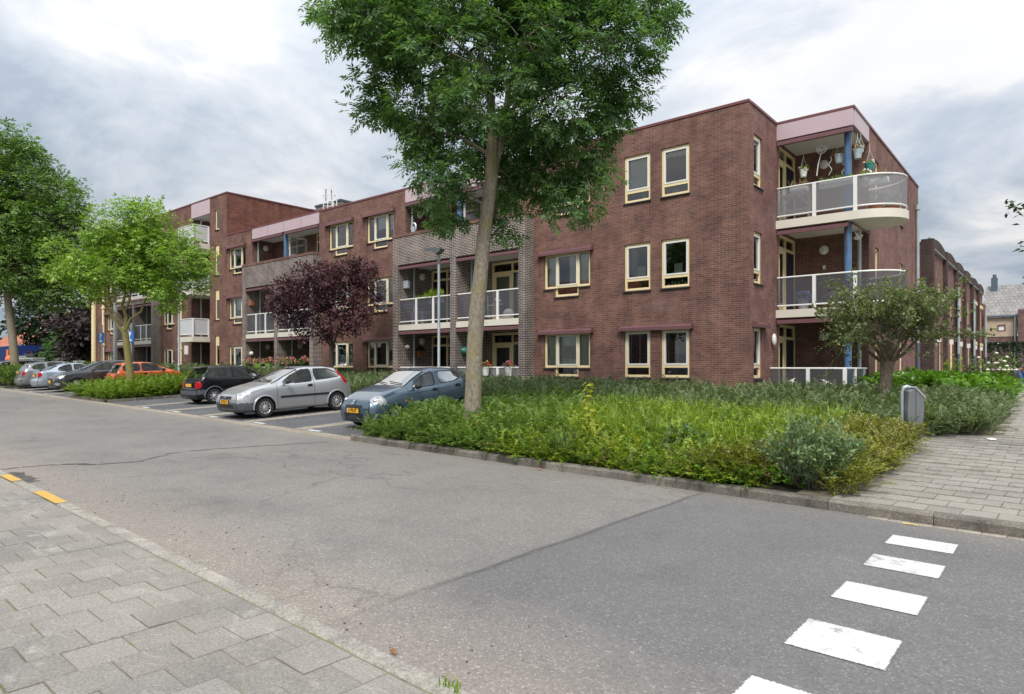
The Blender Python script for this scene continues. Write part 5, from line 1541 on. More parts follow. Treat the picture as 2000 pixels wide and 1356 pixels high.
# left, darker cotoneaster round the ash (spills over the kerb)
def m1(x, y):
    v = y + TW * x
    e = .25 * hnoise(x, y, 1.2, 3)
    return (v > VB + .02 + .06 * hnoise(x, y, 3, 1)) & (v < 13.3) & (x > -10.85 + .1 * hnoise(x, y, 2, 5)) & (x < -6.9 + e * 2)
plant_zone('cotoneaster', 'cotoneaster_leaf', TW_COT, 7400, (-11.1, -6.2, 7.8, 13.7, m1), lambda x, y: .29 + .18 * np.clip((y + TW * x - 8.0) / 1.1, 0, 1), .28, seed=1)
# middle, yellow-green cover with grass
def m2(x, y):
    v = y + TW * x
    e = .5 * hnoise(x, y, 1.2, 3)
    return (v > VB + .02 + .06 * hnoise(x, y, 3, 1)) & (v < 12.6 + e * .5) & (x > -7.4 + e) & (x < -2.9 + e * .6)
plant_zone('ground_cover', 'yellow_cover_leaf', TW_FINE, 7000, (-8, -2.2, 7.8, 13.2, m2), lambda x, y: .25 + .23 * np.clip((y + TW * x - 8.0) / 1.3, 0, 1), .3, seed=2)
plant_zone('ground_cover', 'cotoneaster_leaf', TW_COT, 2200, (-8, -2.2, 7.8, 13.2, m2), lambda x, y: .25 + .20 * np.clip((y + TW * x - 8.0) / 1.3, 0, 1), .4, seed=7)
# right, olive and rusty cover by the bin
def m3(x, y):
    v = y + TW * x
    e = .35 * hnoise(x, y, 1.5, 8)
    return (v > 8.12 + .3 * e) & (np.hypot(x + 2.38, y - 8.55) > .5) & (v < 12.2 + .2 * e) & (x > -3.4 + e) & (x < -1.78 + .08 * hnoise(x, y, 3, 4))
plant_zone('ground_cover', 'olive_cover_leaf', TW_FINE, 3700, (-4, -1.5, 8, 12.8, m3), .44, .22, seed=3)
plant_zone('dry_twigs', 'straw', twig_templates(rng, 4, .34, 3, .03, .5), 420, (-3.6, -1.7, 8.2, 12.4, m3), .52, .2, seed=4)
plant_zone('dry_twigs', 'straw', twig_templates(rng, 4, .34, 3, .03, .5), 260, (-7.5, -2.6, 7.8, 9.6, lambda x, y: (y + TW * x > VB) & (y + TW * x < 9.3)), .36, .2, seed=14)
# low front fringe of mixed weeds
plant_zone('weeds', 'laurel_leaf', TW_BROAD, 260, (-8.5, -2.4, 7.85, 8.9, lambda x, y: (y + TW * x > VB + .02)), .26, .4, seed=5, scl=(.5, .9))
plant_zone('weeds', 'yellow_leaf', TW_FINE, 420, (-9.5, -2.2, 8.2, 12.6, lambda x, y: hnoise(x, y, 1.4, 2) > .18), .52, .2, seed=15, scl=(.5, .9), under=.15)
# tall grey-green hedge before the facade
def m4(x, y):
    v = y + TW * x
    return (v > 13.2 + .25 * hnoise(x, y, 1.0, 6)) & (v < 17.6) & (x > -24.8) & (x < -4.75)
plant_zone('cotoneaster_hedge', 'grey_hedge_leaf', TW_COT, 13000, (-25, -4.7, 13.2, 18.3, m4), lambda x, y: .50 - .22 * np.clip((x + 7.6) / 2, 0, 1), .17, seed=6, under=.4, tilt=(-.9, .3), scl=(.85, 1.4))
def m4b(x, y):
    v = y + TW * x
    return (v > 13.9) & (v < 17.0) & (x > -44) & (x < -24.8)
plant_zone('cotoneaster_hedge', 'grey_hedge_leaf', TW_COT, 3000, (-44, -24, 13.4, 18.3, m4b), .62, .2, seed=16, under=.3, scl=(1.2, 1.8))
# bed beside the path on the right
def m5(x, y):
    edge = -.92 - .02 * (y - 14) + .12 * hnoise(x, y, 1.4, 2) - np.clip(14.6 - y, 0, 2) * .9
    return (y > 13.45 + .12 * hnoise(x, y, 2, 4)) & (x < edge) & (x > -6.7) & (y < 24)
plant_zone('cotoneaster', 'grey_hedge_leaf', TW_COT, 6500, (-6.8, -.7, 13.2, 24.2, m5), lambda x, y: .40 + .14 * np.clip((y - 13.6) / 1.5, 0, 1) * np.clip((-x - .6) / 1.0, .3, 1), .2, base=.13, seed=8, under=.45)
plant_zone('cotoneaster', 'grey_hedge_leaf', TW_COT, 2600, (-4.5, -.7, 13.2, 17.2, m5), .40, .2, base=.13, seed=18, under=.6)
# laurels behind it
def m6(x, y): return (y > 20.6 + .4 * hnoise(x, y, 1, 1) - .35 * (x + 1.2)) & (y < 28.5) & (x > -4.5) & (x < -1.15 + .15 * hnoise(x, y, 1.4, 3))
TW_LAUREL = twig_templates(rng, 5, .40, 7, .13, .3)
plant_zone('laurel_hedge', 'laurel_leaf', TW_LAUREL, 2400, (-4.6, -1, 20, 28.6, m6), lambda x, y: .70 - .10 * np.clip(x + 2.6, 0, 2), .25, seed=9, under=.5, tilt=(-.9, .2))
# island hedges in the car park
def isl(x0, x1):
    def f(x, y):
        v = y + TW * x
        return (v > V_FAR + .36 + .1 * hnoise(x, y, 2, 1)) & (v < 13.4) & (x > x0 + .1 * hnoise(x, y, 2, 4)) & (x < x1 + .1 * hnoise(x, y, 2, 8))
    return f
plant_zone('island_hedge', 'island_leaf', TW_FINE, 4300, (-30.9, -25.9, 8, 14.6, isl(-30.45, -26.35)), lambda x, y: .40 + .16 * np.clip((y - 9.2) / 1.5, 0, 1), .2, seed=10, scl=(1.1, 1.7), under=.7)
plant_zone('island_hedge', 'cotoneaster_leaf', TW_FINE, 2600, (-46, -40.5, 8, 15.4, isl(-45.1, -41.1)), .85, .2, seed=11, scl=(1.3, 1.9), under=.8)
# grass blades among the cover
def blades(name, n, region, h, mat, seed, w=.012):
    g = np.random.default_rng(seed)
    x0, x1, y0, y1, mask = region
    x = g.uniform(x0, x1, n * 3); y = g.uniform(y0, y1, n * 3); k = mask(x, y); x = x[k][:n]; y = y[k][:n]; n = len(x)
    a = g.uniform(0, 6.28, n); hh = h * g.uniform(.6, 1.3, n); ln = hh * g.uniform(.2, .75, n)
    b = np.stack([x, y, ZG(x, y) + .1], 1)
    d = np.stack([np.cos(a), np.sin(a), np.zeros(n)], 1); s = np.stack([-np.sin(a), np.cos(a), np.zeros(n)], 1) * w * .5
    up = np.array([0, 0, 1.0])
    p1 = b + up * hh[:, None] * .6 + d * ln[:, None] * .3; p2 = b + up * hh[:, None] + d * ln[:, None]
    V = np.stack([b - s, b + s, p1 + s * .9, p1 - s * .9, p2 + s * .15, p2 - s * .15], 1).reshape(-1, 3)
    o0 = np.arange(n)[:, None] * 6
    off = V.mean(0); off[2] = V[:, 2].min()
    me = np_mesh(name, V - off, np.concatenate([o0 + [0, 1, 2, 3], o0 + [3, 2, 4, 5]]), mat)
    o = link_mesh(name, me, None, off); tag(o, kind='stuff')
blades('tall_grass', 5200, (-7.6, -2.8, 8.2, 13.0, lambda x, y: (hnoise(x, y, .9, 2) > -.35) & (y + TW * x > 8.9)), .56, 'grass_blade', 3)
blades('grass_tuft', 130, (-6.15, -5.75, 8.18, 8.42, lambda x, y: x < 99), .42, 'cotoneaster_leaf', 4, .016)
blades('kerb_grass', 28, (-2.24, -2.12, 2.15, 2.20, lambda x, y: x < 99), .045, 'grass_blade', 5, .008)

# single plants that stand out of the cover
def bush(name, label, base, r, h, n, leaf, seed, L=.06, cat='shrub', stems=26, upright=1.0, flowers=None, lw=.42):
    g = np.random.default_rng(seed); rr = random.Random(seed)
    root = thing(name, label, cat, base, None)
    st = MB(); Pn = []; A = []
    for k in range(stems):
        a = rr.uniform(0, 6.28); q = math.sqrt(rr.random()) * r
        t = Vector((q * math.cos(a), q * math.sin(a), h * (1 - .45 * (q / r) ** 2) * rr.uniform(.75, 1.08)))
        b0 = Vector((.25 * q * math.cos(a), .25 * q * math.sin(a), 0))
        pts = limb(st, b0, t, .008, .002, .06 * upright, 4, 4, .03, rr)
        d = (t - b0).normalized()
        for j in range(n // stems):
            f = rr.uniform(.12, 1.0); i = min(3, int(f * 4)); p = pts[i].lerp(pts[i + 1], f * 4 - i)
            Pn.append(p); A.append(d * .7)
    link_mesh('stems', st.mesh('stems', 'pollard_bark', True), root)
    Pn = np.array([list(p) for p in Pn]); m = len(Pn); Pn += g.normal(scale=.03, size=(m, 3))
    A = unit(np.array([list(p) for p in A]) + g.normal(scale=.65, size=(m, 3))); N = unit(g.normal(scale=.5, size=(m, 3)) + [0, 0, 1])
    l = L * g.uniform(.6, 1.3, m)
    V, F = leaf_arrays(Pn, A, N, l, l * lw)
    link_mesh('foliage', np_mesh('foliage', V, F, leaf), root)
    if flowers:
        fm, fn, fr = flowers
        f = MB()
        for k in range(fn):
            p = Pn[g.integers(m)]; s = 1.06
            f.ball((p[0] * s, p[1] * s, max(p[2], h * .45) * s), fr, fr, fr * .7, 6, 4)
        link_mesh('blossom', f.mesh('blossom', fm, True), root)
    return root
def gz(x, y, d=.1): return (x, y, float(ZG(x, y)) + d)
bush('willow_shrub', 'blue green upright shrub at the kerb corner beside the tiled path', gz(-2.32, 8.5), .66, .92, 4200, 'bluegreen_leaf', 51, .068, stems=80)
bush('elder_shrub', 'dark leafy weed growing in the middle of the front bed', gz(-4.35, 9.2), .45, .55, 380, 'bluegreen_leaf', 52, .10, lw=.5)
bush('weed_plant', 'low bright green dandelion plant behind the far kerb', gz(-3.35, 8.2), .22, .14, 90, 'laurel_leaf', 53, .11, 'weed', 12, lw=.35)
bush('ornamental_shrub', 'feathery pale green rounded shrub behind the low brick fence', gz(-5.0, 47.0, 0), 1.5, 2.2, 1500, 'pollard_leaf', 54, .22, stems=60)
bush('rose_bush', 'bush full of pale cream blossoms right of the feathery shrub', gz(-3.1, 51.5, 0), 1.5, 2.2, 900, 'cotoneaster_leaf', 55, .22, flowers=('petal_white', 55, .10))
bush('yellow_shrub', 'narrow yellow green shrub against the terraced wall', gz(-3.75, 36.0, 0), .55, 1.75, 500, 'yellow_cover_leaf', 56, .14)
bush('berberis_shrub', 'dark red low shrub at the foot of the first terraced house', gz(-3.75, 32.0, 0), .7, 1.2, 450, 'far_plum_leaf', 57, .11)
bush('berberis_shrub', 'small dark red shrub between feathery shrub and terrace wall', gz(-4.1, 43.5, 0), .6, 1.1, 300, 'far_plum_leaf', 58, .13)
bush('climbing_rose', 'spindly climbing plant against the facade left of the nearest grey pier', gz(-24.2, 17.9, 0), .5, 2.0, 260, 'cotoneaster_leaf', 59, .07, 'plant', 14)
def sapling():
    x, y = -5.85, 8.95
    g = np.random.default_rng(61); rr = random.Random(61)
    root = thing('maple_sapling', 'slim yellow green maple sapling standing alone in the front bed', 'sapling', gz(x, y), None)
    m = MB(); m.tube([(0, 0, 0), (.01, 0, .5), (-.01, 0, 1.0), (0, 0, 1.16)], [.009, .007, .005, .002], 5); link_mesh('stem', m.mesh('stem', 'young_bark', True), root)
    lf = MB()
    out_ = [(0, 0), (.25, .12), (.5, .42), (.34, .45), (.42, .78), (.2, .66), (0, 1.05), (-.2, .66), (-.42, .78), (-.34, .45), (-.5, .42), (-.25, .12)]
    me = None
    lm = MB(); lm.add([(a * .13, b * .13, -.02 * abs(a) * 2 - .05 * b * b * .5) for a, b in out_], [(0, 1, 2, 3), (0, 3, 4, 5), (0, 5, 6, 7), (0, 7, 8, 9), (0, 9, 10, 11)])
    me = lm.mesh('leaf', 'yellow_leaf')
    lm.cur = 0
    for k in range(34):
        z = .38 + .80 * (k / 33) ** .85
        a = k * 2.4 + rr.uniform(-.4, .4); q = rr.uniform(.03, .09) * (1.25 - z * .6)
        o = link_mesh('leaf', me, root, (q * math.cos(a), q * math.sin(a), z), (rr.uniform(-.9, .1), rr.uniform(-.5, .5), a - math.pi / 2))
        s = rr.uniform(.65, 1.05); o.scale = (s, s, s)
sapling()
# dark clipped hedge at the end of the path
def hedge(name, label, x0, x1, y0, y1, h, n, mat, seed, L=.16):
    g = np.random.default_rng(seed)
    x = g.uniform(x0, x1, n); y = g.uniform(y0, y1, n); z = h * (1 - g.random(n) ** 2.5)
    f = g.random(n) < .6
    y[f] = y0 + g.random(f.sum()) * .25
    c = np.array([(x0 + x1) / 2, (y0 + y1) / 2, 0]); cz = float(ZG(c[0], c[1]))
    Pn = np.stack([x - c[0], y - c[1], z], 1)
    A = unit(g.normal(size=(n, 3)) + [0, -.6, .1]); N = unit(g.normal(scale=.7, size=(n, 3)) + [0, -.6, .8]); l = L * g.uniform(.6, 1.3, n)
    V, F = leaf_arrays(Pn, A, N, l, l * .55)
    o = link_mesh(name, np_mesh(name, V, F, mat), None, (c[0], c[1], cz)); tag(o, label, 'hedge')
hedge('clipped_hedge', 'dark clipped hedge under the tiled house at the end of the path', -6.0, 3.0, 57.6, 59.2, 2.9, 9000, 'dark_hedge_leaf', 71)
# tree reaching in from outside the right edge
def edge_tree():
    x, y = 1.75, 11.6
    g = np.random.default_rng(81); rr = random.Random(81)
    root = thing('overhanging_tree', 'tree outside the right edge whose dark leafy twig tips reach into view', 'tree', gz(x, y, 0), None)
    m = MB(); m.tube([(0, 0, -.2), (0, 0, 1.2), (-.1, 0, 2.6)], [.12, .09, .07], 10); link_mesh('trunk', m.mesh('trunk', 'dark_bark', True), root)
    br = MB(); Pn = []; A = []
    for (tx, ty, tz) in ((-2.36, -.15, 3.72), (-2.20, -.1, 3.15), (-2.12, .1, 2.70), (-2.05, .2, 3.95), (-1.9, .3, 2.3)):
        a = Vector((-.1, 0, 2.3 + rr.uniform(-.3, .4))); b = Vector((tx, ty, tz))
        pts = limb(br, a, b, .03, .004, .25, 5, 6, .02, rr)
        for k in range(130):
            f = rr.uniform(.35, 1) * 5.99; i = int(f); p = pts[i].lerp(pts[i + 1], f - i)
            Pn.append(list(p)); A.append([-.5, 0, .1])
    link_mesh('branches', br.mesh('branches', 'dark_bark', True), root)
    Pn = np.array(Pn) + g.normal(scale=.05, size=(len(Pn), 3)); n = len(Pn)
    A = unit(np.array(A) + g.normal(scale=.7, size=(n, 3))); N = unit(g.normal(scale=.6, size=(n, 3)) + [0, 0, 1]); l = .088 * g.uniform(.7, 1.2, n)
    V, F = leaf_arrays(Pn, A, N, l, l * .62); link_mesh('crown', np_mesh('crown', V, F, 'twig_edge_leaf'), root)
edge_tree()
def far_wood():
    g = np.random.default_rng(91); n = 13000
    a = R(48) + g.random(n) * R(150); r = g.uniform(150, 175, n)
    x, y = -r * np.sin(a - R(90) + R(90)) * 1.0, -r * np.cos(a)
    top = 7 + 2.5 * np.sin(a * 23) + 1.5 * np.sin(a * 61 + 1)
    Pn = np.stack([x, y, 1.0 + top * g.random(n) ** .8], 1)
    A = unit(g.normal(size=(n, 3))); l = 1.6 * g.uniform(.6, 1.3, n)
    V, F = leaf_arrays(Pn, A, unit(g.normal(size=(n, 3))), l, l * .7)
    off = V.mean(0); o = link_mesh('far_wood', np_mesh('far_wood', V - off, F, 'conifer_leaf'), None, off); tag(o, kind='stuff')
far_wood()
# ------------------------------------------------------------------ parked cars
def car_paint(name, col, metal=0.55, rough=0.28, coat=0.8):
    a = NT(name)
    a.base(col); a.rough(rough); a.p.inputs['Metallic'].default_value = metal
    a.p.inputs['Coat Weight'].default_value = coat; a.p.inputs['Coat Roughness'].default_value = 0.03
    f = a.noise(a.obj(), 3.0, 4)
    sp = a.n('ShaderNodeSeparateXYZ', {0: a.obj()})
    dirt = a.n('ShaderNodeMapRange', {'Value': a.math('ADD', sp.outputs[2], a.math('MULTIPLY', f, .2)), 'From Min': .28, 'From Max': .62, 'To Min': .25 if col[0] > .02 else .08, 'To Max': 0.0}).outputs[0]
    a.base(a.mix(dirt, col, (.10, .09, .08, 1))); a.rough(a.math('MULTIPLY_ADD', dirt, .6, False))
    rr = a.math('ADD', a.math('MULTIPLY', dirt, .8), rough); a.rough(rr)
    MAT[name] = a.m
car_paint('paint_silver', (0.50, 0.52, 0.55, 1), .6, .30)
car_paint('paint_slate', (0.085, 0.135, 0.185, 1), .55, .28)
car_paint('paint_black', (0.003, 0.0035, 0.006, 1), .0, .22, .22)
MAT['paint_black'].node_tree.nodes['Principled BSDF'].inputs['Specular IOR Level'].default_value = .25
car_paint('paint_orange', (0.80, 0.145, 0.024, 1), .0, .3)
car_paint('paint_charcoal', (0.060, 0.063, 0.070, 1), .6, .3)
car_paint('paint_iceblue', (0.42, 0.50, 0.57, 1), .6, .3)
car_paint('paint_greige', (0.27, 0.28, 0.29, 1), .6, .3)
car_paint('paint_navy', (0.015, 0.02, 0.035, 1), .4, .3)
plain('tyre_rubber', (0.022, 0.022, 0.023, 1), 0.85, var=.15)
plain('alloy', (0.55, 0.56, 0.58, 1), 0.35, metal=0.65)
plain('chrome', (0.75, 0.76, 0.78, 1), 0.12, metal=1.0)
plain('lens_clear', (0.42, 0.44, 0.46, 1), 0.16, metal=0.5, coat=.6, var=.35, scale=16)
plain('lens_red', (0.45, 0.006, 0.010, 1), 0.2, spec=.3)
plain('lens_amber', (0.70, 0.17, 0.02, 1), 0.15)
plain('trim_black', (0.014, 0.014, 0.016, 1), 0.45)
plain('bumper_grey', (0.075, 0.085, 0.10, 1), 0.6, var=.1)
plain('seat_cloth', (0.035, 0.035, 0.04, 1), 0.9)
plain('seat_pale', (0.16, 0.17, 0.18, 1), 0.9)
plain('plate_yellow', (0.85, 0.44, 0.02, 1), 0.45)
plain('plate_ink', (0.015, 0.013, 0.012, 1), 0.5)
plain('eu_blue', (0.02, 0.06, 0.42, 1), 0.45)
plain('badge_blue', (0.02, 0.05, 0.22, 1), 0.3)

def curve(pts, sm=0.06):
    xs = np.array([p[0] for p in pts]); zs = np.array([p[1] for p in pts])
    fx = np.linspace(xs[0] - .3, xs[-1] + .3, 900)
    fz = np.interp(fx, xs, zs)
    w = max(1, int(sm / (fx[1] - fx[0])))
    k = np.hanning(2 * w + 1); k /= k.sum()
    fz = np.convolve(np.pad(fz, w, 'edge'), k, 'valid')
    return lambda s: np.interp(s, fx, fz)
def inside(poly, x, y):
    r = np.zeros(np.shape(x), bool); n = len(poly); j = n - 1
    for i in range(n):
        (xi, yi), (xj, yj) = poly[i], poly[j]
        r ^= ((yi > y) != (yj > y)) & (x < (xj - xi) * (y - yi) / (yj - yi + 1e-12) + xi); j = i
    return r
def grow(poly, d):
    c = np.mean(np.array(poly), 0); out_ = []
    n = len(poly)
    P2 = np.array(poly, float)
    area = sum(P2[i][0] * P2[(i + 1) % n][1] - P2[(i + 1) % n][0] * P2[i][1] for i in range(n))
    sg = 1 if area > 0 else -1
    for i in range(n):
        e0 = P2[i] - P2[i - 1]; e1 = P2[(i + 1) % n] - P2[i]
        n0 = np.array([e0[1], -e0[0]]) / (np.linalg.norm(e0) + 1e-9) * sg; n1 = np.array([e1[1], -e1[0]]) / (np.linalg.norm(e1) + 1e-9) * sg
        m = n0 + n1; m /= (np.linalg.norm(m) + 1e-9)
        out_.append(tuple(P2[i] + m * d / max(.35, m @ n0)))
    return out_
def rounded(poly, r=.05, k=4):
    P2 = [np.array(p, float) for p in poly]; n = len(P2); o = []
    for i in range(n):
        a, b, c = P2[i - 1], P2[i], P2[(i + 1) % n]
        u = (a - b); v = (c - b); ru = min(r, np.linalg.norm(u) * .4); rv = min(r, np.linalg.norm(v) * .4)
        p0 = b + u / np.linalg.norm(u) * ru; p1 = b + v / np.linalg.norm(v) * rv
        for t in np.linspace(0, 1, k): o.append(tuple((1 - t) ** 2 * p0 + 2 * t * (1 - t) * b + t * t * p1))
    return o

def make_wheel(parent, c, rad, w, slots, left, rimf=.62, rim='alloy'):
    """wheel > tyre, rim; axis along y, outer face at the car's outside"""
    s = 1 if left else -1
    t = MB()
    prof = [(rad * .62, -w / 2), (rad * .9, -w / 2), (rad * .985, -w / 2 + .02), (rad, -w / 4), (rad, w / 4), (rad * .985, w / 2 - .02), (rad * .9, w / 2), (rad * .66, w / 2 - .005), (rad * .62, w / 2 - .03)]
    t.lathe(prof, (0, 0, 0), 36, 'y')
    o = link_mesh('wheel', t.mesh('tyre', 'tyre_rubber', True), parent, c)
    q = MB(); rr = rad * .66
    y = s * (w / 2 - .022)
    q.lathe([(rr, y - s * .012), (rr, y + s * .008), (rr * .93, y + s * .012), (rr * .86, y), (rr * .45, y + s * .012), (rr * .25, y + s * .02), (rr * .22, y + s * .026), (0.001, y + s * .026)], (0, 0, 0), 36, 'y')
    link_mesh('rim', q.mesh('rim', rim, True), o)
    if slots:
        m = MB()
        for k in range(slots):
            a = 2 * math.pi * k / slots; d = math.pi / slots * .58
            pts = []
            for (r_, f) in ((.46, .8), (.86, 1.0), (.90, .6), (.90, -.6), (.86, -1.0), (.46, -.8), (.42, -.4), (.42, .4)):
                pts.append((rr * r_ * math.cos(a + d * f * (.9 if r_ > .6 else 1.1)), y + s * (.0145 if r_ < .6 else .0045), rr * r_ * math.sin(a + d * f * (.9 if r_ > .6 else 1.1))))
            m.add(pts, [tuple(range(8)) if s < 0 else tuple(range(7, -1, -1))])
        link_mesh('slot', m.mesh('slot', 'trim_black'), o)
    return o

def make_car(name, label, spec, loc, fwd, res=.024):
    L, hw, H = spec['L'], spec['hw'], spec['H']
    root = thing(name, label, 'car', (0, 0, 0), 'cars parked in the bays before the apartment block')
    top = curve(spec['top'], .07); belt = curve(spec['belt'], .1)
    hr = spec['hr']
    xf = curve(spec['xf'], .03); xr = curve(spec['xr'], .03)     # (z, inset) front and rear profiles
    zlow = spec.get('zlow', .19)
    plan = curve([(0, spec.get('pf', .80)), (.12, .88), (.35, .965), (.8, 1), (L - .9, 1), (L - .4, .975), (L - .15, .93), (L, spec.get('pr', .85))], .08)
    ns = int(L / res)
    S = np.linspace(0, L, ns)
    ex = []
    for d in spec['seams']: ex += [d - .006, d + .006]
    S = np.unique(np.concatenate([S, ex])); ns = len(S)
    segs = [2, 4, 5, 4, 3, 1, 16, 4, 5, 6]
    zb = belt(S); zt = np.maximum(top(S), zb + .012); h = zt - zb
    g = np.clip((h - .10) / .22, 0, 1); g = g * g * (3 - 2 * g)
    w = hw * plan(S)
    lift = spec.get('lift', 0.0)
    zl = np.full(ns, zlow)
    drop = np.minimum(.085, .45 * h)
    yr = (1 - g) * .90 * w + g * hr * np.clip(plan(S) * 1.03, 0, 1)
    zr = zt - drop
    K = [(.90 * w, zl), (.975 * w, zl + .05), (1.0 * w, zl + .34 * (zb - zl)), (1.0 * w, zl + .64 * (zb - zl)), (.985 * w, zb - .07), (.955 * w, zb), (.94 * w, zb + np.minimum(.012, .3 * drop)),
         (yr, zr), (.86 * yr, zt - .33 * drop), (.5 * yr, zt - .08 * drop), (0 * yr, zt)]
    ctrl = np.stack([np.stack(k, 1) for k in K], 1)          # (ns, 11, 2)
    rows = []; jid = []
    nK = ctrl.shape[1]
    for k in range(nK - 1):
        p0 = ctrl[:, max(k - 1, 0)]; p1 = ctrl[:, k]; p2 = ctrl[:, k + 1]; p3 = ctrl[:, min(k + 2, nK - 1)]
        lin = k in (5, 6)
        n = segs[k]
        for i in range(n):
            t = i / n
            if lin: q = p1 * (1 - t) + p2 * t
            else:
                m1 = (p2 - p0) * .5; m2 = (p3 - p1) * .5
                if k == 4: m2 = p2 - p1
                if k == 7: m1 = (p2 - p1)
                q = (2 * t**3 - 3 * t**2 + 1) * p1 + (t**3 - 2 * t**2 + t) * m1 + (-2 * t**3 + 3 * t**2) * p2 + (t**3 - t**2) * m2
            rows.append(q); jid.append(k + t)
    rows.append(ctrl[:, -1]); jid.append(nK - 1.0)
    G = np.stack(rows, 1)                                    # (ns, nj, 2): y, z
    jid = np.array(jid); nj = len(jid)
    Y, Z = G[..., 0], G[..., 1]
    wf = np.clip(1 - S / .85, 0, 1)[:, None] ** 1.6; wr = np.clip(1 - (L - S) / .85, 0, 1)[:, None] ** 1.6
    zhf, zhr = zt[0], zt[-1]
    X = S[:, None] + wf * xf(np.minimum(Z, zhf)) - wr * xr(np.minimum(Z, zhr))
    # wheel arches
    aw = spec['R'] + spec.get('gap', .05)
    wheels = [(spec['fo'], spec['R']), (spec['fo'] + spec['wb'], spec['R'])]
    side_j = jid <= 4.6
    for (cs, cz) in wheels:
        d = np.hypot(X - cs, Z - cz)
        m = (np.abs(d - aw) < res * .55) & side_j[None, :]
        X = np.where(m, cs + (X - cs) / np.maximum(d, 1e-6) * aw, X); Z = np.where(m, cz + (Z - cz) / np.maximum(d, 1e-6) * aw, Z)
    verts = [np.stack([X, Y, Z], 2).reshape(-1, 3)]
    a = np.arange(ns - 1)[:, None] * nj + np.arange(nj - 1)[None, :]
    faces = [np.stack([a, a + 1, a + nj + 1, a + nj], 2).reshape(-1, 4)]
    fj = [np.broadcast_to((jid[:-1] + jid[1:]) / 2, (ns - 1, nj - 1)).reshape(-1)]
    ft = [np.zeros((ns - 1) * (nj - 1), int)]
    off = ns * nj
    nk = 16
    for e, (ii, prof, sg) in enumerate(((0, xf, 1), (ns - 1, xr, -1))):
        f = np.linspace(0, 1, nk)[None, :]
        yy = Y[ii][:, None] * f; zz = np.repeat(Z[ii][:, None], nk, 1)
        xx = np.repeat(X[ii][:, None], nk, 1) - sg * spec.get('bulge', .05) * (1 - f ** 2)
        verts.append(np.stack([xx, yy, zz], 2).reshape(-1, 3))
        a = off + np.arange(nj - 1)[:, None] * nk + np.arange(nk - 1)[None, :]
        q = np.stack([a, a + 1, a + nk + 1, a + nk], 2).reshape(-1, 4)
        if sg < 0: q = q[:, ::-1]
        faces.append(q); fj.append(np.repeat((jid[:-1] + jid[1:]) / 2, nk - 1)); ft.append(np.full(len(q), e + 1))
        off += nj * nk
    V = np.concatenate(verts); F = np.concatenate(faces); J = np.concatenate(fj); T = np.concatenate(ft)
    C = V[F].mean(1); s_, y_, z_ = C.T
    part = np.full(len(F), 'body', dtype=object)
    sd = (T == 0)
    for (cs, cz) in wheels:
        part[sd & (J < 4.6) & (np.hypot(s_ - cs, z_ - cz) < aw - .002)] = 'hole'
    free = part == 'body'
    for d, gn in zip(spec['seams'], ('front_gap', 'door_gap', 'rear_gap')): part[free & sd & (J < 7) & (np.abs(s_ - d) < .0065) & (z_ > .28)] = gn
    for nm, poly in spec['side_glass']:
        poly = rounded(poly, .07)
        tr = inside(grow(poly, .028), s_, z_) & sd & (J > 5) & (J < 7.6)
        gl = inside(poly, s_, z_) & sd & (J > 5.9) & (J < 7.05)
        part[tr & (part != 'hole')] = 'window_trim'; part[gl] = nm
    ws = spec['windscreen']; rs = spec['rear_screen']
    for nm, (s0, s1) in (('windscreen', ws), ('rear_window', rs)):
        m = (J > 7.35) & (s_ > s0) & (s_ < s1)
        m = m | ((T == 2) & (J > 7.0) & (z_ > 99))
        m2 = (J > 7.75) & (s_ > s0 + .03) & (s_ < s1 - .03)
        part[m & sd] = nm + '_trim'; part[m2 & sd] = nm
    for nm, fn in spec['rules']:
        m = fn(s_, y_, z_, J, T) & (part != 'hole')
        part[m] = nm
    for nm, (s0, s1) in spec['doors']:
        part[(part == 'body') & sd & (s_ > s0) & (s_ < s1) & (J < 6.9) & (z_ > .27)] = nm
    mats = dict(body=spec['paint'], door=spec['paint'], rear_door=spec['paint'], front_gap='trim_black', door_gap='trim_black', rear_gap='trim_black', window_trim=spec.get('trim', 'trim_black'), windscreen_trim='trim_black', rear_window_trim='trim_black', lower_grille='trim_black', middle_window='car_glass', windscreen='car_glass', rear_window='car_glass',
                side_window='car_glass', quarter_window='car_glass', headlight='lens_clear', tail_light='lens_red', indicator='lens_amber', grille='trim_black', bumper=spec.get('bumper', spec['paint']), fog_light='lens_clear',
                bump_strip='trim_black', sill_trim='trim_black', roof_rail='alloy', tail_lens='lens_clear')
    Lh = L / 2
    def sub(mask, mirror):
        f = F[mask]; u, inv = np.unique(f, return_inverse=True); v = V[u].copy(); f = inv.reshape(f.shape)
        # outward direction check is not needed: faces are two sided in Cycles
        v = np.stack([Lh - v[:, 0], v[:, 1], v[:, 2]], 1)
        if mirror == 'both':
            v2 = v * [1, -1, 1]; return np.concatenate([v, v2]), np.concatenate([f, f[:, ::-1] + len(v)])
        if mirror == 'right': return v * [1, -1, 1], f[:, ::-1]
        return v, f
    def weld(v, f, name_, mat_):
        me = np_mesh(name_, v, f, mat_, True)
        bm = bmesh.new(); bm.from_mesh(me); bmesh.ops.remove_doubles(bm, verts=bm.verts, dist=.0004); bm.to_mesh(me); bm.free()
        me.polygons.foreach_set('use_smooth', [True] * len(me.polygons))
        return me
    PARTS = {}
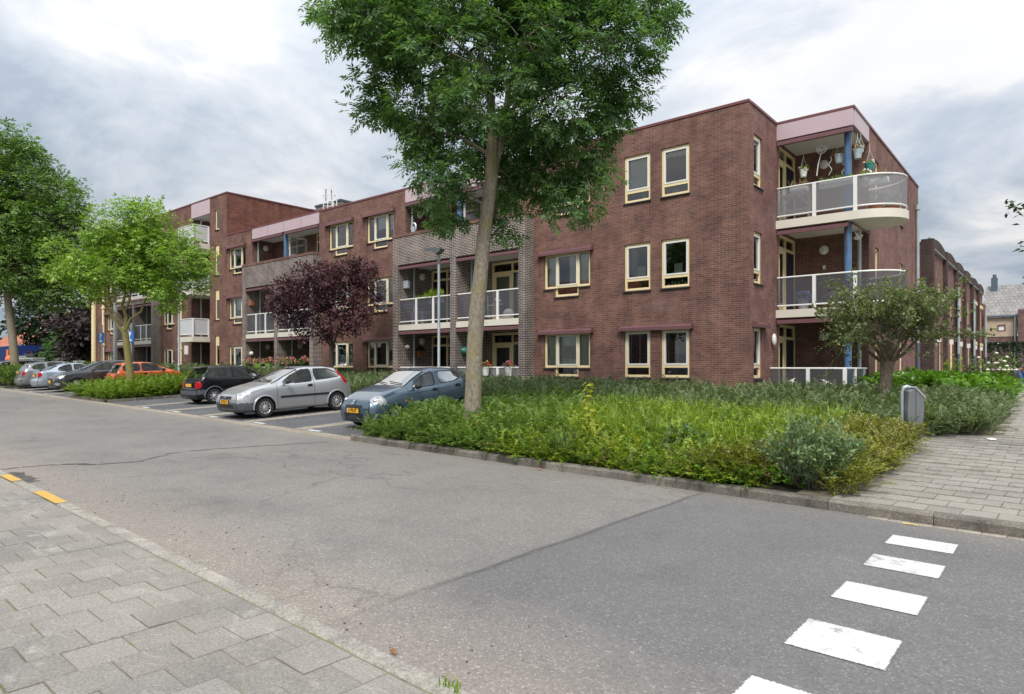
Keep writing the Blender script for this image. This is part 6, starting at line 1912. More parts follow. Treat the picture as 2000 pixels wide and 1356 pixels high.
    for nm in np.unique(part):
        if nm == 'hole': continue
        m = part == nm
        sides = ['both'] if nm in ('body', 'windscreen', 'rear_window', 'grille', 'lower_grille', 'bumper', 'windscreen_trim', 'rear_window_trim') else ['left', 'right']
        for sd_ in sides:
            v, f = sub(m, sd_)
            me = weld(v, f, nm, mats[nm])
            if nm in ('windscreen', 'rear_window', 'side_window', 'quarter_window', 'middle_window'):
                n_ = np.zeros(len(me.vertices) * 3); me.vertices.foreach_get('normal', n_); c_ = np.zeros(len(me.vertices) * 3); me.vertices.foreach_get('co', c_)
                n_ = n_.reshape(-1, 3); c_ = c_.reshape(-1, 3)
                sg = np.sign(((c_ - [0, 0, .9]) * n_).sum(1, keepdims=True))
                c_ -= n_ * sg * .005; me.vertices.foreach_set('co', c_.ravel())
            PARTS.setdefault(nm, []).append(link_mesh(nm, me, root))
    # arches, liner, underside, cabin
    m = MB()
    for (cs, cz) in wheels:
        for sg in (1, -1):
            ts = np.linspace(-.35, math.pi + .35, 18)
            ring = [(Lh - cs + (aw + .004) * math.cos(t), cz + (aw + .004) * math.sin(t)) for t in ts]
            vs = [(x, sg * hw * .45, z) for x, z in ring] + [(x, sg * hw * .985, z) for x, z in ring]
            m.add(vs, [(i, i + 1, 18 + i + 1, 18 + i) for i in range(17)])
            m.add([(x, sg * hw * .45, z) for x, z in ring], [tuple(range(18))])
    m.box(-Lh + .25, Lh - .25, -hw * .8, hw * .8, zlow - .02, zlow + .06)
    f0, f1 = spec['fo'] + aw + .03, spec['fo'] + spec['wb'] - aw - .03
    m.box(Lh - f1, Lh - f0, -hw * .93, hw * .93, zlow + .01, zlow + .2)
    m.box(-Lh + .2, Lh - .2, -hw * .62, hw * .62, zlow + .06, .5)
    link_mesh('underbody', m.mesh('underbody', 'trim_black'), root)
    sm = spec.get('seats', 'seat_cloth')
    c0 = ws[1] + .15
    q = MB(); q.box(Lh - ws[1] + .1, Lh - ws[0] - .35, -hw * .82, hw * .82, .72, float(belt(ws[0] + .4)) - .03); link_mesh('dashboard', q.mesh('dashboard', 'trim_black'), root)
    for sg in (1, -1):
        q = MB(); x0 = Lh - c0 - .15
        q.prism_y([(x0 - .02, .55), (x0 - .14, .55), (x0 - .36, 1.08), (x0 - .26, 1.12)], sg * .36 - .22, sg * .36 + .22)
        q.prism_y([(x0 - .29, 1.13), (x0 - .37, 1.13), (x0 - .41, 1.30), (x0 - .33, 1.32)], sg * .36 - .13, sg * .36 + .13)
        q.box(x0 - .1, x0 + .4, sg * .36 - .24, sg * .36 + .24, .45, .62)
        link_mesh('front_seat', q.mesh('front_seat', sm), root)
    q = MB(); x0 = Lh - spec.get('rear_seat', L * .72)
    q.prism_y([(x0 + .1, .5), (x0 - .05, .5), (x0 - .22, 1.0), (x0 - .12, 1.02)], -hw * .75, hw * .75)
    link_mesh('rear_seat', q.mesh('rear_seat', sm), root)
    if spec.get('wheel_in', True):
        q = MB(); xs = Lh - ws[1] + .02
        q.tube([(xs + .10 * math.sin(t) * .6, .36 + .18 * math.cos(t), .93 + .17 * math.sin(t)) for t in np.linspace(0, 2 * math.pi, 17)], .014, 6); link_mesh('steering_wheel', q.mesh('steering_wheel', 'trim_black', True), root)
    for (cs, cz) in wheels:
        for sg in (1, -1): make_wheel(root, (Lh - cs, sg * (hw - .095), cz), spec['R'], .17, spec.get('slots', 9), sg > 0, rim=spec.get('rim', 'alloy'))
    if spec.get('lips'):
        for (cs, cz) in wheels:
            for sg in (1, -1):
                q = MB(); ts = np.linspace(-.12, math.pi + .12, 22)
                q.tube([(Lh - cs + (aw + .022) * math.cos(t), sg * (hw * 1.0 - .004), cz + (aw + .022) * math.sin(t)) for t in ts], .026, 6)
                link_mesh('wheel_arch', q.mesh('wheel_arch', spec['lips'], True), root)
    ms, mz = spec['mirror']
    for sg in (1, -1):
        q = MB(); q.ball((Lh - ms - .03, sg * (hw + .075), mz), .065, .105, .07, 12, 8); q.box(Lh - ms - .03, Lh - ms + .03, min(sg * hw * .93, sg * (hw + .05)), max(sg * hw * .93, sg * (hw + .05)), mz - .05, mz - .02)
        mo = link_mesh('mirror', q.mesh('mirror', spec.get('mirror_mat', 'trim_black'), True), root)
        q = MB(); q.box(Lh - ms - .095, Lh - ms - .088, sg * (hw + .075) - .08, sg * (hw + .075) + .08, mz - .045, mz + .045); link_mesh('mirror_glass', q.mesh('mirror_glass', 'chrome'), mo)
        for (hs, hz) in spec['handles']:
            q = MB(); yy = sg * hw * .992
            q.box(Lh - hs - .085, Lh - hs + .085, min(yy, yy + sg * .025), max(yy, yy + sg * .025), hz - .016, hz + .018)
            q.box(Lh - hs - .06, Lh - hs + .06, min(yy - sg * .005, yy + sg * .008), max(yy - sg * .005, yy + sg * .008), hz - .04, hz + .04)
            dn = [p for p in PARTS.get('door', []) + PARTS.get('rear_door', [])]
            link_mesh('handle', q.mesh('handle', spec.get('handle_mat', 'trim_black')), root)
        if spec.get('strip'):
            (a0, a1, z0, z1) = spec['strip']; q = MB(); yy = sg * hw * 1.0
            q.box(Lh - a1, Lh - a0, min(yy, yy + sg * .014), max(yy, yy + sg * .014), z0, z1); link_mesh('rub_strip', q.mesh('rub_strip', 'trim_black'), root)
    if spec.get('wipers'):
        for (ya, yb_) in ((.55, -.02), (.0, -.58)):
            q = MB(); p = []
            for t in np.linspace(0, 1, 6):
                yy = ya + (yb_ - ya) * t; s0 = ws[0] + .06 + .10 * t + .10 * (yy / hw) ** 2
                p.append((Lh - s0, yy, float(top(s0)) + .028 - .06 * (abs(yy) / hw) ** 2))
            q.tube(p, .012, 5); link_mesh('wiper', q.mesh('wiper', 'trim_black'), root)
    if spec.get('antenna'):
        s0 = spec['antenna']; q = MB(); z0 = float(top(s0)); q.tube([(Lh - s0, 0, z0 - .01), (Lh - s0 - .04, 0, z0 + .03), (Lh - s0 - .12, 0, z0 + .11)], [.018, .008, .004], 6); link_mesh('antenna', q.mesh('antenna', 'trim_black'), root)
    if spec.get('rails'):
        for sg in (1, -1):
            q = MB(); a0, a1 = spec['rails']
            q.tube([(Lh - s0, sg * hr * .86, float(top(s0)) - .005 + (.04 if 0 < k < 9 else 0)) for k, s0 in enumerate(np.linspace(a0, a1, 10))], .016, 6); link_mesh('roof_rail', q.mesh('roof_rail', 'alloy', True), root)
    if spec.get('spoiler'):
        s0, s1, zz = spec['spoiler']; q = MB(); q.prism_y([(Lh - s0, zz - .01), (Lh - s1, zz - .03), (Lh - s1 - .01, zz - .06), (Lh - s0, zz - .05)], -hr * .9, hr * .9); link_mesh('spoiler', q.mesh('spoiler', spec['paint']), root)
    # plates
    for (end, zc, txt) in spec['plates']:
        front_ = end == 'f'
        if front_: x0 = Lh - float(xf(min(zc, zhf))) + spec.get('bulge', .05) + .012
        else: x0 = -Lh + float(xr(min(zc, zhr))) - spec.get('bulge', .05) - .012
        sg = 1 if front_ else -1
        q = MB(); q.box(min(x0, x0 + sg * .012), max(x0, x0 + sg * .012), -.26, .26, zc - .056, zc + .056); pl = link_mesh('number_plate', q.mesh('number_plate', 'plate_yellow'), root)
        q = MB(); b0 = sg * .26; q.box(min(x0 + sg * .010, x0 + sg * .0135), max(x0 + sg * .010, x0 + sg * .0135), min(sg * -.2605, sg * -.215), max(sg * -.2605, sg * -.215), zc - .0565, zc + .0565); link_mesh('country_band', q.mesh('country_band', 'eu_blue'), pl)
        q = MB(); xx = x0 - sg * .006; q.box(min(xx, xx + sg * .012), max(xx, xx + sg * .012), -.275, .275, zc - .068, zc + .068); link_mesh('plate_frame', q.mesh('plate_frame', 'trim_black'), pl)
        if txt:
            fc = bpy.data.curves.new('plate_lettering', 'FONT'); fc.body = txt; fc.size = .112; fc.align_x = 'CENTER'; fc.align_y = 'CENTER'; fc.extrude = .001; fc.offset = .0035; fc.space_character = 1.02
            fc.materials.append(MAT['plate_ink'])
            tmp = bpy.data.objects.new('lettering', fc); COL.objects.link(tmp); bpy.context.view_layer.update()
            lme = bpy.data.meshes.new_from_object(tmp.evaluated_get(bpy.context.evaluated_depsgraph_get())); bpy.data.objects.remove(tmp)
            to = link_mesh('plate_lettering', lme, pl)
            to.location = (x0 + sg * .0145, sg * .022, zc); to.rotation_euler = (R(90), 0, R(90) if front_ else R(-90)); to.scale = (.86, 1, 1)
    # stand it on the slope
    f = Vector(fwd).normalized(); up = Vector((0, -.042, 1)).normalized()
    if spec.get('flat'): up = Vector((0, 0, 1))
    f = (f - up * f.dot(up)).normalized(); l = up.cross(f)
    M = Matrix((f, l, up)).transposed().to_4x4()
    x, y = loc
    root.location = (x, y, float(ZG(x, y)) + .012)
    root.rotation_euler = M.to_euler(); root.scale = (.9, .9, .9)
    return root, PARTS
FWD_S = (-TW, -1, 0)      # nose towards the street
FWD_N = (TW, 1, 0)        # nose towards the building
box_ = lambda s0, s1, y0, y1, z0, z1: (lambda s, y, z, J, T: (s > s0) & (s < s1) & (y >= y0) & (y < y1) & (z > z0) & (z < z1))
def ell(c, r, rot=0.0, t=None):
    def f(s, y, z, J, T):
        ds, dy, dz = s - c[0], y - c[1], z - c[2]
        ca, sa = math.cos(rot), math.sin(rot)
        a = (ds * ca + dz * sa) / r[0]; b = (-ds * sa + dz * ca) / r[2]; q = dy / r[1]
        return (a * a + q * q + b * b < 1)
    return f

# --- slate blue small hatchback at the front
suz = dict(L=3.5, hw=.80, H=1.47, hr=.60, wb=2.36, fo=.70, R=.285, paint='paint_slate', seams=[1.12, 2.16, 2.98],
    top=[(0, .74), (.12, .80), (.45, .92), (.80, 1.00), (.98, 1.04), (1.72, 1.41), (2.15, 1.475), (2.8, 1.455), (3.15, 1.39), (3.33, 1.15), (3.43, .98), (3.5, .90)],
    belt=[(0, .64), (.3, .78), (.7, .885), (1.1, .93), (2.0, .965), (2.7, 1.04), (3.2, 1.12), (3.4, 1.0), (3.5, .85)],
    xf=[(.15, .10), (.25, .03), (.42, .0), (.56, .02), (.68, .07), (.8, .14)], xr=[(.2, .08), (.4, .0), (.6, .02), (.9, .08)], pf=.72,
    side_glass=[('side_window', [(1.30, 1.0), (1.70, 1.27), (2.06, 1.365), (2.06, 1.02)]), ('quarter_window', [(2.26, 1.06), (2.26, 1.365), (2.78, 1.35), (3.0, 1.24), (2.97, 1.17), (2.8, 1.11)])],
    windscreen=(.99, 1.82), rear_screen=(3.16, 3.42), doors=[('door', (1.126, 2.154)), ('rear_door', (2.166, 2.974))],
    rules=[('headlight', ell((.30, .62, .72), (.30, .17, .125), -.42)),
           ('grille', lambda s, y, z, J, T: (T == 1) & (z > .555) & (z < .625) & (y < .34)), ('lower_grille', lambda s, y, z, J, T: (T == 1) & (z > .225) & (z < .43) & (y < .40)),
           ('indicator', ell((1.0, .8, .70), (.035, .2, .022)))],
    mirror=(1.32, 1.02), handles=[(2.02, .90), (2.86, .965)], plates=[('f', .49, 'J-975-ST')], wipers=True, antenna=1.80, mirror_mat='black_plastic', handle_mat='black_plastic', slots=9)
car, prt = make_car('small_hatchback', 'slate blue small five door hatchback parked nose out beside the front bed', suz, (-12.2, 10.75), FWD_S, .020)
def badge_s(car, L):
    m = MB()
    x = L / 2 - .06 + .052
    p = [(.06, .05), (-.015, .098), (-.06, .06), (.0, .012), (-.06, .012), (-.0, -.03)]
    st = [(.055, .045), (.0, .085), (-.055, .045), (-.02, .02), (.035, -.005), (.055, -.03), (.0, -.075), (-.055, -.03)]
    # two hooked strokes that make the S emblem
    up_ = [(.0, .08), (.075, .02), (.035, -.005), (.0, .028), (-.04, -.005), (-.075, .02)]
    lo_ = [(-a, -b - .0) for a, b in up_]
    for q, dz in ((up_, .012), (lo_, -.012)):
        vs = [(x + .018 - (z + dz) * .55, y * .62, .695 + (z + dz) * .62) for y, z in q] ; n = len(vs)
        m.add(vs + [(a + .008, b, c + .004) for a, b, c in vs], [tuple(range(n, 2 * n))] + [(i, (i + 1) % n, n + (i + 1) % n, n + i) for i in range(n)])
    link_mesh('emblem', m.mesh('emblem', 'chrome'), car)
badge_s(car, 3.5)
m = MB()
for z in (.285, .33, .375): m.tube([(1.75 - .005 + .045 - .06 * (y / .38) ** 2, y, z) for y in np.linspace(-.38, .38, 9)], .010, 5)
m.tube([(1.75 + .035 - .04 - .05 * (y / .33) ** 2, y, .588) for y in np.linspace(-.33, .33, 9)], .010, 5)
link_mesh('grille_bar', m.mesh('grille_bar', 'paint_slate', True), car)
m = MB()
for sg in (1, -1): m.ball((1.75 - .20, sg * .60, .715), .06, .065, .065, 12, 8)
link_mesh('headlamp_bulb', m.mesh('headlamp_bulb', 'chrome', True), car)

# --- silver three door hatchback
fie = dict(L=3.92, hw=.84, H=1.46, hr=.62, wb=2.486, fo=.80, R=.29, paint='paint_silver', bumper='bumper_grey', seams=[1.20, 2.47],
    top=[(0, .72), (.12, .78), (.5, .90), (.95, .985), (1.05, 1.01), (1.92, 1.40), (2.35, 1.458), (3.0, 1.445), (3.42, 1.385), (3.66, 1.12), (3.82, .98), (3.92, .90)],
    belt=[(0, .64), (.35, .78), (.8, .885), (1.2, .92), (2.2, .955), (3.0, 1.0), (3.5, 1.06), (3.75, .98), (3.92, .86)],
    xf=[(.15, .12), (.25, .04), (.42, .0), (.56, .015), (.68, .05), (.8, .12)], xr=[(.2, .08), (.4, .0), (.6, .02), (.9, .08)], pf=.74,
    side_glass=[('side_window', [(1.42, .985), (1.80, 1.22), (2.08, 1.335), (2.40, 1.37), (2.40, 1.0)]), ('quarter_window', [(2.56, 1.03), (2.56, 1.365), (3.10, 1.34), (3.34, 1.22), (3.44, 1.115), (3.2, 1.075)])],
    windscreen=(1.06, 2.02), rear_screen=(3.42, 3.74), doors=[('door', (1.206, 2.464))],
    rules=[('headlight', ell((.30, .66, .69), (.27, .15, .095), -.32)),
           ('bumper', lambda s, y, z, J, T: (z < .47) & (s < .50 - .25 * (z - .2)) & ((T < 2))), ('grille', lambda s, y, z, J, T: (T == 1) & (z > .575) & (z < .665) & (y < .36)),
           ('lower_grille', lambda s, y, z, J, T: (T == 1) & (z > .31) & (z < .42) & (y < .46)), ('tail_light', lambda s, y, z, J, T: (T == 0) & (s > 3.53 - (z - 1.0) * .55) & (s < 3.68 - (z - 1.0) * .62) & (z > .86) & (z < 1.30) & (J > 3.5) & (J < 7.7)),
           ('indicator', ell((1.02, .84, .745), (.035, .2, .02)))],
    mirror=(1.46, 1.02), handles=[(2.32, .87)], strip=(1.30, 2.98, .545, .605), plates=[('f', .50, '29-TLP-1')], wipers=True, antenna=2.05, mirror_mat='black_plastic', handle_mat='black_plastic', slots=11, lips='paint_silver', seats='seat_pale', rear_seat=2.75)
car, prt = make_car('silver_hatchback', 'silver three door hatchback with dark front bumper parked nose out', fie, (-17.1, 10.45), FWD_S, .021)
m = MB(); m.prism_x([(.055 * math.cos(t), .622 + .026 * math.sin(t)) for t in np.linspace(0, 2 * math.pi, 17)[:-1]], 1.96 + .02, 1.96 + .042); e = link_mesh('emblem', m.mesh('emblem', 'chrome'), car)
m = MB(); m.prism_x([(.047 * math.cos(t), .622 + .020 * math.sin(t)) for t in np.linspace(0, 2 * math.pi, 17)[:-1]], 1.96 + .04, 1.96 + .046); link_mesh('emblem_face', m.mesh('emblem_face', 'badge_blue'), e)
m = MB()
for sg in (1, -1): m.ball((1.96 - .20, sg * .62, .69), .06, .06, .055, 12, 8)
link_mesh('headlamp_bulb', m.mesh('headlamp_bulb', 'chrome', True), car)

# --- black three door hatchback, backed view
cor = dict(L=3.73, hw=.80, H=1.42, hr=.60, wb=2.443, fo=.66, R=.285, paint='paint_black', bumper='bumper_grey', seams=[1.12, 2.32],
    top=[(0, .70), (.15, .76), (.5, .87), (.95, .95), (1.75, 1.36), (2.2, 1.418), (2.9, 1.405), (3.25, 1.34), (3.50, 1.06), (3.62, .93), (3.73, .86)],
    belt=[(0, .62), (.4, .76), (1.0, .87), (2.0, .90), (3.0, .95), (3.4, 1.0), (3.6, .90), (3.73, .80)],
    xf=[(.15, .08), (.4, .0), (.6, .02), (.8, .12)], xr=[(.2, .05), (.3, .0), (.52, .0), (.56, .06), (.85, .10)],
    side_glass=[('side_window', [(1.30, .94), (1.75, 1.22), (1.95, 1.31), (2.26, 1.33), (2.26, .96)]), ('quarter_window', [(2.40, .98), (2.40, 1.335), (2.75, 1.33), (3.02, 1.26), (3.22, 1.10), (3.24, 1.02), (3.1, 1.0)])],
    windscreen=(.98, 1.83), rear_screen=(3.22, 3.56), doors=[('door', (1.126, 2.314))],
    rules=[('tail_light', ell((3.66, .62, .72), (.17, .15, .135))), ('bumper', lambda s, y, z, J, T: (z < .53) & (z > .36) & (s > 3.18)), ('bumper', lambda s, y, z, J, T: (z < .5) & (s < .5)),
           ('grille', lambda s, y, z, J, T: (T == 1) & (z > .52) & (z < .6) & (y < .3)), ('headlight', ell((.25, .6, .66), (.25, .16, .09), -.2)), ('indicator', ell((.9, .8, .68), (.035, .2, .02)))],
    mirror=(1.38, .98), handles=[(2.18, .80)], strip=(1.2, 2.9, .50, .55), plates=[('r', .705, '')], mirror_mat='black_plastic', slots=8, lips='bumper_grey', spoiler=(3.2, 3.46, 1.39), seats='seat_pale', rear_seat=2.75)
car, prt = make_car('black_hatchback', 'black three door hatchback with rear spoiler seen from behind', cor, (-22.55, 11.82), FWD_N, .026)

def variant(src, **k):
    d = dict(src); d.update(k); return d
# --- orange small car behind the island hedge
twi = variant(cor, L=3.43, hw=.81, H=1.42, hr=.63, wb=2.35, fo=.58, paint='paint_orange', bumper='paint_orange', seams=[.98, 2.18], lips=None, spoiler=None, trim='trim_black',
    top=[(0, .72), (.15, .80), (.45, .93), (.70, 1.02), (1.55, 1.37), (2.0, 1.425), (2.7, 1.41), (3.02, 1.36), (3.24, 1.10), (3.34, .95), (3.43, .86)],
    belt=[(0, .64), (.4, .80), (.8, .90), (1.5, .93), (2.5, .95), (3.1, .97), (3.3, .92), (3.43, .80)],
    side_glass=[('side_window', [(1.02, .96), (1.5, 1.24), (1.72, 1.33), (2.12, 1.345), (2.12, .98)]), ('quarter_window', [(2.26, .99), (2.26, 1.34), (2.85, 1.31), (2.98, 1.22), (2.98, 1.0)])],
    windscreen=(.72, 1.65), rear_screen=(3.02, 3.30), doors=[('door', (.986, 2.174))],
    rules=[('tail_light', ell((3.38, .66, .72), (.12, .09, .10))), ('bumper', lambda s, y, z, J, T: (z < .5) & (s > 3.0)), ('grille', box_(-.1, .1, 0, .3, .5, .56)), ('headlight', ell((.15, .55, .68), (.15, .13, .09)))],
    mirror=(1.12, 1.0), handles=[(2.02, .82)], strip=None, plates=[('r', .70, '')], slots=8, rear_seat=2.5)
make_car('orange_city_car', 'bright orange small car half hidden by the island hedge', twi, (-32.7, 12.75), FWD_N, .034)
# --- charcoal hatchback, nose out
ast = variant(fie, L=4.40, hw=.90, H=1.51, hr=.65, wb=2.685, fo=.93, R=.32, paint='paint_charcoal', bumper='paint_charcoal', seams=[1.40, 2.55, 3.5], lips=None, strip=None, seats='seat_cloth',
    top=[(0, .76), (.12, .82), (.5, .94), (1.0, 1.03), (1.15, 1.07), (2.1, 1.46), (2.6, 1.512), (3.3, 1.49), (3.8, 1.40), (4.1, 1.15), (4.3, 1.02), (4.4, .95)],
    belt=[(0, .68), (.4, .84), (1.0, .94), (2.0, .99), (3.0, 1.04), (3.8, 1.10), (4.2, 1.02), (4.4, .9)],
    side_glass=[('side_window', [(1.55, 1.03), (2.0, 1.29), (2.3, 1.40), (2.5, 1.41), (2.5, 1.05)]), ('middle_window', [(2.62, 1.06), (2.62, 1.41), (3.1, 1.40), (3.4, 1.34), (3.4, 1.10)]), ('quarter_window', [(3.52, 1.12), (3.52, 1.33), (3.72, 1.26), (3.8, 1.16)])],
    windscreen=(1.16, 2.2), rear_screen=(3.86, 4.2), doors=[('door', (1.406, 2.544)), ('rear_door', (2.556, 3.494))],
    rules=[('headlight', ell((.34, .70, .72), (.34, .16, .085), -.28)), ('grille', lambda s, y, z, J, T: (T == 1) & (z > .60) & (z < .68) & (y < .4)), ('lower_grille', lambda s, y, z, J, T: (T == 1) & (z > .28) & (z < .4) & (y < .5)), ('fog_light', ell((.12, .70, .40), (.16, .13, .07), -.3)),
           ('tail_light', ell((4.3, .7, .95), (.25, .2, .12)))],
    mirror=(1.62, 1.08), handles=[(2.42, .93), (3.4, .97)], plates=[('f', .52, '')], antenna=None, mirror_mat='paint_charcoal', handle_mat='paint_charcoal', slots=12, rear_seat=3.0)
make_car('charcoal_hatchback', 'charcoal grey five door hatchback parked nose out left of the island', ast, (-35.0, 11.6), FWD_S, .034)
# --- ice blue hatchback, tail out
acc = variant(cor, L=4.2, hw=.83, H=1.39, hr=.59, wb=2.44, fo=.80, R=.29, paint='paint_iceblue', bumper='paint_iceblue', seams=[1.3, 2.55], lips=None, spoiler=None, strip=None,
    top=[(0, .68), (.15, .74), (.6, .86), (1.15, .94), (1.95, 1.34), (2.4, 1.392), (2.9, 1.37), (3.35, 1.25), (3.85, 1.02), (4.05, .98), (4.2, .93)],
    belt=[(0, .60), (.4, .74), (1.2, .86), (2.4, .91), (3.3, .95), (3.8, .98), (4.05, .95), (4.2, .86)],
    side_glass=[('side_window', [(1.5, .93), (1.95, 1.2), (2.15, 1.29), (2.5, 1.30), (2.5, .96)]), ('quarter_window', [(2.62, .97), (2.62, 1.30), (2.85, 1.28), (3.15, 1.16), (3.25, 1.05), (3.18, .99)])],
    windscreen=(1.18, 2.03), rear_screen=(3.25, 3.88), doors=[('door', (1.306, 2.544))],
    rules=[('tail_light', ell((4.12, .66, .80), (.2, .17, .13), -.3)), ('headlight', ell((.2, .6, .64), (.2, .15, .08)))], mirror=(1.55, .98), handles=[(2.4, .80)], plates=[('r', .76, '')], slots=7, rear_seat=3.0)
make_car('ice_blue_hatchback', 'pale ice blue hatchback parked tail out left of the charcoal car', acc, (-37.5, 11.5), FWD_N, .036)
# --- grey estate
est = variant(acc, L=4.4, hw=.86, H=1.46, hr=.63, wb=2.6, fo=.85, R=.3, paint='paint_greige', bumper='paint_greige', seams=[1.3, 2.3, 3.2],
    top=[(0, .70), (.15, .76), (.6, .88), (1.15, .96), (1.95, 1.39), (2.4, 1.455), (3.4, 1.44), (3.95, 1.36), (4.2, 1.1), (4.3, .98), (4.4, .92)],
    belt=[(0, .62), (.4, .76), (1.2, .88), (2.4, .93), (3.6, .98), (4.1, 1.02), (4.3, .93), (4.4, .84)],
    side_glass=[('side_window', [(1.5, .95), (1.95, 1.24), (2.1, 1.34), (2.26, 1.36), (2.26, .98)]), ('middle_window', [(2.38, .99), (2.38, 1.36), (3.1, 1.36), (3.1, 1.02)]), ('quarter_window', [(3.25, 1.03), (3.25, 1.34), (3.6, 1.31), (3.85, 1.18), (3.8, 1.06)])],
    windscreen=(1.18, 2.05), rear_screen=(3.95, 4.26), doors=[('door', (1.306, 2.294)), ('rear_door', (2.306, 3.194))],
    rules=[('tail_light', ell((4.32, .72, .84), (.16, .12, .12))), ('headlight', ell((.2, .6, .66), (.2, .15, .08)))], mirror=(1.55, 1.0), handles=[(2.2, .84), (3.1, .86)], plates=[('r', .90, '')], rear_seat=3.1)
make_car('grey_estate_car', 'warm grey estate car parked tail out left of the ice blue one', est, (-40.0, 11.55), FWD_N, .036)
nav = variant(est, paint='paint_navy', bumper='paint_navy', rails=(2.0, 3.9), plates=[('r', .90, '')])
make_car('dark_estate_car', 'dark estate car with silver roof rails beyond the left street tree', nav, (-48.3, 12.3), FWD_N, .045)
# ------------------------------------------------------------------ street furniture
def lamp_post(label, x, y, h, headyaw):
    z = float(ZG(x, y))
    t = thing('street_lamp', label, 'street lamp', (x, y, z), 'lamp posts of the car park', headyaw)
    m = MB(); m.tube([(0, 0, -.3), (0, 0, 1.0), (0, 0, 1.02), (0, 0, h - .1)], [.06, .06, .05, .045], 14); link_mesh('pole', m.mesh('pole', 'galvanised', True), t)
    m = MB(); m.tube([(0, 0, .98), (0, 0, 1.04), (0, 0, 1.1)], [.085, .085, .05], 14); link_mesh('collar', m.mesh('collar', 'galvanised', True), t)
    m = MB(); m.tube([(0, 0, h - .35), (0, 0, h)], [.052, .052], 12)
    link_mesh('sleeve', m.mesh('sleeve', 'lamp_grey', True), t)
    m = MB(); m.prism_y([(-.06, h - .01), (.10, h + .06), (.16, h + .17), (-.10, h + .22), (-.62, h + .235), (-.66, h + .21), (-.30, h + .13)], -.12, .12)
    hd = link_mesh('lamp_head', m.mesh('lamp_head', 'lamp_grey'), t)
    m = MB(); m.add([(-.60, -.09, h + .192), (-.30, -.09, h + .122), (-.30, .09, h + .122), (-.60, .09, h + .192)], [(0, 1, 2, 3)]); link_mesh('lens', m.mesh('lens', 'lamp_globe'), hd)
lamp_post('grey street lamp with flat head in front of the nearest grey brick bay', -16.3, 15.7, 4.95, R(8))
lamp_post('grey lamp post rising into the young tree left of the black car', -34.5, 15.0, 5.0, R(8))

def p_sign(label, x, y):
    z = float(ZG(x, y))
    t = thing('parking_sign', label, 'road sign', (x, y, z), 'blue parking signs', R(12))
    m = MB(); m.tube([(0, 0, -.3), (0, 0, 3.3)], .04, 10); link_mesh('pole', m.mesh('pole', 'galvanised', True), t)
    m = MB(); m.box(-.30, .30, -.075, -.05, 2.25, 2.85); s = link_mesh('sign_plate', m.mesh('sign_plate', 'sign_blue'), t)
    m = MB(); yy0, yy1 = -.080, -.0755
    m.prism_y([(-.10, 2.48), (-.02, 2.48), (-.02, 2.82), (-.10, 2.82)], yy0, yy1)
    ring = [(-.02 + .13 * math.sin(a), 2.715 + .105 * math.cos(a)) for a in np.linspace(0, math.pi, 9)] + [(-.02 + .06 * math.sin(a), 2.715 + .05 * math.cos(a)) for a in np.linspace(math.pi, 0, 9)]
    n = len(ring); m.add([(x_, yy0 - .0005, z_) for x_, z_ in ring], [tuple(range(n))])
    m.box(-.16, .16, yy0, yy1, 2.31, 2.36); m.prism_y([(-.12, 2.36), (.10, 2.36), (.03, 2.44), (-.06, 2.44)], yy0, yy1)
    link_mesh('symbol', m.mesh('symbol', 'petal_white'), s)
p_sign('blue parking sign nearer to the cream corner column', -43.2, 14.4)
p_sign('blue parking sign seen beside the young tree trunk', -39.2, 14.5)

def bin_():
    x, y = -1.86, 12.3
    t = thing('litter_bin', 'grey plastic litter bin with sloping roof on a steel post by the path', 'litter bin', (x, y, float(ZG(x, y)) + .11), None, YAW - R(6))
    m = MB(); m.prism_y([(-.13, .12), (.13, .16), (.175, .62), (.175, .86), (.0, 1.0), (-.145, .95), (-.175, .62)], -.16, .16)
    b = link_mesh('body', m.mesh('body', 'plastic_grey'), t)
    md = b.modifiers.new('bevel', 'BEVEL'); md.width = .012; md.segments = 2
    m = MB(); m.prism_y([(-.05, 1.005), (.0, 1.025), (.20, .865), (.185, .83), (.0, .985)], -.175, .175); h = link_mesh('lid', m.mesh('lid', 'plastic_light'), t)
    m = MB(); m.add([(.055, -.10, .985), (.165, -.10, .895), (.165, .10, .895), (.055, .10, .985)], [(0, 1, 2, 3)]); link_mesh('opening', m.mesh('opening', 'black_plastic'), h)
    m = MB(); m.box(-.005, .005, -.163, -.159, .15, .97); link_mesh('door_gap', m.mesh('door_gap', 'black_plastic'), b)
    m = MB(); m.tube([(-.20, 0, -.2), (-.20, 0, .94), (-.17, 0, 1.0), (-.10, 0, 1.02), (-.04, 0, 1.0)], .034, 10); link_mesh('post', m.mesh('post', 'galvanised', True), t)
bin_()
bpy.data.objects['litter_bin'].scale = (.72, .85, .97)

# litter and leaves on the ground
def flat_scrap(name, label, cat, x, y, s, mat, dz, seed):
    rr = random.Random(seed); m = MB()
    z = float(ZG(x, y)) + dz
    n = 8; pts = [(x + s * rr.uniform(.5, 1) * math.cos(2 * math.pi * k / n), y + s * rr.uniform(.3, .7) * math.sin(2 * math.pi * k / n), z + rr.uniform(.002, .03)) for k in range(n)]
    m.add(pts + [(x, y, z + .035)], [(k, (k + 1) % n, n) for k in range(n)]); o = m.build(name, mat, loc=(x, y, z)); tag(o, label, cat)
flat_scrap('paper_scrap', 'crumpled white paper at the foot of the path bed', 'litter', -.92, 13.85, .12, 'petal_white', .12, 1)
flat_scrap('dry_leaf', 'curled brown leaf lying on the asphalt near the near kerb', 'leaf', -2.83, 2.38, .028, 'timber', .004, 2)
flat_scrap('dry_leaf', 'brown leaf on the asphalt against the far kerb below the bed', 'leaf', -6.0, 7.85, .06, 'terracotta', .004, 3)
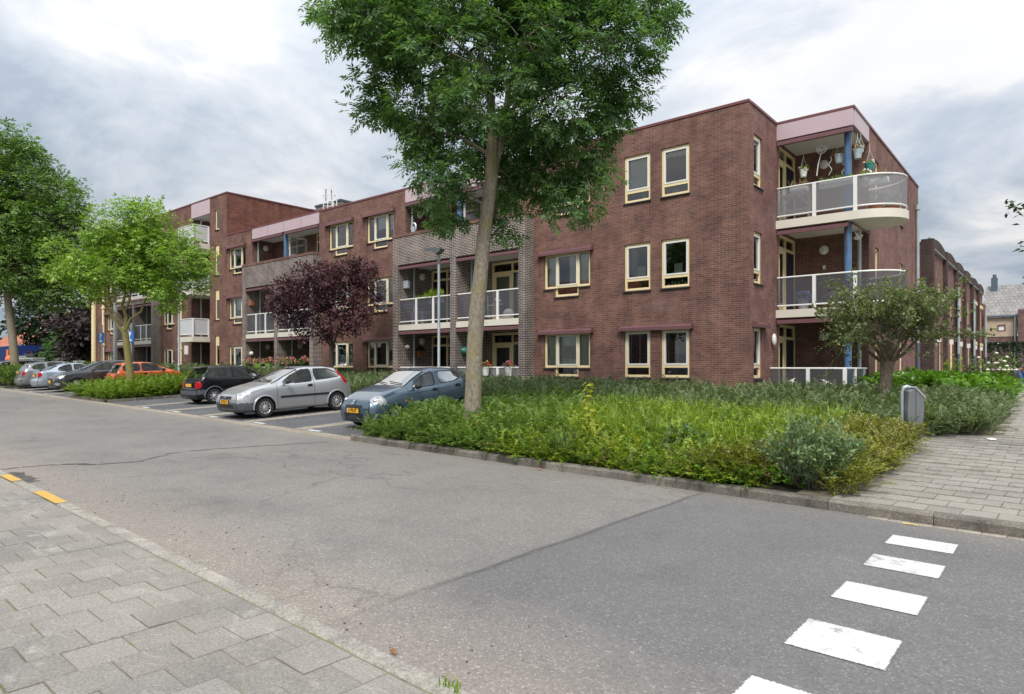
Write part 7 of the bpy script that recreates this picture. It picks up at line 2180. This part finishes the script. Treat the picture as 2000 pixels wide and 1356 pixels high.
m = MB(); m.tube([(-1.25 + .1 * t, 7.72 - .02 * t + .03 * math.sin(t * 2), float(ZG(-1.2, 7.7)) + .015) for t in np.linspace(0, 1.4, 7)], .006, 5); o = m.build('yellow_strap', 'petal_yellow', loc=(-1.2, 7.7, 0)); tag(o, 'thin yellow strap lying in the gutter by the path', 'litter')

# ------------------------------------------------------------------ things on the balconies and terraces
def pot(label, c, r=.13, h=.2, mat='pot_white', bloom=None, green='cotoneaster_leaf', gr=.16, n=120, group=None, hang=0, name='flower_pot', L=.06):
    """c: world position of the pot's base"""
    g = np.random.default_rng(int(abs(c[0] * 1000 + c[2] * 77)) % 99991)
    t = thing(name, label, 'flower pot', c, group)
    m = MB(); m.lathe([(.001, 0), (r * .72, 0), (r, h * .9), (r * 1.06, h * .9), (r * 1.06, h), (r * .9, h), (r * .85, h * .85), (.001, h * .85)], (0, 0, 0), 16); link_mesh('pot', m.mesh('pot', mat, True), t)
    Pn = rand_dir(n, g) * (g.random(n) ** .5)[:, None] * gr; Pn[:, 2] = np.abs(Pn[:, 2]) * 1.0 + h * .95
    A = unit(Pn - [0, 0, h] + g.normal(scale=.1, size=(n, 3))); N = unit(g.normal(scale=.5, size=(n, 3)) + [0, 0, 1]); l = L * g.uniform(.6, 1.3, n)
    V, F = leaf_arrays(Pn, A, N, l, l * .55); link_mesh('plant', np_mesh('plant', V, F, green), t)
    if bloom:
        for mt, k in bloom:
            f = MB()
            for i in range(k):
                d = rand_dir(1, g)[0] * gr * g.uniform(.8, 1.15); f.ball((d[0], d[1], abs(d[2]) + h), .032, .032, .026, 6, 4)
            link_mesh('blossom', f.mesh('blossom', mt, True), t)
    if hang:
        m = MB()
        for a in (0, 2.1, 4.2): m.tube([(r * math.cos(a), r * math.sin(a), h), (0, 0, h + hang * .7)], .004, 4)
        m.tube([(0, 0, h + hang * .7), (0, 0, h + hang)], .006, 4); link_mesh('hanger', m.mesh('hanger', 'wire_white'), t)
    return t
# nearest bay, ground floor rail
for x, l, bl in ((-16.35, 'white pot of red and yellow flowers on the terrace rail right of the big trunk', [('petal_red', 12), ('petal_yellow', 3)]), (-15.25, 'white pot of red and violet flowers on the terrace rail beside the grey pier', [('petal_red', 12), ('petal_violet', 8)])):
    pot(l, (x, YB - .06, 1.30), .14, .30, 'pot_white', bl, gr=.24, group='white pots on the terrace rail')
# second bay: row of flower boxes
lab = ['dark pot of pink flowers at the left end of the second bay rail', 'lime green pot of pink flowers left of the second bay post', 'small lime green pot of pink flowers right of the second bay post', 'pink flowers on the rail just right of the middle grey pier', 'orange pink flowers in the middle of the right hand terrace', 'pink flowers at the right end of the second bay rail']
for (x, mt), l in zip(((-33.4, 'black_plastic'), (-32.45, 'pot_lime'), (-31.4, 'pot_lime'), (-30.3, 'black_plastic'), (-29.3, 'black_plastic'), (-28.3, 'black_plastic')), lab):
    pot(l, (x, YB - .04, 1.52), .19, .26, mt, [('petal_pink', 26), ('petal_yellow', 6)], gr=.34, n=160, group='flower pots on the second bay rail', L=.08)
# first floor of the nearest bay: lilac boxes and grasses
def trough(label, c, w, mat, green='yellow_cover_leaf', n=160, gh=.3, cat='flower box'):
    g = np.random.default_rng(int(abs(c[0] * 911)) % 9999)
    t = thing('flower_box', label, cat, c)
    m = MB(); m.prism_x([(-.07, 0), (.07, 0), (.09, .16), (-.09, .16)], -w / 2, w / 2); link_mesh('box', m.mesh('box', mat), t)
    Pn = np.stack([g.uniform(-w / 2, w / 2, n), g.uniform(-.07, .07, n), np.full(n, .15)], 1); A = unit(g.normal(scale=.35, size=(n, 3)) + [0, 0, 1]); N = unit(g.normal(size=(n, 3))); l = gh * g.uniform(.4, 1.1, n)
    V, F = leaf_arrays(Pn, A, N, l, l * .10 + .012); link_mesh('plant', np_mesh('plant', V, F, green), t)
trough('lilac flower box on the first floor rail at the left of the nearest bay', (-20.85, YB + .24, 4.18), .7, 'pot_lilac', n=60, gh=.12)
trough('lilac flower box with tall grass beside the lamp post pole', (-19.3, YB + .24, 4.18), .75, 'pot_lilac', gh=.45, n=260)
trough('grey flower box with low grass between the two lilac ones', (-20.1, YB + .24, 4.16), .6, 'plastic_grey', gh=.3)
# corner balcony, upper floor
ZB = 6.15
pot('white hanging bucket with trailing green at the left of the top corner balcony', (-6.15, 21.5, 7.50), .115, .22, 'pot_white', [('petal_white', 3)], 'yellow_cover_leaf', .17, 90, 'hanging buckets on the top corner balcony', .62)
pot('zinc hanging bucket with dried plant left of the blue column', (-5.15, 21.55, 7.75), .13, .25, 'pot_zinc', None, 'straw', .19, 120, 'hanging buckets on the top corner balcony', .5)
pot('second zinc bucket half hidden by the blue column', (-5.02, 21.7, 7.72), .12, .25, 'pot_zinc', None, 'straw', .17, 90, 'hanging buckets on the top corner balcony', .5)
pot('zinc hanging bucket with dried plant just right of the blue column', (-4.62, 21.45, 7.75), .125, .25, 'pot_zinc', None, 'straw', .18, 110, 'hanging buckets on the top corner balcony', .5)
pot('small zinc bucket above the others right of the blue column', (-4.60, 21.75, 8.0), .10, .18, 'pot_zinc', None, 'straw', .1, 40, 'hanging buckets on the top corner balcony', .4)
pot('teal green hanging pot lowest of the balcony buckets', (-4.38, 21.85, 7.45), .14, .2, 'pot_teal', [('petal_white', 5)], 'yellow_cover_leaf', .14, 60, 'hanging buckets on the top corner balcony', .6)
m = MB()
cx, cz = -5.62, 8.28
for a in np.linspace(0, math.pi, 4)[:-1]:
    m.tube([(cx + .0 + .13 * math.cos(a + .5) * math.cos(t) - .06 * math.sin(a + .5) * math.sin(t), 21.48, cz + .13 * math.sin(a + .5) * math.cos(t) + .06 * math.cos(a + .5) * math.sin(t)) for t in np.linspace(0, 2 * math.pi, 15)], .012, 5)
m.tube([(cx + .15 * math.cos(t), 21.48, cz + .17 * math.sin(t)) for t in np.linspace(0, 2 * math.pi, 17)], .012, 5)
m.tube([(cx - .02, 21.48, cz - .16), (cx - .10, 21.48, cz - .5), (cx - .14, 21.48, cz - .82)], .018, 6)
o = m.build('carpet_beater', 'wire_white', loc=(cx, 21.48, cz)); tag(o, 'white wicker carpet beater hanging under the top balcony ceiling', 'carpet beater')
for k, (x, z) in enumerate(((-5.38, 7.55), (-4.98, 7.3), (-5.02, 7.25))):
    m = MB(); m.tube([(x + .04 * math.sin(t * 2.2), 21.5, z + .42 - .11 * t) for t in np.linspace(0, 5, 14)], .010, 5); o = m.build('ribbon_spiral', 'wire_white', loc=(x, 21.5, z))
    tag(o, ['white curled ribbon hanging left of the zinc bucket on the top balcony', 'white curled ribbon hanging below the zinc bucket on the top balcony', 'lower white curled ribbon beside the blue column on the top balcony'][k], 'ornament')
def bench(label, x0, x1, y, z):
    t = thing('potting_table', label, 'table', ((x0 + x1) / 2, y, z))
    m = MB(); m.box(x0, x1, y - .2, y + .2, z + .74, z + .80); m.build('table_top', 'wood_grey', t)
    m = MB(); m.box(x0 + .05, x1 - .05, y - .16, y + .16, z + .30, z + .33); m.build('shelf', 'wood_grey', t)
    for x in (x0 + .03, x1 - .09):
        for dy in (-.18, .12):
            m = MB(); m.box(x, x + .06, y + dy, y + dy + .06, z, z + .739); m.build('leg', 'wood_grey', t)
    for s in (1, -1):
        m = MB(); mx = (x0 + x1) / 2
        xa = x0 + .06 if s > 0 else x1 - .06
        m.tube([(xa, y - .21, z + .40), (mx - s * .08, y - .21, z + .72)], .022, 6); m.build('brace', 'wood_grey', t)
bench('grey wooden potting table behind the left panel of the top corner balcony', -6.72, -5.85, 21.36, ZB)
pot('terracotta pot of foliage behind the curved panel of the top balcony', (-4.2, 21.75, ZB), .2, .3, 'terracotta', None, 'pollard_leaf', .36, 200, 'pots behind the curved balcony panel', L=.08)
pot('low terracotta bowl of foliage on the floor of the top balcony', (-3.9, 22.2, ZB), .22, .2, 'terracotta', None, 'pollard_leaf', .34, 160, 'pots behind the curved balcony panel', L=.08)
trough('white flower box on the inside of the top balcony rail', (-5.15, 21.22, 6.98), .9, 'pot_white', 'cotoneaster_leaf', 200, .2)
trough('white flower box with dry grass along the curved top balcony rail', (-4.15, 21.42, 6.90), .7, 'pot_white', 'straw', 160, .28)
trough('small box of dead stalks on the left of the top balcony rail', (-6.2, 21.24, 6.98), .5, 'pot_white', 'straw', 40, .3)
pot('white flowering pot on the top balcony rail right of the column', (-4.35, 21.2, 7.0), .10, .14, 'pot_white', [('petal_white', 9)], 'yellow_cover_leaf', .17, 90, None)
# corner balcony, first floor
m = MB(); m.lathe([(.02, .16), (.05, .15), (.06, .10), (.33, 0.0), (.34, .01), (.30, .05), (.10, .15), (.03, .22)], (-5.35, 21.75, 3.75), 20); m.build('pendant_lamp', 'lamp_grey', loc=(-5.35, 21.75, 3.75), smooth=True); o = bpy.data.objects['pendant_lamp']
m = MB(); m.lathe([(.22, 0), (.24, .02), (.05, .02)], (-5.35, 21.75, 3.72), 16); m.tube([(-5.35, 21.75, 3.38), (-5.35, 21.75, 3.74)], .03, 8); m.build('stand', 'lamp_grey', o)
tag(o, 'dark dish shaped garden bowl on a stand behind the first floor corner panels', 'bowl')
pot('pale pot of blue hydrangea on the first floor corner balcony', (-6.15, 21.5, 3.38), .17, .34, 'pot_zinc', [('petal_blue', 60)], 'cotoneaster_leaf', .24, 120, None)
m = MB(); m.tube([(-5.15 + .17 * math.cos(t), 23.0, 4.78 + .17 * math.sin(t)) for t in np.linspace(0, 2 * math.pi, 19)], .05, 6); o = m.build('wreath', 'timber', loc=(-5.15, 23.0, 4.78)); tag(o, 'brown twig wreath on the back wall of the first floor corner balcony', 'wreath')
m = MB(); m.box(-5.98, -5.90, 22.98, 23.05, 4.80, 4.92); o = m.build('wall_socket', 'white_paint', loc=(-5.9, 23, 4.8)); tag(o, 'small white wall socket on the first floor corner balcony', 'socket')
def dove(c):
    m = MB(); m.ball(c, .11, .05, .06, 8, 6); m.ball((c[0] + .11, c[1], c[2] + .05), .04, .035, .035, 8, 5)
    m.add([(c[0] - .03, c[1], c[2] + .04), (c[0] + .06, c[1] - .02, c[2] + .04), (c[0] - .05, c[1] - .15, c[2] + .18), (c[0] - .03, c[1] + .02, c[2] + .04), (c[0] + .06, c[1] + .02, c[2] + .04), (c[0] - .05, c[1] + .15, c[2] + .2)], [(0, 1, 2), (3, 4, 5)])
    m.add([(c[0] - .09, c[1], c[2]), (c[0] - .22, c[1] - .04, c[2] + .02), (c[0] - .22, c[1] + .04, c[2] + .02)], [(0, 1, 2)])
    o = m.build('dove_ornament', 'petal_white', loc=c, smooth=True); tag(o, 'white hanging dove ornament by the blue column on the first floor corner balcony', 'ornament')
dove((-4.72, 21.9, 5.5))
# first floor of the nearest bay
m = MB(); m.box(-21.32, -21.06, 18.46, 18.62, 4.92, 5.24); o = m.build('electric_box', 'pot_zinc', loc=(-21.2, 18.5, 4.9), bevel=.02); tag(o, 'pale blue box on the loggia wall left of the lamp post', 'wall box')
t = thing('folding_rack', 'white wire rack behind the right first floor panels of the nearest bay', 'rack', (-16.5, 18.75, 3.4))
m = MB(); m.tube([(-16.75, 18.7, 3.55), (-16.75, 18.7, 4.35)], .012, 6); m.tube([(-16.75, 18.7, 3.95), (-16.0, 18.7, 3.97)], .012, 6); m.tube([(-16.74, 18.68, 3.95), (-16.72, 18.68, 3.5), (-16.3, 18.68, 3.5), (-16.28, 18.68, 3.95)], .014, 6); m.build('frame', 'wire_white', t, True)
m = MB(); m.ball((-16.25, 18.72, 4.1), .13, .09, .07, 10, 6); m.ball((-16.35, 18.72, 4.15), .06, .05, .06, 8, 5); m.build('bird_ornament', 'petal_white', t, True)
m = MB(); m.ball((-15.9, 18.9, 3.6), .22, .2, .2, 12, 8); o = m.build('white_cushion', 'petal_white', loc=(-15.9, 18.9, 3.4), smooth=True); tag(o, 'round white cushion behind the right panels of the nearest bay', 'cushion')
t = thing('blue_table', 'small pale blue table behind the left first floor panel of the nearest bay', 'table', (-20.5, 18.7, 3.38))
m = MB(); m.box(-20.85, -20.15, 18.5, 18.9, 3.85, 3.92); m.build('table_top', 'badge_pale' if 'badge_pale' in MAT else 'pot_lilac', t)
for x in (-20.83, -20.23):
    m = MB(); m.box(x, x + .06, 18.5, 18.56, 3.38, 3.85); m.build('leg', 'pot_lilac', t)
# ground floor of the nearest bay
m = MB(); m.lathe([(.22, 0), (.03, .95), (.05, 1.02), (.0, 1.05)], (-21.0, 18.95, .6), 14); o = m.build('closed_parasol', 'orange_cloth', loc=(-21.0, 18.95, .6), smooth=True); tag(o, 'closed orange parasol beside the white pipe on the ground floor', 'parasol')
t = thing('bird_house', 'small wooden bird house on the brick wall of the nearest bay', 'bird house', (-21.1, 19.3, 2.1))
m = MB(); m.box(-21.32, -21.1, 19.15, 19.45, 2.05, 2.32); m.build('box', 'timber', t); m = MB(); m.prism_x([(19.10, 2.321), (19.5, 2.321), (19.3, 2.5)], -21.32, -21.05); m.build('roof', 'trim_black', t)
m = MB(); m.ball((-21.1, 18.5, 2.45), .14, .1, .1, 10, 6); o = m.build('wall_basket', 'wood_grey', loc=(-21.1, 18.5, 2.45), smooth=True); tag(o, 'woven basket on the left pier of the nearest bay', 'basket')
m = MB(); m.ball((-17.85, 18.7, 2.25), .16, .3, .16, 10, 6); o = m.build('rolled_hose', 'pot_teal', loc=(-17.85, 18.7, 2.25), smooth=True); tag(o, 'dark green hose reel on the middle pier left of the big trunk', 'hose reel')
m = MB(); m.tube([(-20.75 + .13 * math.cos(t), 18.55, 7.42 + .19 * math.sin(t)) for t in np.linspace(0, 2 * math.pi, 19)], .038, 6); o = m.build('wreath', 'pot_zinc', loc=(-20.75, 18.55, 7.4)); tag(o, 'pale ring wreath on the top loggia of the nearest bay', 'wreath')
m = MB(); m.lathe([(.06, 0), (.08, .02), (.07, .22), (.02, .26)], (-20.7, 18.5, 7.2), 12); o = m.build('lantern', 'galvanised', loc=(-20.7, 18.5, 7.2), smooth=True); tag(o, 'small zinc lantern inside the pale ring wreath', 'lantern')
# second bay walls
m = MB(); m.ball((-33.75, 18.5, 2.35), .15, .12, .12, 10, 6); o = m.build('wall_ornament', 'pot_white', loc=(-33.75, 18.5, 2.3), smooth=True); tag(o, 'white round ornament on the left pier of the second bay', 'ornament')
m = MB(); m.box(-33.95, -33.65, 18.4, 18.6, 4.95, 5.2); o = m.build('nest_box', 'terracotta', loc=(-33.8, 18.5, 5.0)); tag(o, 'small terracotta nest box high on the left pier of the second bay', 'nest box')
m = MB(); m.box(-30.6, -29.7, 19.93, 19.99, 2.3, 2.42); o = m.build('wall_shelf', 'wood_grey', loc=(-30.2, 19.95, 2.3)); tag(o, 'pale shelf on the back wall of the second bay ground floor', 'shelf')

# ------------------------------------------------------------------ right background: low brick fence, person, house
F_ = thing('garden_wall', 'low brown garden wall with brick posts in front of the feathery shrub', 'garden wall', (-3.0, 42.0, .5))
m = MB()
m.box(-4.3, -1.85, 39.6, 39.8, .2, 1.05); m.box(-2.0, -1.85, 39.8, 50.0, .2, 1.0)
m.build('wall', 'dark_brick', F_)
m = MB(); m.box(-4.3, -1.82, 39.56, 39.84, 1.052, 1.12); m.box(-2.04, -1.81, 39.85, 50.0, 1.002, 1.07); m.build('coping', 'coping_metal', F_)
for k in range(7):
    m = MB(); m.box(-2.06, -1.79, 40.4 + 1.5 * k, 40.62 + 1.5 * k, .2, 1.16); m.build('post', 'dark_brick', F_)
for k in range(4):
    m = MB(); m.box(-4.1 + .6 * k, -3.98 + .6 * k, 39.52, 39.595, .3, 1.04); m.build('post', 'dark_brick', F_)

def person():
    x, y = -1.75, 45.5
    z = float(ZG(x, y)) + .12
    t = thing('person', 'person in blue jeans and grey top bending down to garden at the right edge', 'person', (x, y, z), None, R(-35))
    def skin_mesh(name, verts, edges, radii, mat, root=0):
        me = bpy.data.meshes.new(name); me.from_pydata(verts, edges, []); me.materials.append(MAT[mat])
        o = link_mesh(name, me, t)
        md = o.modifiers.new('skin', 'SKIN'); md.use_smooth_shade = True
        sv = me.skin_vertices[0].data
        for i, r in enumerate(radii): sv[i].radius = (r, r)
        sv[root].use_root = True
        sb = o.modifiers.new('sub', 'SUBSURF'); sb.levels = 1; sb.render_levels = 2
        return o
    # bent over: pelvis high, back forward (+x), arms down
    hip = (0, 0, .92)
    V = [hip, (.0, .10, .86), (.06, .12, .48), (-.02, .13, .08), (.10, .14, .03), (0, -.10, .86), (.16, -.12, .50), (.10, -.12, .08), (.22, -.12, .03),
         (.18, 0, 1.04), (.36, 0, 1.10), (.52, 0, 1.10), (.60, 0, 1.08), (.70, 0, 1.05), (.46, .18, 1.06), (.52, .24, .80), (.66, .20, .56), (.70, .19, .49), (.46, -.18, 1.06), (.58, -.24, .82), (.72, -.16, .58), (.77, -.14, .51)]
    Ed = [(0, 1), (1, 2), (2, 3), (3, 4), (0, 5), (5, 6), (6, 7), (7, 8), (0, 9), (9, 10), (10, 11), (11, 12), (12, 13), (10, 14), (14, 15), (15, 16), (16, 17), (10, 18), (18, 19), (19, 20), (20, 21)]
    Rd = [.14, .115, .075, .05, .045, .115, .075, .05, .045, .14, .15, .085, .055, .085, .065, .048, .036, .03, .065, .048, .036, .03]
    skin_mesh('body', V, Ed, Rd, 'skin')
    skin_mesh('jeans', [(-.01, 0, .93), (.0, .10, .86), (.06, .12, .48), (-.02, .13, .12), (0, -.10, .86), (.16, -.12, .50), (.10, -.12, .12), (.08, 0, .98)], [(0, 1), (1, 2), (2, 3), (0, 4), (4, 5), (5, 6), (0, 7)], [.165, .135, .095, .075, .135, .095, .075, .155], 'denim')
    skin_mesh('shirt', [(.10, 0, 1.0), (.24, 0, 1.07), (.38, 0, 1.11), (.47, .17, 1.07), (.52, .23, .86), (.47, -.17, 1.07), (.57, -.23, .87)], [(0, 1), (1, 2), (2, 3), (3, 4), (2, 5), (5, 6)], [.16, .165, .17, .095, .07, .095, .07], 'shirt_grey')
    m = MB(); m.ball((.735, 0, 1.03), .09, .078, .105, 14, 10); m.ball((.80, 0, .985), .018, .014, .02, 6, 4)
    for s in (1, -1): m.ball((.725, s * .078, 1.02), .02, .012, .03, 6, 4)
    link_mesh('head', m.mesh('head', 'skin', 'all'), t)
    m = MB(); m.ball((.722, 0, 1.055), .098, .088, .098, 14, 10); link_mesh('hair', m.mesh('hair', 'hair', 'all'), t)
    for (hx, hy, hz) in ((.71, .19, .46), (.78, -.135, .48)):
        m = MB(); m.ball((hx, hy, hz), .03, .018, .04, 8, 6)
        for k in range(4): m.tube([(hx + .012 * (k - 1.5), hy, hz - .03), (hx + .016 * (k - 1.5) + .01, hy, hz - .075 - .006 * (k in (1, 2)))], [.009, .006], 5)
        m.tube([(hx + .02, hy, hz), (hx + .05, hy + .01, hz - .035)], [.010, .007], 5)
        link_mesh('hand', m.mesh('hand', 'skin', True), t)
    for s, (fx, fy) in enumerate(((.06, .135), (.17, -.12))):
        m = MB(); m.ball((fx, fy, .04), .13, .05, .05, 10, 6); link_mesh('shoe', m.mesh('shoe', 'black_plastic', True), t)
person()

def roof_mat(name, c1, c2, axis='x', sc=1.0):
    a = NT(name)
    co = a.obj(); sp = a.n('ShaderNodeSeparateXYZ', {0: co})
    b = a.n('ShaderNodeTexBrick', {'Vector': a.n('ShaderNodeCombineXYZ', {0: sp.outputs[0 if axis == 'x' else 1], 1: sp.outputs[2], 2: 0.0}).outputs[0], 'Color1': c1, 'Color2': c2, 'Mortar': tuple(q * .35 for q in c1[:3]) + (1,), 'Scale': 1.0,
               'Mortar Size': .016, 'Mortar Smooth': 1.0, 'Brick Width': .28 * sc, 'Row Height': .25 * sc})
    c = a.mix(1.0, b.outputs['Color'], a.ramp(a.noise(co, 1.2, 4), [(.3, (.8, .8, .8)), (.7, (1.15, 1.15, 1.15))]), 'MULTIPLY')
    a.base(c); a.rough(.7); a.bump(b.outputs['Fac'], .8, -.03)
    MAT[name] = a.m
roof_mat('tiles_grey', (.26, .25, .24, 1), (.20, .19, .185, 1), 'x', 1.15)
roof_mat('tiles_orange', (.50, .16, .075, 1), (.38, .115, .06, 1), 'x')
Hs = thing('tiled_house', 'grey tiled brick house closing the path at the right edge', 'house', (-2, 71, .5))
m = MB(); wall(m, front(68.5), -5.2, 3.0, Z0, 4.15); m.quad((-5.2, 76, Z0), (-5.2, 68.5, Z0), (-5.2, 68.5, 5.6), (-5.2, 76, 5.6)); m.build('wall', 'house_brick', Hs)
m = MB(); wall(m, front(68.46), -5.2, -2.85, 4.152, 5.75, [(-4.15, -3.6, 4.6, 5.15)]); m.build('render_band', 'buff_brick', Hs)
m = MB()
for r_ in ((-4.15, -3.6, 4.6, 4.68), (-4.15, -3.6, 5.07, 5.15), (-4.15, -4.07, 4.68, 5.07), (-3.68, -3.6, 4.68, 5.07)): m.box(r_[0], r_[1], 68.44, 68.56, r_[2], r_[3])
wf = m.build('window', 'coping_metal', Hs); m = MB(); m.quad((-4.07, 68.52, 4.68), (-3.68, 68.52, 4.68), (-3.68, 68.52, 5.07), (-4.07, 68.52, 5.07)); m.build('pane', 'white_blind', wf)
m = MB(); m.box(-5.4, 3.0, 68.2, 68.46, 5.76, 5.90); m.build('gutter', 'dark_zinc', Hs)
m = MB(); m.add([(-5.4, 68.2, 5.9), (3, 68.2, 5.9), (3, 73.5, 8.9), (-5.2, 73.5, 8.9), (-5.4, 68.3, 5.82), (3, 68.3, 5.82), (3, 73.5, 8.75), (-5.2, 73.5, 8.75)], [(0, 1, 2, 3), (7, 6, 5, 4), (0, 3, 7, 4), (0, 4, 5, 1)]); rf = m.build('roof', 'tiles_grey', Hs)
m = MB(); m.box(-4.85, -4.4, 72.5, 73.1, 8.2, 9.55); m.tube([(-4.62, 72.8, 9.55), (-4.62, 72.8, 9.85)], .14, 8); m.build('chimney', 'dark_zinc', rf)
m = MB(); wall(m, front(67.6), -2.75, 3.0, Z0, 6.3); m.quad((-2.75, 68.5, Z0), (-2.75, 67.6, Z0), (-2.75, 67.6, 6.3), (-2.75, 68.5, 6.3)); m.build('extension_wall', 'house_brick', Hs)
m = MB(); m.tube([(-2.95, 68.2, .5), (-2.95, 68.2, 5.75)], .07, 8); m.build('drainpipe', 'zinc', Hs, True)

# ------------------------------------------------------------------ left background beyond the car park
Ho = thing('orange_roof_house', 'house with bright orange tiled roof at the far left edge', 'house', (-112, 30, 1.0))
m = MB(); m.box(-124, -104, 27, 38, -.5, 4.6); m.build('wall', 'white_paint', Ho)
m = MB(); m.add([(-125, 26.2, 4.5), (-103, 26.2, 4.5), (-103, 32.5, 9.6), (-125, 32.5, 9.6), (-103, 38.5, 4.5), (-125, 38.5, 4.5)], [(0, 1, 2, 3), (3, 2, 4, 5), (1, 4, 2), (0, 3, 5)]); rf = m.build('roof', 'tiles_orange', Ho)
m = MB(); m.add([(-112.2, 28.4, 6.45), (-110.4, 28.4, 6.45), (-110.4, 29.7, 7.5), (-112.2, 29.7, 7.5)], [(0, 1, 2, 3)]); m.build('skylight', 'white_paint', rf)
m = MB(); m.box(-125, -103, 26.0, 26.2, 4.35, 4.6); m.build('gutter', 'white_paint', Ho)
C_ = thing('site_container', 'dark blue site container with orange corner boards at the far left', 'container', (-73.5, 18.0, .95))
m = MB()
for k in range(26):
    x0 = -78.5 + k * .29
    m.box(x0, x0 + .17, 16.93, 17.0, 1.0, 3.5); 
m.box(-78.6, -70.9, 17.0, 19.4, .95, 3.55); m.box(-70.9, -70.83, 16.95, 19.4, 1.0, 3.5)
m.build('shell', 'container_blue', C_)
m = MB(); m.box(-74.2, -73.6, 16.88, 16.925, 1.4, 3.2); m.build('board', 'safety_orange', C_)
m = MB(); m.ball((-71.6, 16.5, 2.3), .32, .3, .35, 10, 6); o = m.build('traffic_barrel', 'safety_orange', loc=(-71.6, 16.5, 1.9)); tag(o, 'small orange barrel top in front of the blue container', 'barrel')
for k, (x, w, h, mt) in enumerate(((-68.2, 2.0, 1.55, 'white_panel_solid'), (-65.6, 1.5, 1.25, 'terracotta'), (-63.5, 1.5, 1.35, 'galvanised'))):
    mt = {'white_panel_solid': 'white_metal'}.get(mt, mt)
    t = thing('stacked_crate', ['white site box right of the blue container', 'brown stack of building material behind the parked cars', 'grey wire cage behind the parked cars'][k], 'crate', (x, 16.4, .95))
    m = MB(); m.box(x - w / 2, x + w / 2, 16, 16.8, .95, .95 + h); m.build('box', mt, t, bevel=.03)
    m = MB(); m.box(x - w / 2 - .03, x + w / 2 + .03, 15.97, 16.83, .95 + h, 1.0 + h); m.build('lid', 'white_metal' if k != 1 else 'wood_grey', t)
m = MB(); m.box(-58.9, -58.2, 17.6, 18.2, .9, 2.1); o = m.build('electric_cabinet', 'zinc', loc=(-58.5, 17.9, .9), bevel=.03); tag(o, 'grey electric cabinet at the foot of the cream corner column', 'cabinet')
# bicycle leaning behind the orange car
def bicycle():
    x, y = -35.6, 15.2; z = float(ZG(x, y)) + .08
    t = thing('bicycle', 'bicycle with pale handlebar parked behind the orange car', 'bicycle', (x, y, z), None, R(15))
    for cx in (-.52, .52):
        m = MB(); m.tube([(cx + .34 * math.cos(a), 0, .35 + .34 * math.sin(a)) for a in np.linspace(0, 2 * math.pi, 25)], .018, 6); w = link_mesh('wheel', m.mesh('wheel', 'tyre_rubber', True), t)
        m = MB()
        for a in np.linspace(0, math.pi, 9)[:-1]: m.tube([(cx - .33 * math.cos(a), 0, .35 - .33 * math.sin(a)), (cx + .33 * math.cos(a), 0, .35 + .33 * math.sin(a))], .003, 3)
        link_mesh('spokes', m.mesh('spokes', 'chrome'), w)
    m = MB()
    for a, b in (((-.52, 0, .35), (-.08, 0, .33)), ((-.08, 0, .33), (-.2, 0, .85)), ((-.2, 0, .85), (-.52, 0, .35)), ((-.08, 0, .33), (.38, 0, .82)), ((-.16, 0, .75), (.36, 0, .9)), ((.36, 0, .95), (.52, 0, .35))): m.tube([a, b], .018, 6)
    link_mesh('frame', m.mesh('frame', 'black_plastic', True), t)
    m = MB(); m.tube([(.36, 0, .9), (.34, 0, 1.08)], .014, 6); m.tube([(.2, -.28, 1.12), (.34, -.2, 1.1), (.36, 0, 1.08), (.34, .2, 1.1), (.2, .28, 1.12)], .014, 6); link_mesh('handlebar', m.mesh('handlebar', 'chrome', True), t)
    m = MB(); m.ball((-.24, 0, .92), .13, .07, .035, 10, 6); link_mesh('saddle', m.mesh('saddle', 'black_plastic', True), t)
bicycle()

# ------------------------------------------------------------------ the other side of the street, seen mirrored in the window panes
for i, (x, w, h, lab) in enumerate(((-50, 15, 8.6, 'leftmost brick house of the row opposite, mirrored in the left block windows'), (-33.5, 13, 9.6, 'taller brick house opposite, mirrored in the middle windows'), (-13, 17, 8.8, 'long brick house opposite, mirrored in the windows near the corner'))):
    H = thing('house_opposite', lab, 'house', (x, -13.5, .3), 'houses on the other side of the street')
    m = MB(); m.box(x - w / 2, x + w / 2, -18, -9, -.4, 5.4); m.build('wall', 'house_brick', H)
    m = MB(); m.prism_x([(-18.4, 5.3), (-8.6, 5.3), (-13.5, h)], x - w / 2 - .2, x + w / 2 + .2); m.build('roof', 'tiles_orange' if i == 1 else 'tiles_grey', H)
    for k in range(int(w / 3)):
        for z in (.9, 3.4):
            m = MB(); m.box(x - w / 2 + 1 + k * 3, x - w / 2 + 2.6 + k * 3, -9.0, -8.95, z, z + 1.4); m.build('window', 'white_blind', H)
t = bpy.data.objects['street_tree']; c = copy_tree(t); c.location = (-20.5, -7.5, .2); c.rotation_euler = (0, 0, 2.1); c.scale = (.8, .8, .85)
tag(c, 'tree opposite, mirrored as a dark crown in the upper windows near the corner', 'tree')
